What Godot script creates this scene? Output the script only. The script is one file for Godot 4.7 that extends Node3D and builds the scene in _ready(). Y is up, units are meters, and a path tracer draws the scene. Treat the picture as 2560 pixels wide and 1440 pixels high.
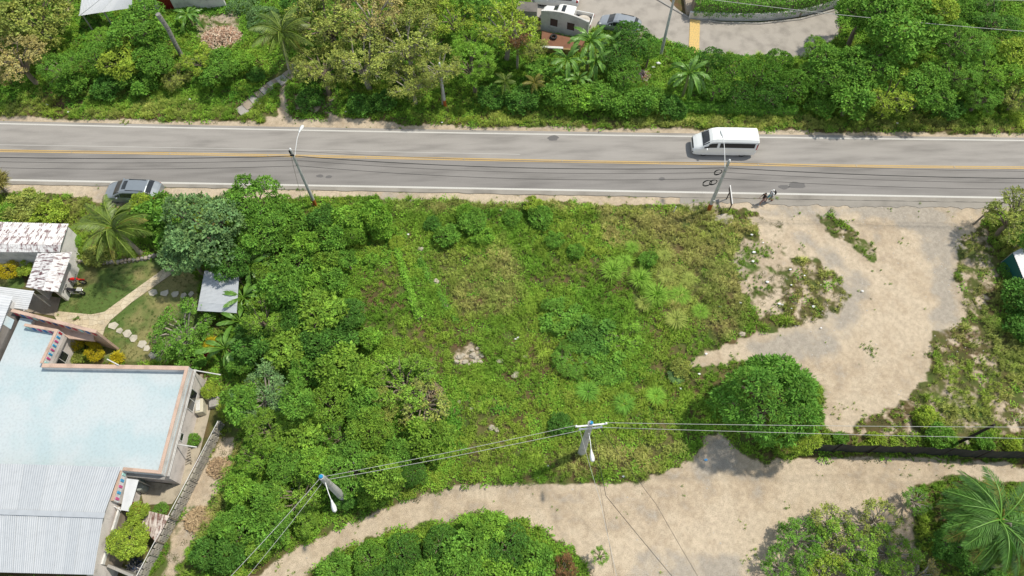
extends Node3D
# A country road, an overgrown plot and a dirt track seen from a drone about 52 m up.
# x runs along the road, -z away from the viewer, y up, metres.

const EYE := 52.5          # height of the camera above the road
const FOCAL := 1733.0      # focal length in pixels of a 2560 wide picture
const PITCH := -61.8
const ROLL := -1.1
var cam: Camera3D
var taken := {}
var R := RandomNumberGenerator.new()
var M := {}                # materials
var T := {}                # crown shapes

func _ready() -> void:
	R.seed = 20
	# --- camera
	cam = Camera3D.new()
	cam.name = "camera"
	add_child(cam)
	cam.position = Vector3(0, EYE, 0)
	cam.rotation_degrees = Vector3(PITCH, 0, ROLL)
	cam.fov = rad_to_deg(2.0 * atan(720.0 / FOCAL))
	cam.near = 0.5
	cam.far = 600.0
	cam.current = true
	# --- sky, sun, exposure
	var env := Environment.new()
	var sky := Sky.new()
	var sm := ProceduralSkyMaterial.new()
	sm.sky_top_color = Color(0.62, 0.67, 0.73)
	sm.sky_horizon_color = Color(0.92, 0.92, 0.91)
	sm.sky_curve = 0.2
	sm.sky_energy_multiplier = 1.05
	sm.ground_bottom_color = Color(0.30, 0.31, 0.26)
	sm.ground_horizon_color = Color(0.55, 0.56, 0.52)
	sm.sun_angle_max = 25.0
	sky.sky_material = sm
	env.background_mode = Environment.BG_SKY
	env.sky = sky
	env.tonemap_mode = Environment.TONE_MAPPER_LINEAR
	env.tonemap_exposure = 1.15
	env.sdfgi_enabled = true
	env.ssao_enabled = true
	env.ssil_enabled = true
	var we := WorldEnvironment.new()
	we.name = "world_environment"
	we.environment = env
	add_child(we)
	var sun := DirectionalLight3D.new()
	sun.name = "sun"
	sun.light_energy = 1.18
	sun.light_color = Color(1.0, 0.965, 0.90)
	sun.light_angular_distance = 2.5
	sun.shadow_enabled = true
	add_child(sun)
	# high, from beyond the road and a little to the right: shadows fall to the lower left
	sun.look_at_from_position(Vector3(32, 60, -14), Vector3.ZERO, Vector3.UP)
	# --- the place
	make_materials()
	make_ground()
	make_road()
	make_side_street()
	make_crowns()
	make_house()
	make_small_buildings()
	make_garden()
	make_vehicles()
	make_poles()
	make_people()
	make_plants()
	make_cover()
	make_litter()

# ------------------------------------------------------------------ measuring
# where the sight line through a spot of the photograph meets the level h
func at(px: float, py: float, h := 0.0) -> Vector3:
	var d := cam.basis * Vector3((px - 1280.0) / FOCAL, -(py - 720.0) / FOCAL, -1.0)
	return cam.position + d * ((h - EYE) / d.y)

# the same on the lie of the land
func on_land(px: float, py: float) -> Vector3:
	var p := at(px, py)
	for k in 4:
		p = at(px, py, lie(p.x, p.z))
	return p

func metres(px: float, p: Vector3) -> float:
	return px * (p - cam.position).dot(-cam.basis.z) / FOCAL

func in_view(p: Vector3, spare := 220.0) -> bool:
	var q := (p - cam.position) * cam.basis
	if q.z > -1.0:
		return false
	return absf(q.x / q.z) * FOCAL < 1280.0 + spare and absf(q.y / q.z) * FOCAL < 720.0 + spare

# ------------------------------------------------------------------ naming
func numbered(called: String) -> String:
	if not taken.has(called):
		taken[called] = 0
		return called
	taken[called] += 1
	return "%s_%03d" % [called, taken[called]]

func tag(o: Node3D, label: String, category: String, group := "", kind := "") -> Node3D:
	if label: o.set_meta("label", label)
	if category: o.set_meta("category", category)
	if group: o.set_meta("group", group)
	if kind: o.set_meta("kind", kind)
	return o

func base(called: String, where: Vector3, turn := 0.0) -> Node3D:
	var o := Node3D.new()
	o.name = numbered(called)
	add_child(o)
	o.position = where
	o.rotation.y = turn
	return o

func put(called: String, mesh: Mesh, m: Material, parent: Node3D = self, t := Transform3D()) -> MeshInstance3D:
	var o := MeshInstance3D.new()
	o.name = numbered(called) if parent == self else called
	o.mesh = mesh
	if m and mesh.surface_get_material(0) == null:
		mesh.surface_set_material(0, m)
	elif m and mesh.surface_get_material(0) != m:
		o.material_override = m
	parent.add_child(o, true)
	o.transform = t
	return o

func ordinal(n: int) -> String:
	return ["first", "second", "third", "fourth", "fifth", "sixth", "seventh", "eighth", "ninth", "tenth", "eleventh", "twelfth", "thirteenth", "fourteenth", "fifteenth", "sixteenth", "seventeenth"][n]

# ------------------------------------------------------------------ shapes
class Shape:
	var v := PackedVector3Array()
	var n := PackedVector3Array()
	var c := PackedColorArray()
	var t := PackedVector2Array()
	var i := PackedInt32Array()
	var tint := Color(1, 1, 1)
	var tinted := false

	func vert(p: Vector3, q: Vector3) -> void:
		v.append(p)
		n.append(q)
		c.append(tint)

	func tri(a: Vector3, b: Vector3, d: Vector3) -> void:
		var q := (b - a).cross(d - a).normalized()
		var k := v.size()
		vert(a, q); vert(b, q); vert(d, q)
		i.append(k); i.append(k + 2); i.append(k + 1)

	func quad(a: Vector3, b: Vector3, d: Vector3, e: Vector3) -> void:  # anticlockwise seen from outside
		var q := (d - a).cross(e - b).normalized()
		var k := v.size()
		vert(a, q); vert(b, q); vert(d, q); vert(e, q)
		i.append(k); i.append(k + 2); i.append(k + 1)
		i.append(k); i.append(k + 3); i.append(k + 2)

	func box(s: Vector3, at := Transform3D(), bevel := 0.0) -> void:
		var h := s * 0.5
		var e := minf(bevel, minf(h.x, minf(h.y, h.z)) * 0.9)
		for ax in 3:
			for sg in [-1.0, 1.0]:
				var u := (ax + 1) % 3
				var w := (ax + 2) % 3
				var q := []
				for cr in [[-1, -1], [1, -1], [1, 1], [-1, 1]]:
					var p := Vector3.ZERO
					p[ax] = sg * h[ax]
					p[u] = cr[0] * (h[u] - e)
					p[w] = cr[1] * (h[w] - e)
					q.append(at * p)
				if sg > 0: quad(q[0], q[1], q[2], q[3])
				else: quad(q[3], q[2], q[1], q[0])
				if e > 0.0:   # the chamfers towards the next axis
					for s2 in [-1.0, 1.0]:
						var p1 := Vector3.ZERO
						var p2 := Vector3.ZERO
						var p3 := Vector3.ZERO
						var p4 := Vector3.ZERO
						p1[ax] = sg * h[ax]; p1[u] = s2 * (h[u] - e); p1[w] = -(h[w] - e)
						p2[ax] = sg * h[ax]; p2[u] = s2 * (h[u] - e); p2[w] = h[w] - e
						p3[ax] = sg * (h[ax] - e); p3[u] = s2 * h[u]; p3[w] = h[w] - e
						p4[ax] = sg * (h[ax] - e); p4[u] = s2 * h[u]; p4[w] = -(h[w] - e)
						if sg * s2 > 0: quad(at * p4, at * p3, at * p2, at * p1)
						else: quad(at * p1, at * p2, at * p3, at * p4)
		if e > 0.0:
			for sx in [-1.0, 1.0]:
				for sy in [-1.0, 1.0]:
					for sz in [-1.0, 1.0]:
						var a := at * Vector3(sx * h.x, sy * (h.y - e), sz * (h.z - e))
						var b := at * Vector3(sx * (h.x - e), sy * h.y, sz * (h.z - e))
						var d := at * Vector3(sx * (h.x - e), sy * (h.y - e), sz * h.z)
						if sx * sy * sz > 0: tri(a, b, d)
						else: tri(a, d, b)

	func tube(p: PackedVector3Array, r: PackedFloat32Array, sides := 8, caps := true) -> void:
		var side := Vector3.UP.cross(p[1] - p[0])
		if side.length() < 1e-3: side = Vector3.RIGHT
		side = side.normalized()
		var first := v.size()
		for k in p.size():
			var d := (p[mini(k + 1, p.size() - 1)] - p[maxi(k - 1, 0)]).normalized()
			side = (side - d * side.dot(d)).normalized()
			var up := d.cross(side)
			for j in sides:
				var a := TAU * j / sides
				var q := side * cos(a) + up * sin(a)
				vert(p[k] + q * r[k], q)
		for k in p.size() - 1:
			for j in sides:
				var a := first + k * sides + j
				var b := first + k * sides + (j + 1) % sides
				i.append(a); i.append(a + sides); i.append(b)
				i.append(b); i.append(a + sides); i.append(b + sides)
		if caps:
			for e in 2:
				var k2 := 0 if e == 0 else p.size() - 1
				var q2 := (p[0] - p[1] if e == 0 else p[k2] - p[k2 - 1]).normalized()
				var k3 := v.size()
				vert(p[k2], q2)
				for j in sides: vert(v[first + k2 * sides + j], q2)
				for j in sides:
					i.append(k3)
					i.append(k3 + 1 + (j if e == 0 else (j + 1) % sides))
					i.append(k3 + 1 + ((j + 1) % sides if e == 0 else j))

	func rod(a: Vector3, b: Vector3, r: float, r2 := -1.0, sides := 8) -> void:
		tube(PackedVector3Array([a, b]), PackedFloat32Array([r, r if r2 < 0 else r2]), sides)

	func lathe(profile: Array, sides := 16, at := Transform3D()) -> void:   # [[r, y], ...] upwards
		var p := PackedVector3Array()
		for k in profile.size() - 1:
			var r0: float = profile[k][0]
			var y0: float = profile[k][1]
			var r1: float = profile[k + 1][0]
			var y1: float = profile[k + 1][1]
			var q := Vector2(y1 - y0, r0 - r1).normalized()
			var first := v.size()
			for j in sides:
				var a := TAU * j / sides
				var nn := (at.basis * Vector3(cos(a) * q.x, q.y, sin(a) * q.x)).normalized()
				vert(at * Vector3(cos(a) * r0, y0, sin(a) * r0), nn)
				vert(at * Vector3(cos(a) * r1, y1, sin(a) * r1), nn)
			for j in sides:
				var a2 := first + j * 2
				var b2 := first + (j + 1) % sides * 2
				i.append(a2); i.append(b2); i.append(a2 + 1)
				i.append(b2); i.append(b2 + 1); i.append(a2 + 1)

	func ring(r: float, w: float, sides := 20, around := 8, at := Transform3D()) -> void:   # a torus about y
		var first := v.size()
		for k in sides:
			var a := TAU * k / sides
			var d := Vector3(cos(a), 0, sin(a))
			for j in around:
				var b := TAU * j / around
				var q := d * cos(b) + Vector3.UP * sin(b)
				vert(at * (d * r + q * w), (at.basis * q).normalized())
		for k in sides:
			for j in around:
				var a2 := first + k * around + j
				var b2 := first + (k + 1) % sides * around + j
				var a3 := first + k * around + (j + 1) % around
				var b3 := first + (k + 1) % sides * around + (j + 1) % around
				i.append(a2); i.append(b2); i.append(a3)
				i.append(b2); i.append(b3); i.append(a3)

	func prism(poly: PackedVector2Array, y0: float, y1: float) -> void:   # outline in x, z
		var p := poly
		if not Geometry2D.is_polygon_clockwise(p): p.reverse()
		var f := Geometry2D.triangulate_polygon(p)
		for e in 2:
			var y := y1 if e == 0 else y0
			var k := v.size()
			for q in p: vert(Vector3(q.x, y, q.y), Vector3.UP if e == 0 else Vector3.DOWN)
			for j in range(0, f.size(), 3):
				var u := (p[f[j + 1]] - p[f[j]]).cross(p[f[j + 2]] - p[f[j]]) > 0
				if u == (e == 0):
					i.append(k + f[j]); i.append(k + f[j + 1]); i.append(k + f[j + 2])
				else:
					i.append(k + f[j]); i.append(k + f[j + 2]); i.append(k + f[j + 1])
		for j in p.size():
			var a := p[j]
			var b := p[(j + 1) % p.size()]
			quad(Vector3(b.x, y0, b.y), Vector3(b.x, y1, b.y), Vector3(a.x, y1, a.y), Vector3(a.x, y0, a.y))

	func leaf(b: Vector3, dir: Vector3, up: Vector3, l: float, w: float) -> void:
		var s := dir.cross(up).normalized()
		var q := s.cross(dir).normalized()
		var k := v.size()
		vert(b, q); vert(b + dir * l * 0.45 + s * w * 0.5, q); vert(b + dir * l - q * l * 0.12, q); vert(b + dir * l * 0.45 - s * w * 0.5, q)
		i.append(k); i.append(k + 2); i.append(k + 1)
		i.append(k); i.append(k + 3); i.append(k + 2)

	func done(colours := false) -> ArrayMesh:
		var a := []
		a.resize(Mesh.ARRAY_MAX)
		a[Mesh.ARRAY_VERTEX] = v
		a[Mesh.ARRAY_NORMAL] = n
		a[Mesh.ARRAY_INDEX] = i
		if colours: a[Mesh.ARRAY_COLOR] = c
		if t.size() == v.size(): a[Mesh.ARRAY_TEX_UV] = t
		var m := ArrayMesh.new()
		m.add_surface_from_arrays(Mesh.PRIMITIVE_TRIANGLES, a)
		return m

func box_mesh(s: Vector3, bevel := 0.0) -> ArrayMesh:
	var b := Shape.new()
	b.box(s, Transform3D(), bevel)
	return b.done()

func rot(x: float, y: float, z: float, o := Vector3.ZERO) -> Transform3D:
	return Transform3D(Basis.from_euler(Vector3(x, y, z)), o)

# a frame whose x axis runs from a to b, standing upright
func along(a: Vector3, b: Vector3) -> Transform3D:
	var x := (b - a).normalized()
	var z := x.cross(Vector3.UP).normalized()
	var y := z.cross(x)
	return Transform3D(Basis(x, y, z), (a + b) * 0.5)

func flat(p: Vector3) -> Vector2:
	return Vector2(p.x, p.z)

func outline(px: Array, h := 0.0) -> PackedVector2Array:
	var o := PackedVector2Array()
	for q in px:
		o.append(flat(at(q[0], q[1], h)))
	return o

# ------------------------------------------------------------------ materials
func noise_tex(s: int, freq: float, stops: Array, size := 512, kind := FastNoiseLite.TYPE_SIMPLEX_SMOOTH, oct := 4) -> NoiseTexture2D:
	var f := FastNoiseLite.new()
	f.seed = s
	f.noise_type = kind
	f.frequency = freq
	f.fractal_octaves = oct
	var g := Gradient.new()
	var off := PackedFloat32Array()
	var col := PackedColorArray()
	for st in stops:
		off.append(st[0])
		col.append(st[1] if st[1] is Color else Color(st[1], st[1], st[1]))
	g.offsets = off
	g.colors = col
	var t := NoiseTexture2D.new()
	t.width = size
	t.height = size
	t.seamless = true
	t.noise = f
	t.color_ramp = g
	return t

var FINE: NoiseTexture2D
var BLOTCH: NoiseTexture2D

func mat(called: String, lin: Color, rough := 0.85, o := {}) -> StandardMaterial3D:
	var m := StandardMaterial3D.new()
	m.resource_name = called
	m.albedo_color = lin.linear_to_srgb()
	m.roughness = rough
	m.cull_mode = BaseMaterial3D.CULL_DISABLED
	m.metallic = o.get("metal", 0.0)
	m.metallic_specular = o.get("spec", 0.4)
	if o.has("tex"):
		m.albedo_texture = o.tex
		m.uv1_triplanar = true
		m.uv1_world_triplanar = o.get("world", true)
		m.uv1_scale = o.scale if o.get("scale") is Vector3 else Vector3.ONE * o.get("scale", 0.5)
	if o.has("tex2"):
		m.detail_enabled = true
		m.detail_blend_mode = BaseMaterial3D.BLEND_MODE_MUL
		m.detail_albedo = o.tex2
		m.detail_uv_layer = BaseMaterial3D.DETAIL_UV_2
		m.uv2_triplanar = true
		m.uv2_world_triplanar = true
		m.uv2_scale = Vector3.ONE * o.get("scale2", 0.1)
	if o.get("vc", false):
		m.vertex_color_use_as_albedo = true
	if o.has("back"):
		m.backlight_enabled = true
		m.backlight = o.back
	if o.has("coat"):
		m.clearcoat_enabled = true
		m.clearcoat = o.coat
		m.clearcoat_roughness = 0.08
	M[called] = m
	return m

func worn(called: String, lin: Color, rough := 0.85, scale := 0.6) -> StandardMaterial3D:
	return mat(called, lin, rough, {"tex": FINE, "scale": scale, "tex2": BLOTCH, "scale2": scale * 0.23})

func make_materials() -> void:
	FINE = noise_tex(3, 0.05, [[0.0, 0.72], [0.5, 0.95], [1.0, 1.0]], 512)
	BLOTCH = noise_tex(4, 0.012, [[0.0, 0.80], [0.45, 0.95], [1.0, 1.0]], 512)
	var leafy := {"vc": true, "back": Color(0.42, 0.52, 0.08), "spec": 0.2}
	mat("leaf_mid", Color(0.217, 0.465, 0.067), 0.65, leafy)
	mat("leaf_bright", Color(0.313, 0.608, 0.076), 0.65, leafy)
	mat("leaf_mango", Color(0.198, 0.453, 0.069), 0.65, leafy)
	mat("leaf_deep", Color(0.140, 0.335, 0.058), 0.65, leafy)
	mat("leaf_olive", Color(0.441, 0.527, 0.125), 0.65, leafy)
	mat("leaf_straw", Color(0.613, 0.546, 0.208), 0.65, leafy)
	mat("leaf_blue", Color(0.249, 0.446, 0.167), 0.65, leafy)
	mat("leaf_lime", Color(0.460, 0.645, 0.083), 0.65, leafy)
	mat("leaf_fresh", Color(0.300, 0.533, 0.072), 0.65, leafy)
	mat("leaf_yellow", Color(0.760, 0.640, 0.035), 0.55, leafy)
	mat("leaf_rust", Color(0.330, 0.190, 0.090), 0.6, leafy)
	mat("leaf_red", Color(0.480, 0.035, 0.080), 0.5, leafy)
	mat("cover", Color(1, 1, 1), 0.75, leafy)
	mat("bark", Color(0.24, 0.20, 0.15), 0.9, {"tex": FINE, "scale": 1.6})
	mat("bark_pale", Color(0.42, 0.38, 0.32), 0.9, {"tex": FINE, "scale": 1.6})
	mat("twig", Color(0.36, 0.30, 0.23), 0.9)
	worn("concrete", Color(0.44, 0.42, 0.39))
	worn("concrete_warm", Color(0.40, 0.34, 0.27))
	worn("white_wall", Color(0.82, 0.81, 0.80))
	worn("white_paint", Color(0.80, 0.80, 0.79), 0.6)
	worn("pink_wall", Color(0.80, 0.745, 0.72))
	worn("terracotta", Color(0.64, 0.47, 0.38), 0.8)
	worn("ochre", Color(0.34, 0.25, 0.10), 0.8)
	mat("roof_blue", Color(0.490, 0.548, 0.575), 0.6, {"tex": noise_tex(9, 0.006, [[0.2, Color(0.93, 0.975, 0.985)], [0.55, Color(0.985, 0.995, 1.0)], [0.8, 1.0]], 512), "scale": 0.07, "tex2": noise_tex(11, 0.05, [[0.0, 0.93], [0.5, 0.985], [1.0, 1.0]], 256), "scale2": 0.3})
	mat("dark", Color(0.015, 0.015, 0.018), 0.4)
	mat("rubber", Color(0.025, 0.025, 0.025), 0.8)
	mat("glass_dark", Color(0.02, 0.024, 0.028), 0.08, {"spec": 0.6})
	mat("steel", Color(0.50, 0.51, 0.52), 0.4, {"metal": 0.7})
	mat("lamp_white", Color(0.75, 0.77, 0.78), 0.35)
	mat("cable_black", Color(0.03, 0.03, 0.03), 0.6)
	mat("cable_grey", Color(0.42, 0.43, 0.42), 0.5)
	for q in [["tile_red", Color(0.42, 0.04, 0.06)], ["tile_blue", Color(0.02, 0.13, 0.36)], ["tile_pink", Color(0.50, 0.08, 0.22)], ["tile_sky", Color(0.04, 0.30, 0.55)], ["tile_cyan", Color(0.36, 0.62, 0.60)], ["tile_navy", Color(0.03, 0.06, 0.20)]]:
		mat(q[0], q[1], 0.45)

# ------------------------------------------------------------------ the land
const GX := -64.0
const GZ := -72.0
const GW := 128.0
const GD := 72.0
const IW := 1536
const IH := 864
var bare: PackedByteArray      # where no plants grow
var grey: PackedByteArray      # gravel rather than sand
var lawn: PackedByteArray
var lush: PackedByteArray      # rank weeds
var dry: PackedByteArray       # straw coloured grass
var thick: PackedByteArray     # thicket floor
var hard: PackedByteArray      # paved or built over
var verge_a: Vector2
var verge_b: Vector2
var wild := FastNoiseLite.new()
var patch := FastNoiseLite.new()

# the lines of the road in the photograph, as heights over its width
func through(q: Array, x: float) -> float:
	var xs := [0.0, 860.0, 1710.0, 2560.0]
	var y := 0.0
	for a in 4:
		var l := 1.0
		for b in 4:
			if a != b: l *= (x - xs[b]) / (xs[a] - xs[b])
		y += l * q[a]
	return y

const NORTH_EDGE := [303.0, 320.5, 334.0, 345.0]
const NORTH_LINE := [309.5, 328.0, 341.3, 352.0]
const MIDDLE := [377.5, 392.8, 409.0, 420.0]
const SOUTH_LINE := [450.5, 466.0, 481.3, 496.0]
const SOUTH_EDGE := [460.0, 477.0, 493.5, 507.0]

func road_px(q: Array, x: float) -> float:   # beyond the frame it runs on straight
	if x < 0.0: return q[0] + x * (q[1] - q[0]) / 860.0
	if x > 2560.0: return q[3] + (x - 2560.0) * (q[3] - q[2]) / 850.0
	return through(q, x)

func lie(x: float, z: float) -> float:
	var h := 0.0
	var s := verge_a.y + (x - verge_a.x) * (verge_b.y - verge_a.y) / (verge_b.x - verge_a.x) - z        # metres north of the road's edge
	if s > 1.5:
		h += 1.2 * smoothstep(1.5, 9.0, s) * smoothstep(-9.0, -17.0, x)
	var g := 1.0 - sample(bare, x, z) - sample(lawn, x, z) - sample(hard, x, z) * 2.0
	if g > 0.0:
		h += g * (0.16 + 0.2 * wild.get_noise_2d(x * 3.0, z * 3.0) + 0.2 * wild.get_noise_2d(x * 16.0, z * 16.0))
	return h

func sample(m: PackedByteArray, x: float, z: float) -> float:
	var u := clampi(int((x - GX) / GW * IW), 0, IW - 1)
	var w := clampi(int((z - GZ) / GD * IH), 0, IH - 1)
	return m[w * IW + u] / 255.0

func fill(im: Image, px: Array, value := 1.0) -> void:
	var p := PackedVector2Array()
	for q in px:
		var g := at(q[0], q[1])
		p.append(Vector2((g.x - GX) / GW * IW, (g.z - GZ) / GD * IH))
	var lo := IH
	var hi := 0
	for q in p:
		lo = mini(lo, int(q.y))
		hi = maxi(hi, int(q.y) + 1)
	for y in range(maxi(lo, 0), mini(hi, IH)):
		var cut := []
		for k in p.size():
			var a := p[k]
			var b := p[(k + 1) % p.size()]
			if (a.y <= y + 0.5) != (b.y <= y + 0.5):
				cut.append(a.x + (y + 0.5 - a.y) / (b.y - a.y) * (b.x - a.x))
		cut.sort()
		for k in range(0, cut.size() - 1, 2):
			var x0 := clampi(int(cut[k]), 0, IW)
			var x1 := clampi(int(cut[k + 1]), 0, IW)
			if x1 > x0: im.fill_rect(Rect2i(x0, y, x1 - x0, 1), Color(value, value, value))

func mask(list: Array, soft := 8) -> PackedByteArray:
	var im := Image.create(IW, IH, false, Image.FORMAT_L8)
	for l in list:
		fill(im, l[1], l[0])
	if soft > 1:
		im.resize(IW / soft, IH / soft, Image.INTERPOLATE_BILINEAR)
		im.resize(IW, IH, Image.INTERPOLATE_CUBIC)
	return im.get_data()

func strip(q: Array, up: float, down: float, x0: float, x1: float, wob := 0.0) -> Array:
	var a := []
	var b := []
	var k := 0
	while x0 + k * 60.0 <= x1:
		var x := x0 + k * 60.0
		a.append([x, road_px(q, x) + up])
		b.append([x, road_px(q, x) + down + sin(k * 1.7) * wob + sin(k * 0.61) * wob])
		k += 1
	b.reverse()
	return a + b

func make_ground() -> void:
	verge_a = flat(at(0, NORTH_EDGE[0]))
	verge_b = flat(at(2560, NORTH_EDGE[3]))
	wild.seed = 5
	wild.frequency = 0.03
	wild.fractal_octaves = 3
	patch.seed = 8
	patch.frequency = 0.09
	patch.fractal_octaves = 4
	var track := [[600, 1470], [640, 1440], [700, 1396], [830, 1330], [960, 1272], [1100, 1226], [1250, 1206], [1400, 1204], [1500, 1216], [1600, 1204], [1690, 1172], [1740, 1140], [1772, 1085], [1800, 1078], [1850, 1125], [1900, 1160], [2000, 1148], [2200, 1146], [2400, 1150], [2620, 1172], [2620, 1215], [2400, 1195], [2300, 1205], [2180, 1216], [2050, 1242], [1950, 1292], [1890, 1350], [1850, 1480], [1490, 1480], [1470, 1410], [1400, 1352], [1320, 1302], [1200, 1276], [1120, 1300], [1000, 1322], [880, 1362], [780, 1424], [720, 1480]]
	var clearing := [[1850, 518], [2470, 524], [2440, 570], [2400, 610], [2385, 700], [2420, 760], [2405, 830], [2320, 870], [2330, 950], [2230, 1030], [2120, 1080], [2066, 1075], [2054, 960], [1960, 902], [1830, 904], [1690, 930], [1760, 884], [1900, 834], [2030, 806], [2130, 756], [2090, 680], [2000, 636], [1990, 596], [1930, 552]]
	var south := strip(SOUTH_EDGE, -4, 21, -120, 2700, 2.0)
	var north := strip(NORTH_EDGE, -9, 4, -120, 2700, 2.0)
	bare = mask([
		[1.0, track], [1.0, clearing], [1.0, south], [1.0, north], [1.0, [[-60, 450], [0, 462], [420, 468], [560, 476], [560, 500], [420, 506], [300, 516], [230, 500], [120, 482], [-60, 476]]],
		[1.0, [[840, 292], [960, 306], [1080, 322], [1280, 328], [1280, 336], [800, 322], [690, 312], [640, 300], [700, 290], [760, 302]]],
		[0.9, [[704, 215], [722, 215], [720, 262], [728, 296], [700, 300], [702, 262]]],
		[0.8, [[1860, 540], [1990, 560], [2030, 640], [1960, 660], [1880, 620], [1900, 580]]], [0.55, [[1850, 590], [1960, 620], [1985, 720], [1960, 790], [1900, 800], [1850, 720], [1830, 650]]],
		[0.40, [[1975, 664], [2045, 650], [2100, 690], [2132, 742], [2084, 792], [1990, 804], [1970, 742]]],
		[0.42, [[2030, 530], [2100, 545], [2150, 585], [2190, 620], [2200, 650], [2170, 655], [2120, 610], [2060, 580]]],
		[0.36, [[2330, 830], [2460, 800], [2500, 900], [2520, 1040], [2420, 1090], [2240, 1090], [2100, 1100], [2160, 1040], [2260, 1000], [2320, 940]]],
		[0.45, [[2390, 600], [2470, 560], [2500, 700], [2450, 800], [2400, 760]]], [0.42, [[2480, 1000], [2620, 960], [2620, 1100], [2500, 1090]]],
		[0.7, [[1730, 905], [1830, 895], [1820, 920], [1740, 925]]], [0.5, [[1130, 870], [1190, 862], [1220, 900], [1180, 920], [1140, 910]]],
		[0.75, [[480, 1210], [560, 1090], [600, 1100], [520, 1300], [440, 1440], [400, 1440]]],
		[0.5, [[500, 60], [620, 60], [620, 130], [560, 150], [500, 120]]], [0.45, [[740, 235], [840, 235], [840, 290], [740, 290]]], [0.35, [[170, 0], [200, 0], [205, 70], [180, 90], [165, 60]]], [0.35, [[1700, 515], [1860, 525], [1870, 560], [1800, 560]]],
		[0.9, [[1880, 1230], [2280, 1210], [2300, 1480], [1850, 1480]]]], 6)
	grey = mask([[1.0, [[1980, 560], [2120, 640], [2180, 720], [2130, 860], [2000, 900], [1800, 900], [1960, 830], [2120, 750], [2060, 660]]], [1.0, [[2230, 540], [2420, 560], [2380, 700], [2410, 820], [2330, 860], [2330, 700], [2290, 600]]],
		[1.0, [[1560, 1370], [1700, 1360], [1860, 1350], [1850, 1480], [1560, 1480]]], [0.9, [[1780, 1090], [1830, 1110], [1850, 1160], [1750, 1180], [1760, 1130]]], [0.8, [[1850, 518], [2480, 520], [2480, 545], [1850, 540]]]] + [[0.35, south], [0.3, [[860, 476], [2560, 508], [2560, 520], [860, 500]]]], 16)
	lawn = mask([[1.0, [[138, 785], [162, 650], [250, 660], [330, 652], [420, 640], [470, 680], [500, 700], [495, 770], [520, 820], [470, 905], [262, 910], [246, 842], [200, 800]]], [0.85, [[0, 690], [70, 690], [60, 720], [0, 720]]]], 6)
	lush = mask([[1.0, [[1310, 740], [1400, 710], [1500, 720], [1580, 780], [1640, 860], [1640, 960], [1560, 960], [1440, 930], [1340, 860]]], [0.8, [[1000, 600], [1030, 600], [1150, 800], [1100, 820], [1040, 780]]], [0.7, [[1130, 940], [1700, 940], [1740, 1060], [1400, 1060], [1140, 1010]]],
		[0.9, [[300, 200], [600, 230], [420, 290], [300, 290]]], [0.9, [[1700, 268], [2560, 268], [2560, 320], [1700, 320]]], [0.8, [[1020, 500], [1560, 510], [1560, 640], [1060, 640]]]], 12)
	dry = mask([[0.9, [[1480, 515], [1780, 520], [1900, 560], [1850, 640], [1860, 800], [1840, 870], [1760, 850], [1680, 780], [1600, 640], [1500, 600]]], [0.8, [[970, 500], [1620, 508], [1620, 540], [970, 530]]], [0.75, [[1080, 640], [1230, 610], [1330, 690], [1280, 810], [1140, 800]]], [0.7, [[0, 478], [220, 500], [230, 545], [0, 545]]],
		[0.7, [[2380, 560], [2700, 560], [2700, 1100], [2300, 1100], [2400, 700]]], [0.5, [[0, 230], [300, 230], [560, 260], [560, 300], [0, 300]]], [0.7, [[1400, 1100], [1720, 1120], [1600, 1210], [1400, 1200]]], [0.9, [[560, 1100], [640, 1100], [520, 1330], [470, 1330], [500, 1220]]],
		[0.6, [[1200, 290], [2560, 300], [2560, 345], [1200, 330]]], [0.8, [[1960, 640], [2140, 640], [2140, 810], [1960, 810]]], [0.9, [[160, 0], [205, 0], [205, 70], [170, 100]]]], 16)
	thick = mask([[1.0, [[560, 520], [960, 505], [1000, 620], [900, 720], [880, 850], [1000, 900], [1180, 960], [1150, 1180], [1000, 1250], [800, 1320], [600, 1430], [480, 1440], [480, 1300], [620, 1080], [560, 960], [540, 900], [600, 760]]], [1.0, [[0, 0], [2060, 0], [2600, 0], [2600, 280], [1200, 290], [0, 260]]], [1.0, [[780, 1440], [900, 1370], [1100, 1310], [1240, 1270], [1400, 1360], [1480, 1440]]]], 16)
	hard = mask([[0.8, [[590, 288], [606, 262], [660, 220], [716, 180], [745, 160], [752, 176], [720, 206], [650, 256], [615, 290]]], [1.0, strip(NORTH_EDGE, 0, 0, -120, 2700).slice(0, 48) + strip(SOUTH_EDGE, 0, 0, -120, 2700).slice(48)], [1.0, [[-60, 630], [90, 630], [150, 730], [140, 785], [240, 820], [250, 850], [110, 905], [480, 915], [520, 940], [560, 1060], [350, 1450], [-60, 1450]]], [1.0, [[1470, -20], [2100, -20], [2100, 90], [2010, 145], [1760, 135], [1560, 70], [1330, 90], [1330, -20]]]], 4)
	# the colour of the soil, painted over the whole sheet
	var n1 := FastNoiseLite.new()
	n1.seed = 31
	n1.frequency = 0.011
	n1.fractal_octaves = 5
	var n2 := FastNoiseLite.new()
	n2.seed = 47
	n2.frequency = 0.05
	n2.fractal_octaves = 4
	var n3 := FastNoiseLite.new()
	n3.seed = 53
	n3.noise_type = FastNoiseLite.TYPE_VALUE
	n3.frequency = 0.45
	n3.fractal_octaves = 2
	var a1 := n1.get_image(IW, IH).get_data()
	var a2 := n2.get_image(IW, IH).get_data()
	var a3 := n3.get_image(IW, IH).get_data()
	var curve := PackedByteArray()
	curve.resize(1024)
	for k in 1024:
		curve[k] = int(Color(k / 1023.0, 0, 0).linear_to_srgb().r * 255.0 + 0.5)
	var out := PackedByteArray()
	out.resize(IW * IH * 3)
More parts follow.
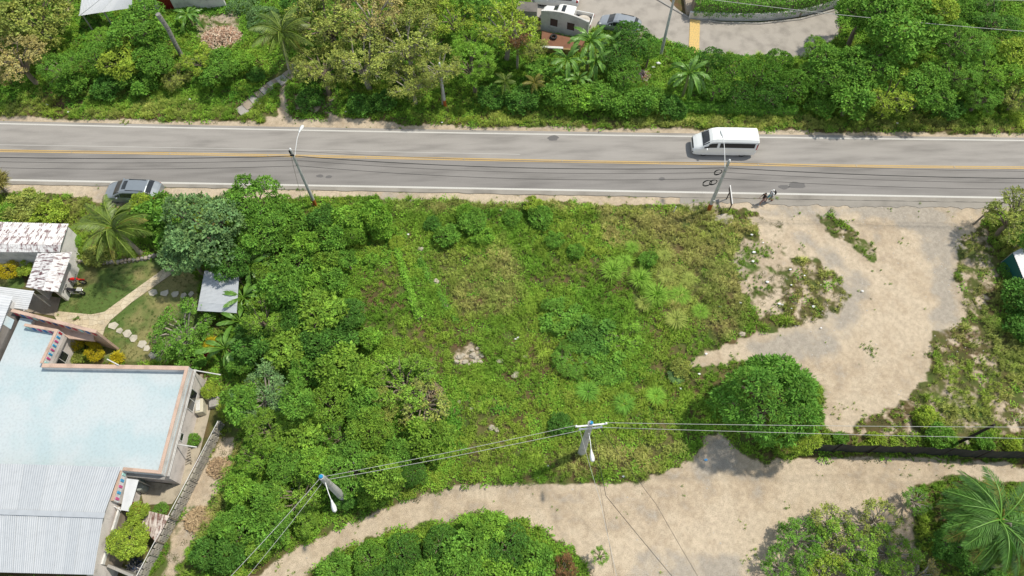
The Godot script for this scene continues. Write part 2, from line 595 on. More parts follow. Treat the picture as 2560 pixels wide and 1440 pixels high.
	for k in IW * IH:
		var x1 := a1[k] / 255.0
		var x2 := a2[k] / 255.0
		var x3 := a3[k] / 255.0
		var r := 0.070 + 0.11 * x2
		var g := 0.075 + 0.09 * x1
		var b := 0.026 + 0.04 * x2
		var l := lawn[k]
		if l > 4:
			var s := clampf((l / 255.0 + (x2 - 0.5) * 0.4 - 0.35) * 5.0, 0.0, 1.0)
			var d := clampf((x1 - 0.42) * 3.2 + (x2 - 0.5) * 1.6, 0.0, 1.0)
			r = lerpf(r, lerpf(0.105, 0.26, d), s)
			g = lerpf(g, lerpf(0.165, 0.245, d), s)
			b = lerpf(b, lerpf(0.045, 0.105, d), s)
		l = bare[k]
		if l > 4:
			var s := clampf((l / 255.0 + (x2 - 0.5) * 0.9 + (x3 - 0.5) * 0.25 - 0.36) * 4.0, 0.0, 1.0)
			var q := clampf(grey[k] / 255.0 * 1.35 + (x1 - 0.5) * 2.0 + (x2 - 0.5) * 1.6 + (x3 - 0.5) * 0.6 - 0.34, 0.0, 1.0)
			var d := clampf((x1 - 0.35) * 2.0 + (x2 - 0.5) * 1.2, 0.0, 1.0)
			r = lerpf(r, lerpf(lerpf(0.555, 0.455, d), 0.40, q), s)
			g = lerpf(g, lerpf(lerpf(0.465, 0.362, d), 0.358, q), s)
			b = lerpf(b, lerpf(lerpf(0.352, 0.258, d), 0.302, q), s)
		var f := (0.80 + 0.36 * x3) * 1023.0
		out[k * 3] = curve[mini(int(r * f), 1023)]
		out[k * 3 + 1] = curve[mini(int(g * f), 1023)]
		out[k * 3 + 2] = curve[mini(int(b * f), 1023)]
	var picture := Image.create_from_data(IW, IH, false, Image.FORMAT_RGB8, out)
	var gm := mat("ground", Color(1, 1, 1), 0.95, {"spec": 0.2})
	gm.albedo_texture = ImageTexture.create_from_image(picture)
	gm.detail_enabled = true
	gm.detail_blend_mode = BaseMaterial3D.BLEND_MODE_MUL
	gm.detail_albedo = noise_tex(14, 0.12, [[0.0, 0.60], [0.42, 0.92], [0.7, 1.0]], 512)
	gm.detail_uv_layer = BaseMaterial3D.DETAIL_UV_2
	gm.uv2_triplanar = true
	gm.uv2_world_triplanar = true
	gm.uv2_scale = Vector3.ONE * 0.21
	# one sheet: finely divided in view, wide skirts beyond
	var sh := Shape.new()
	var nx := 320
	var nz := 180
	var xs := [-400.0]
	var zs := [-400.0]
	for k in nx + 1: xs.append(GX + GW * k / nx)
	for k in nz + 1: zs.append(GZ + GD * k / nz)
	xs.append(400.0)
	zs.append(400.0)
	var w := xs.size()
	for z in zs:
		for x in xs:
			sh.v.append(Vector3(x, lie(clampf(x, GX, -GX), clampf(z, GZ, 0)) - 0.02, z))
			sh.t.append(Vector2(clampf((x - GX) / GW, 0.001, 0.999), clampf((z - GZ) / GD, 0.001, 0.999)))
			sh.n.append(Vector3.UP)
	for k in range(1, zs.size() - 1):
		for j in range(1, w - 1):
			var c := k * w + j
			sh.n[c] = (sh.v[c + w] - sh.v[c - w]).cross(sh.v[c + 1] - sh.v[c - 1]).normalized()
	for k in zs.size() - 1:
		for j in w - 1:
			var c := k * w + j
			for e in [c, c + 1, c + w, c + 1, c + w + 1, c + w]:
				sh.i.append(e)
	tag(put("ground", sh.done(), gm), "", "", "", "structure")

# ------------------------------------------------------------------ the road
func ribbon(qa: Array, da: float, qb: Array, db: float, y: float, x0 := -700.0, x1 := 3260.0, wob := 0.0, s := 0) -> ArrayMesh:
	var sh := Shape.new()
	var n := 66 if wob == 0.0 else 260
	var last := []
	var nz := FastNoiseLite.new()
	nz.seed = s
	nz.frequency = 0.02
	nz.fractal_octaves = 4
	for k in n + 1:
		var x := lerpf(x0, x1, k / float(n))
		var a := at(x, road_px(qa, x) + da)
		var b := at(x, road_px(qb, x) + db + (nz.get_noise_1d(x) * wob if wob > 0 else 0.0))
		a.y = y
		b.y = y
		if last: sh.quad(last[1], b, a, last[0])
		if last:   # a low step down to the soil on both sides
			sh.quad(last[0], a, a + Vector3(0, -0.06, -0.03), last[0] + Vector3(0, -0.06, -0.03))
			sh.quad(last[1] + Vector3(0, -0.06, 0.03), b + Vector3(0, -0.06, 0.03), b, last[1])
		last = [a, b]
	return sh.done()

func make_road() -> void:
	var grain := noise_tex(21, 0.22, [[0.0, 0.70], [0.5, 0.94], [1.0, 1.0]], 512)
	var streak := noise_tex(22, 0.012, [[0.0, 0.84], [0.4, 0.95], [0.7, 1.0], [1.0, 1.0]], 512)
	var up := mat("asphalt_worn", Color(0.375, 0.355, 0.335), 0.9, {"tex": grain, "scale": 0.33, "tex2": streak, "scale2": 0.045})
	up.uv2_scale = Vector3(0.022, 0.1, 0.14)
	var lo := mat("asphalt", Color(0.285, 0.272, 0.262), 0.9, {"tex": grain, "scale": 0.33, "tex2": streak, "scale2": 0.04})
	lo.uv2_scale = Vector3(0.018, 0.1, 0.16)
	lo.uv2_offset = Vector3(0.3, 0.2, 0.5)
	var sd := mat("asphalt_pale", Color(0.36, 0.335, 0.30), 0.92, {"tex": grain, "scale": 0.4, "tex2": streak, "scale2": 0.05})
	var road := base("road", Vector3.ZERO)
	tag(road, "", "", "", "structure")
	put("carriageway_north", ribbon(NORTH_EDGE, 0, MIDDLE, 3, 0.05, -700, 3260), up, road)
	put("carriageway_south", ribbon(MIDDLE, 3, SOUTH_LINE, 1, 0.05), lo, road)
	put("shoulder", ribbon(SOUTH_LINE, 1, SOUTH_EDGE, 0, 0.05, -700, 3260, 2.5, 3), sd, road)
	# the lower paved strip past the sign, dark along its broken edge
	put("shoulder_apron", ribbon(SOUTH_EDGE, 1, SOUTH_EDGE, 14, 0.022, 1700, 3000, 9.0, 7), sd, road)
	var white := mat("marking_white", Color(0.62, 0.61, 0.58), 0.8, {"tex": noise_tex(23, 0.09, [[0.0, 0.72], [0.4, 0.93], [1.0, 1.0]], 256), "scale": 0.6})
	var yellow := mat("marking_yellow", Color(0.60, 0.41, 0.16), 0.8, {"tex": noise_tex(24, 0.11, [[0.0, 0.62], [0.45, 0.92], [1.0, 1.0]], 256), "scale": 0.6})
	put("edge_line", ribbon(NORTH_LINE, -1.4, NORTH_LINE, 1.7, 0.056), white, road)
	put("edge_line", ribbon(SOUTH_LINE, -2.2, SOUTH_LINE, 2.0, 0.056), white, road)
	put("centre_line", ribbon(MIDDLE, -2.9, MIDDLE, -0.6, 0.056), yellow, road)
	put("centre_line", ribbon(MIDDLE, 1.0, MIDDLE, 3.3, 0.056), yellow, road)
	# a faint construction line along the north lane
	var thin := mat("marking_thin", Color(0.48, 0.47, 0.45), 0.85)
	put("guide_line", ribbon(MIDDLE, -15.2, MIDDLE, -14.4, 0.055, -400, 1300), thin, road)
	var st := mat("oil_stain", Color(0.16, 0.155, 0.155), 0.85, {"tex": FINE, "scale": 0.8})
	# dark wet-looking stains and spots on the lanes
	var spots := [[1383, 346, 14, 7], [800, 441, 10, 4], [822, 443, 9, 4], [1990, 464, 22, 9], [1960, 468, 14, 6], [1655, 448, 8, 5]]
	for k in spots.size():
		var sp: Array = spots[k]
		var c := at(sp[0], sp[1])
		var sh := Shape.new()
		var pl := PackedVector2Array()
		for j in 14:
			var a := TAU * j / 14.0
			var rr := metres(1.0, c) * (0.75 + 0.4 * R.randf())
			pl.append(Vector2(c.x + cos(a) * sp[2] * rr, c.z + sin(a) * sp[3] * rr * 1.2))
		sh.prism(pl, 0.051, 0.0555)
		put("oil_stain", sh.done(), st, road)
	# raised reflectors on the lines
	var stud := Shape.new()
	stud.lathe([[0.09, 0.0], [0.085, 0.015], [0.045, 0.035], [0.0, 0.037]], 8)
	var sm := stud.done()
	var n := 0
	for x in range(-150, 2700, 245):
		for q in [[MIDDLE, 0.2], [SOUTH_LINE, 4.0]]:
			if q[0] == SOUTH_LINE and x % 490 != -150 % 490: continue
			var p := at(x + 85, road_px(q[0], x + 85) + q[1])
			p.y = 0.056
			put("road_stud", sm, M.concrete, road, Transform3D(Basis(), p))
			n += 1

func slab(called: String, px: Array, y0: float, y1: float, m: Material, parent: Node3D = self, h := 0.0) -> MeshInstance3D:
	var sh := Shape.new()
	sh.prism(outline(px, h), y0, y1)
	return put(called, sh.done(), m, parent)

func make_side_street() -> void:
	var cm := mat("street_concrete", Color(0.42, 0.385, 0.345), 0.9, {"tex": FINE, "scale": 0.8, "tex2": noise_tex(26, 0.014, [[0.0, 0.86], [0.35, 0.95], [0.6, 1.0]], 512), "scale2": 0.07})
	var street := base("side_street", Vector3.ZERO)
	tag(street, "", "", "", "structure")
	slab("pavement", [[1320, -60], [1620, -60], [1690, 20], [1720, 44], [1800, 56], [1900, 58], [2000, 46], [2090, 22], [2160, -10], [2240, -60], [2420, -60], [2300, 40], [2160, 110], [2080, 142], [1960, 150], [1850, 140], [1760, 132], [1650, 138], [1560, 120], [1470, 110], [1380, 60], [1320, 30]], -0.1, 0.03, cm, street)
	slab("speed_bump", [[1725, 46], [1750, 46], [1747, 136], [1721, 136]], 0.02, 0.085, mat("bump_yellow", Color(0.62, 0.43, 0.16), 0.85, {"tex": noise_tex(28, 0.05, [[0.25, Color(0.80, 0.86, 1.0)], [0.45, 1.0], [1.0, 1.0]], 256), "scale": 0.5}), street)
	# the kerb and, above it, a curved white retaining wall under a clipped hedge
	var kerb := [[1620, -14], [1690, 27], [1725, 47], [1800, 58], [1900, 60], [2000, 49], [2090, 25]]
	for k in kerb.size() - 1:
		var a := at(kerb[k][0], kerb[k][1])
		var b := at(kerb[k + 1][0], kerb[k + 1][1])
		var sh := Shape.new()
		sh.box(Vector3(a.distance_to(b) + 0.02, 0.16, 0.22), Transform3D(along(a, b).basis, (a + b) * 0.5 + Vector3(0, 0.06, 0)), 0.03)
		put("kerb", sh.done(), M.concrete, street)
	var wall := base("retaining_wall", at(1890, 50))
	tag(wall, "white curved retaining wall under a clipped hedge beside the side street", "wall")
	var wp := [[1722, 46], [1780, 49], [1840, 51], [1900, 51], [1960, 46], [2010, 38], [2060, 26], [2110, 8]]
	for k in wp.size() - 1:
		var a := at(wp[k][0], wp[k][1])
		var b := at(wp[k + 1][0], wp[k + 1][1])
		var sh := Shape.new()
		sh.box(Vector3(a.distance_to(b) + 0.05, 0.9, 0.25), Transform3D(along(a, b).basis, (a + b) * 0.5 + Vector3(0, 0.44 + k * 0.003, 0) - wall.position), 0.02)
		put("wall_section", sh.done(), M.white_wall, wall)
	slab("yard", [[1715, 40], [1800, 50], [1900, 51], [2000, 42], [2070, 20], [2120, -60], [1700, -60]], -0.05, 0.55, M.concrete_warm, street)

# ------------------------------------------------------------------ crowns
# A crown of radius 1: lobes like the heads of a cauliflower, each set with tufts of leaves.
func crown(called: String, s: int, o: Dictionary) -> void:
	var r := RandomNumberGenerator.new()
	r.seed = s
	var lobes := [[Vector3(0, o.get("mid_y", 0.05), 0), o.get("mid", 0.58), 0.88]]
	var nl: int = o.get("lobes", 9)
	for k in nl:
		var a := TAU * (k * 0.618034 + 0.1 * r.randf())
		var d: float = o.get("out", 0.56) * r.randf_range(0.8, 1.15)
		var y: float = r.randf_range(o.get("low", -0.2), o.get("high", 0.5)) 
		var q: float = o.get("lobe", 0.38) * r.randf_range(0.75, 1.25)
		d *= sqrt(maxf(0.15, 1.0 - y * y * 1.2))
		lobes.append([Vector3(cos(a) * d, y, sin(a) * d), q, r.randf_range(0.74, 1.0)])
	var sh := Shape.new()
	var tufts: int = o.get("tufts", 500)
	var per: int = o.get("per", 12)
	var ll: float = o.get("len", 0.09)
	var lw: float = o.get("wid", 0.045)
	var spread: float = o.get("spread", 0.9)
	var made := 0
	var tries := 0
	var floor_y: float = o.get("floor", -0.5)
	while made < tufts and tries < tufts * 12:
		tries += 1
		var lb: Array = lobes[r.randi() % lobes.size()]
		if r.randf() > lb[1] / 0.62 + 0.15: continue
		var d := Vector3(r.randfn(), r.randfn() + 0.35, r.randfn()).normalized()
		if d.y < -0.55: continue
		var p: Vector3 = lb[0] + d * lb[1] * r.randf_range(o.get("deep", 0.82), 1.06)
		if p.y < floor_y: continue
		var hid := false
		for lc in lobes:
			if lc != lb and p.distance_to(lc[0]) < lc[1] * 0.8:
				hid = true
				break
		if hid: continue
		made += 1
		var face := (d * 0.7 + p.normalized() * 0.35 + Vector3(0, o.get("lift", 0.35), 0)).normalized()
		var tone: float = r.randf_range(0.5, 1.0) * lb[2]
		var warm := r.randf_range(-0.06, 0.10)
		var big := r.randf_range(0.75, 1.25)
		for k in per:
			var dir := (face * r.randf_range(0.1, 0.8) + Vector3(r.randfn(), r.randfn() * 0.7, r.randfn()).normalized() * spread).normalized()
			var t := clampf(tone * r.randf_range(0.72, 1.22), 0.0, 1.0)
			sh.tint = Color(clampf(t * (1.0 + warm), 0, 1), t, clampf(t * (1.0 - warm), 0, 1))
			var up := (face + Vector3(r.randfn(), r.randfn(), r.randfn()) * 0.35).normalized()
			if absf(up.dot(dir)) > 0.97: up = Vector3(-dir.y, dir.x, dir.z)
			var l := ll * big * r.randf_range(0.7, 1.2)
			sh.leaf(p + dir * ll * r.randf_range(0.0, 0.7), dir, up, l, lw * l / ll)
	var limb := Shape.new()
	for lb in lobes.slice(1):
		var e: Vector3 = lb[0]
		var m: Vector3 = e * 0.5 + Vector3(r.randfn() * 0.05, -0.15, r.randfn() * 0.05)
		limb.tube(PackedVector3Array([Vector3(0, -0.75, 0), m, e, e + e.normalized() * lb[1] * 0.7]), PackedFloat32Array([0.036, 0.026, 0.015, 0.005]), 5, false)
		for j in int(o.get("twigs", 2)):
			var e2: Vector3 = e + Vector3(r.randfn(), absf(r.randfn()) * 0.6, r.randfn()).normalized() * lb[1] * 1.05
			limb.rod(m.lerp(e, 0.7), e2, 0.010, 0.003, 4)
	T[called] = [sh.done(true), limb.done(), nl]

func make_crowns() -> void:
	# dense, rosettes of long leaves
	crown("mango", 1, {"lobes": 16, "lobe": 0.33, "out": 0.62, "tufts": 900, "per": 15, "len": 0.085, "wid": 0.026, "low": -0.15, "high": 0.6, "deep": 0.93})
	# broad round leaves, fairly close
	for k in 3:
		crown("broad%d" % k, 10 + k, {"lobes": 11 + k, "lobe": 0.34, "out": 0.6, "tufts": 760, "per": 11, "len": 0.075, "wid": 0.045, "low": -0.3, "high": 0.5, "deep": 0.75})
	# airy, sprays along the twigs, branches showing
	for k in 3:
		crown("airy%d" % k, 20 + k, {"lobes": 17, "mid": 0.34, "lobe": 0.25, "out": 0.7, "tufts": 640, "per": 10, "len": 0.06, "wid": 0.032, "low": -0.35, "high": 0.5, "deep": 0.45, "spread": 1.2, "twigs": 5})
	# feathery, light
	for k in 2:
		crown("feather%d" % k, 30 + k, {"lobes": 14, "lobe": 0.27, "out": 0.64, "tufts": 420, "per": 20, "len": 0.075, "wid": 0.020, "low": -0.3, "high": 0.45, "deep": 0.8, "spread": 1.3, "lift": 0.7})
	# mounds wrapped in creeper
	for k in 2:
		crown("creeper%d" % k, 40 + k, {"lobes": 9, "lobe": 0.38, "out": 0.52, "mid_y": -0.05, "tufts": 1300, "per": 7, "len": 0.05, "wid": 0.042, "low": -0.45, "high": 0.35, "deep": 0.97, "spread": 0.6, "floor": -0.9})
	# shrubs: small stature, leaves large for their size
	for k in 4:
		crown("shrub%d" % k, 50 + k, {"lobes": 8 + k, "lobe": 0.36, "out": 0.55, "tufts": 260, "per": 12, "len": 0.14, "wid": 0.07, "low": -0.3, "high": 0.4, "deep": 0.7, "floor": -0.6, "lift": 0.5})
	# upright shoots with drooping leaves
	for k in 2:
		crown("shoots%d" % k, 60 + k, {"lobes": 12, "mid": 0.4, "lobe": 0.24, "out": 0.62, "tufts": 260, "per": 16, "len": 0.135, "wid": 0.052, "low": -0.3, "high": 0.5, "deep": 0.5, "floor": -0.6, "lift": 1.0, "spread": 1.2})
	# compact ornamental
	crown("pompon", 70, {"lobes": 10, "mid": 0.7, "lobe": 0.3, "out": 0.6, "tufts": 420, "per": 9, "len": 0.13, "wid": 0.035, "low": -0.2, "high": 0.5, "deep": 0.94, "floor": -0.5, "spread": 1.0})
	crown("spiky", 71, {"lobes": 4, "mid": 0.35, "lobe": 0.2, "out": 0.3, "tufts": 60, "per": 16, "len": 0.5, "wid": 0.06, "low": -0.1, "high": 0.2, "deep": 0.3, "floor": -0.3, "spread": 1.1, "lift": 0.9})
	var ts := tuft(77, 260, 0.75, 0.85, 0.016)
	T["tussock"] = [ts, T["spiky"][1], 4]
	# bare brushwood
	crown("sparse", 72, {"lobes": 22, "mid": 0.2, "lobe": 0.2, "out": 0.72, "tufts": 320, "per": 7, "len": 0.07, "wid": 0.045, "low": -0.35, "high": 0.4, "deep": 0.2, "spread": 1.2, "twigs": 9})

# a tree or shrub whose crown is seen round (px, py), r pixels wide, its middle h metres up
func plant(called: String, cat: String, px: float, py: float, r: float, h: float, kind: String, m: String, label: String, group := "", sy := 0.75, bark := "bark") -> Node3D:
	var c := at(px, py, h)
	var rad := metres(r, c)
	var g := lie(c.x, c.z)
	var o := base(called, Vector3(c.x, g, c.z), R.randf() * TAU)
	tag(o, label, cat, group)
	var shape: Array = T[kind]
	var w := Vector3(rad * R.randf_range(0.94, 1.06), rad * sy, rad * R.randf_range(0.94, 1.06))
	var t := Transform3D(Basis.from_scale(w), Vector3(0, h - g, 0))
	var foot := h - g - 0.7 * rad * sy
	var tr := Shape.new()
	var tw := clampf(rad * 0.07, 0.03, 0.24)
	if foot > 0.1:
		tr.tube(PackedVector3Array([Vector3(0, -0.15, 0), Vector3(0.02, 0.15, 0.01), Vector3(tw * 0.6, foot * 0.6, -tw * 0.4), Vector3(0, foot + 0.1, 0)]), PackedFloat32Array([tw * 1.5, tw * 1.15, tw, tw * 0.9]), 7)
	else:
		tr.tube(PackedVector3Array([Vector3(0, -0.2, 0), Vector3(0, 0.15, 0), Vector3(0, maxf(0.3, h - g), 0)]), PackedFloat32Array([tw, tw * 0.9, tw * 0.5]), 6)
	put("trunk" if cat == "tree" else "stem", tr.done(), M[bark], o)
	if kind != "tussock": put("limbs", shape[1], M[bark], o, t)
	put("crown" if cat == "tree" else "foliage", shape[0], M[m], o, t)
	return o

# ------------------------------------------------------------------ palms and bananas
func frond(s: int, length: float, droop: float, leafy: float, hang: float) -> ArrayMesh:
	var r := RandomNumberGenerator.new()
	r.seed = s
	var sh := Shape.new()
	var n := 44
	var pts := PackedVector3Array()
	var rad := PackedFloat32Array()
	for k in 13:
		var u := k / 12.0
		pts.append(Vector3(length * (u - 0.18 * u * u * droop), length * (0.42 * u - droop * 0.75 * u * u), length * 0.05 * sin(u * 2.0 + s)))
		rad.append(lerpf(0.017, 0.006, u))
	sh.tint = Color(1.0, 0.98, 0.7)
	sh.tube(pts, rad, 5, false)
	for k in n:
		var u := 0.16 + 0.84 * k / (n - 1.0)
		var f := u * 12.0
		var j := mini(int(f), 11)
		var p := pts[j].lerp(pts[j + 1], f - j)
		var d := (pts[j + 1] - pts[j]).normalized()
		var l := leafy * (0.35 + 0.75 * sin(PI * pow(u, 0.75))) * r.randf_range(0.85, 1.1)
		for sd in [-1.0, 1.0]:
			var side: Vector3 = Vector3.UP.cross(d).normalized() * sd
			var dir: Vector3 = (side * 0.8 + d * r.randf_range(0.5, 0.8) - Vector3.UP * hang * r.randf_range(0.6, 1.3)).normalized()
			var t := r.randf_range(0.6, 1.0)
			sh.tint = Color(t * r.randf_range(0.9, 1.0), t, t * 0.9)
			sh.leaf(p, dir, (Vector3.UP + side * 0.3).normalized(), l, 0.0125)
	return sh.done(true)

func banana_leaf(s: int, length: float, width: float, droop: float) -> ArrayMesh:
	var r := RandomNumberGenerator.new()
	r.seed = s
	var sh := Shape.new()
	var pts := PackedVector3Array()
	var rad := PackedFloat32Array()
	for k in 15:
		var u := k / 14.0
		pts.append(Vector3(length * (u - 0.22 * droop * u * u), length * (0.75 * u - droop * u * u), 0))
		rad.append(lerpf(0.024, 0.010, u))
	sh.tint = Color(1.0, 0.95, 0.62)
	sh.tube(pts, rad, 5, false)
	for sd in [-1.0, 1.0]:
		var k := 2
		while k < 14:
			var span := mini(1 + r.randi() % 3, 14 - k)     # torn strips of the blade
			for e in span:
				var u0 := (k + e) / 14.0
				var u1 := (k + e + 1) / 14.0
				var w0 := width * pow(sin(PI * clampf((u0 - 0.1) / 0.92, 0.0, 1.0)), 0.55)
				var w1 := width * pow(sin(PI * clampf((u1 - 0.1) / 0.92, 0.0, 1.0)), 0.55) * (0.93 if e == span - 1 else 1.0)
				var sag := r.randf_range(0.35, 1.0)
				var t := r.randf_range(0.72, 1.0)
				sh.tint = Color(t, t, t)
				var a := pts[k + e]
				var b := pts[k + e + 1]
				var gap := 0.96 if e == span - 1 else 1.0
				var b2 := a.lerp(b, gap)
				sh.quad(a, b2, b2 + Vector3(0.1, -sag * w1, sd * w1), a + Vector3(0.1, -sag * w0, sd * w0))
			k += span
	return sh.done(true)

func palm(px: float, py: float, h: float, length: float, n: int, label: String, foot := Vector3.ZERO, m := "palm_leaf", swept := Vector2.ZERO) -> Node3D:
	var c := at(px, py, h)
	var b := c if foot == Vector3.ZERO else foot
	var g := lie(b.x, b.z)
	var o := base("coconut_palm" if length > 1.8 else "small_palm", Vector3(b.x, g, b.z))
	tag(o, label, "palm")
	var top := Vector3(c.x - b.x, h - g, c.z - b.z)
	var sh := Shape.new()
	var pts := PackedVector3Array()
	var rad := PackedFloat32Array()
	for k in 9:
		var u := k / 8.0
		pts.append(Vector3(top.x * u * u, -0.1 + (top.y + 0.1) * u, top.z * u * u))
		rad.append((lerpf(0.19, 0.12, u) + (0.1 if k == 0 else 0.0)) * (1.0 if length > 1.8 else 0.45))
	sh.tube(pts, rad, 9)
	put("trunk", sh.done(), M.bark_pale, o)
	for k in n:
		var a := TAU * k * 0.381966 + R.randf() * 0.25
		var lean := lerpf(0.95, -0.35, k / float(n)) + R.randf_range(-0.1, 0.1)
		var t := Transform3D(Basis(Vector3.UP, a) * Basis(Vector3.BACK, lean) * Basis.from_scale(Vector3.ONE * length * R.randf_range(0.85, 1.08)), top)
		if swept != Vector2.ZERO:   # blown by the wind
			var d := Vector2(cos(a), -sin(a)).lerp(swept, 0.45)
			t.basis = Basis(Vector3.UP, atan2(-d.y, d.x)) * Basis(Vector3.BACK, lean * 0.7) * Basis.from_scale(Vector3.ONE * length * R.randf_range(0.85, 1.08))
		put("frond", T["frond%d" % (k % 4)], M[m if k < n * 0.82 or length < 1.8 else "palm_leaf_old"], o, t)
	return o

func banana(px: float, py: float, h: float, length: float, n: int, label: String, m := "banana_leaf") -> Node3D:
	var c := at(px, py, h)
	var g := lie(c.x, c.z)
	var o := base("banana_plant", Vector3(c.x, g, c.z))
	tag(o, label, "banana plant", "banana plants among the trees")
	var sh := Shape.new()
	sh.tube(PackedVector3Array([Vector3(0, -0.1, 0), Vector3(0.05, (h - g) * 0.5, 0), Vector3(0, h - g, 0)]), PackedFloat32Array([0.16, 0.13, 0.08]), 8)
	put("stem", sh.done(), M.banana_stem, o)
	n = int(n * 1.5)
	for k in n:
		var a := TAU * k * 0.381966 + R.randf() * 0.7
		var lean := lerpf(0.75, -0.35, k / float(n)) + R.randf_range(-0.2, 0.2)
		var t := Transform3D(Basis(Vector3.UP, a) * Basis(Vector3.BACK, lean) * Basis.from_scale(Vector3.ONE * length * R.randf_range(0.8, 1.1)), Vector3(0, h - g - 0.05, 0))
		put("leaf", T["banana%d" % (k % 4)], M[m], o, t)
	return o

# ------------------------------------------------------------------ everything that grows, one by one
func make_plants() -> void:
	for k in 4:
		T["frond%d" % k] = frond(k, 1.0, 0.75 + 0.12 * k, 0.26, 0.35 + 0.1 * k)
		T["banana%d" % k] = banana_leaf(k, 1.0, 0.105, 0.7 + 0.28 * k)
	mat("palm_leaf", Color(0.20, 0.29, 0.055), 0.45, {"vc": true, "back": Color(0.4, 0.5, 0.12), "spec": 0.5})
	mat("palm_leaf_old", Color(0.33, 0.31, 0.08), 0.55, {"vc": true, "back": Color(0.4, 0.4, 0.12)})
	mat("palm_leaf_deep", Color(0.15, 0.33, 0.07), 0.4, {"vc": true, "back": Color(0.3, 0.45, 0.12), "spec": 0.55})
	mat("banana_leaf", Color(0.145, 0.31, 0.05), 0.42, {"vc": true, "back": Color(0.45, 0.55, 0.15), "spec": 0.5})
	mat("banana_stem", Color(0.26, 0.27, 0.12), 0.7)
	# --- north of the road, from the left
	var n := "trees north of the road"
	plant("tree", "tree", 42, 150, 84, 3.7, "airy0", "leaf_straw", "straw coloured half bare tree at the left edge beyond the road", n, 0.7)
	plant("tree", "tree", 85, 45, 95, 4.2, "broad0", "leaf_olive", "yellowish green tree above the straw coloured one by the left edge", n)
	plant("tree", "tree", -10, 40, 70, 3.6, "broad1", "leaf_mid", "green tree cut by the top left corner", n)
	plant("tree", "tree", 150, 170, 62, 3.0, "feather0", "leaf_mid", "green tree between the straw coloured tree and the tin roofed shelter", n)
	plant("tree", "tree", 345, 75, 82, 3.7, "broad2", "leaf_mid", "leafy green tree in front of the tin roofed shelter", n)
	plant("tree", "tree", 305, 150, 62, 2.7, "broad0", "leaf_lime", "yellow green tree below the tin roofed shelter", n)
	plant("tree", "tree", 232, 140, 48, 2.8, "creeper0", "leaf_mid", "creeper covered small tree left of the yellow green one", n)
	plant("tree", "tree", 250, 92, 34, 2.2, "feather1", "leaf_bright", "bright feathery little tree beside the shelter post", n)
	plant("tree", "tree", 385, 150, 52, 2.8, "broad1", "leaf_mid", "green tree beside the grey dead palm trunk", n)
	plant("tree", "tree", 180, 212, 42, 1.6, "shrub0", "leaf_mid", "low bushy tree at the verge below the tin roofed shelter", n)
	plant("shrub", "shrub", 272, 212, 44, 1.3, "shrub1", "leaf_deep", "dark shrub at the verge below the yellow green tree", n)
	plant("shrub", "shrub", 350, 205, 52, 1.3, "shoots0", "leaf_mid", "leafy shrub at the verge below the dead palm trunk", n)
	plant("shrub", "shrub", 440, 195, 40, 1.4, "airy1", "leaf_olive", "pale loose shrub below the dead palm trunk", n)
	plant("tree", "tree", 500, 150, 46, 2.4, "airy2", "leaf_lime", "pale yellow green tree below the husk heap", n)
	plant("tree", "tree", 545, 175, 54, 2.2, "broad2", "leaf_mid", "round green tree left of the concrete steps", n)
	plant("shrub", "shrub", 605, 155, 36, 1.8, "shrub2", "leaf_bright", "bright green bush between husk heap and concrete steps", n)
	plant("shrub", "shrub", 660, 45, 52, 1.6, "creeper1", "leaf_blue", "bluish creeper mound left of the coconut palm beyond the road", n)
	plant("shrub", "shrub", 610, 18, 46, 1.2, "creeper0", "leaf_blue", "bluish low creeper below the cream wall at the top edge", n)
	plant("shrub", "shrub", 640, 190, 26, 1.0, "shrub3", "leaf_deep", "small dark bush above the concrete steps", n)
	plant("tree", "tree", 820, 55, 100, 4.8, "airy0", "leaf_olive", "olive flowering tree right of the coconut palm at the top edge", n)
	plant("tree", "tree", 800, 165, 78, 4.0, "airy1", "leaf_olive", "olive tree overhanging the concrete steps from the right", n)
	plant("tree", "tree", 905, 150, 92, 4.3, "airy2", "leaf_olive", "olive tree in the middle of the row overhanging the verge", n, 0.75, "bark_pale")
	plant("tree", "tree", 930, 40, 92, 5.0, "airy1", "leaf_straw", "dull straw green tree behind the olive row at the top edge", n, 0.75, "bark_pale")
	plant("tree", "tree", 1020, 110, 98, 4.6, "airy0", "leaf_olive", "olive tree with grey branches left of the bright green tree", n, 0.75, "bark_pale")
	plant("tree", "tree", 1030, 205, 68, 3.2, "airy2", "leaf_olive", "olive tree hanging lowest over the verge left of the orange footed pole", n, 0.7, "bark_pale")
	plant("tree", "tree", 1045, 12, 70, 4.0, "broad1", "leaf_olive", "yellow green tree at the top edge behind the olive row", n)
	plant("tree", "tree", 745, 15, 46, 3.2, "broad0", "leaf_deep", "dark tree top behind the coconut palm beyond the road", n)
	plant("tree", "tree", 1182, 165, 72, 3.8, "feather0", "leaf_bright", "bright light green feathery tree right of the orange footed pole", n)
	plant("tree", "tree", 1175, 105, 52, 3.7, "feather1", "leaf_bright", "top of a bright green feathery tree behind its brighter twin", n)
	plant("tree", "tree", 1140, 50, 64, 4.0, "airy1", "leaf_lime", "yellow green loose tree left of the reddish tree", n)
	plant("tree", "tree", 1265, 70, 84, 4.3, "airy0", "leaf_lime", "yellow green tree with dry reddish twigs left of the white house", n, 0.75, "bark_pale")
	plant("tree", "tree", 1292, 88, 44, 4.6, "airy1", "leaf_rust", "dry reddish foliage over the yellow green tree by the white house", n, 0.6, "bark_pale")
	plant("tree", "tree", 1200, 20, 58, 4.0, "broad2", "leaf_mid", "green tree at the top edge left of the white house", n)
	plant("tree", "tree", 1330, 120, 44, 2.9, "airy2", "leaf_olive", "dull olive tree below the white house courtyard", n)
	plant("tree", "tree", 1585, 100, 62, 2.9, "creeper0", "leaf_deep", "creeper covered tree half hiding the silver grey car", n)
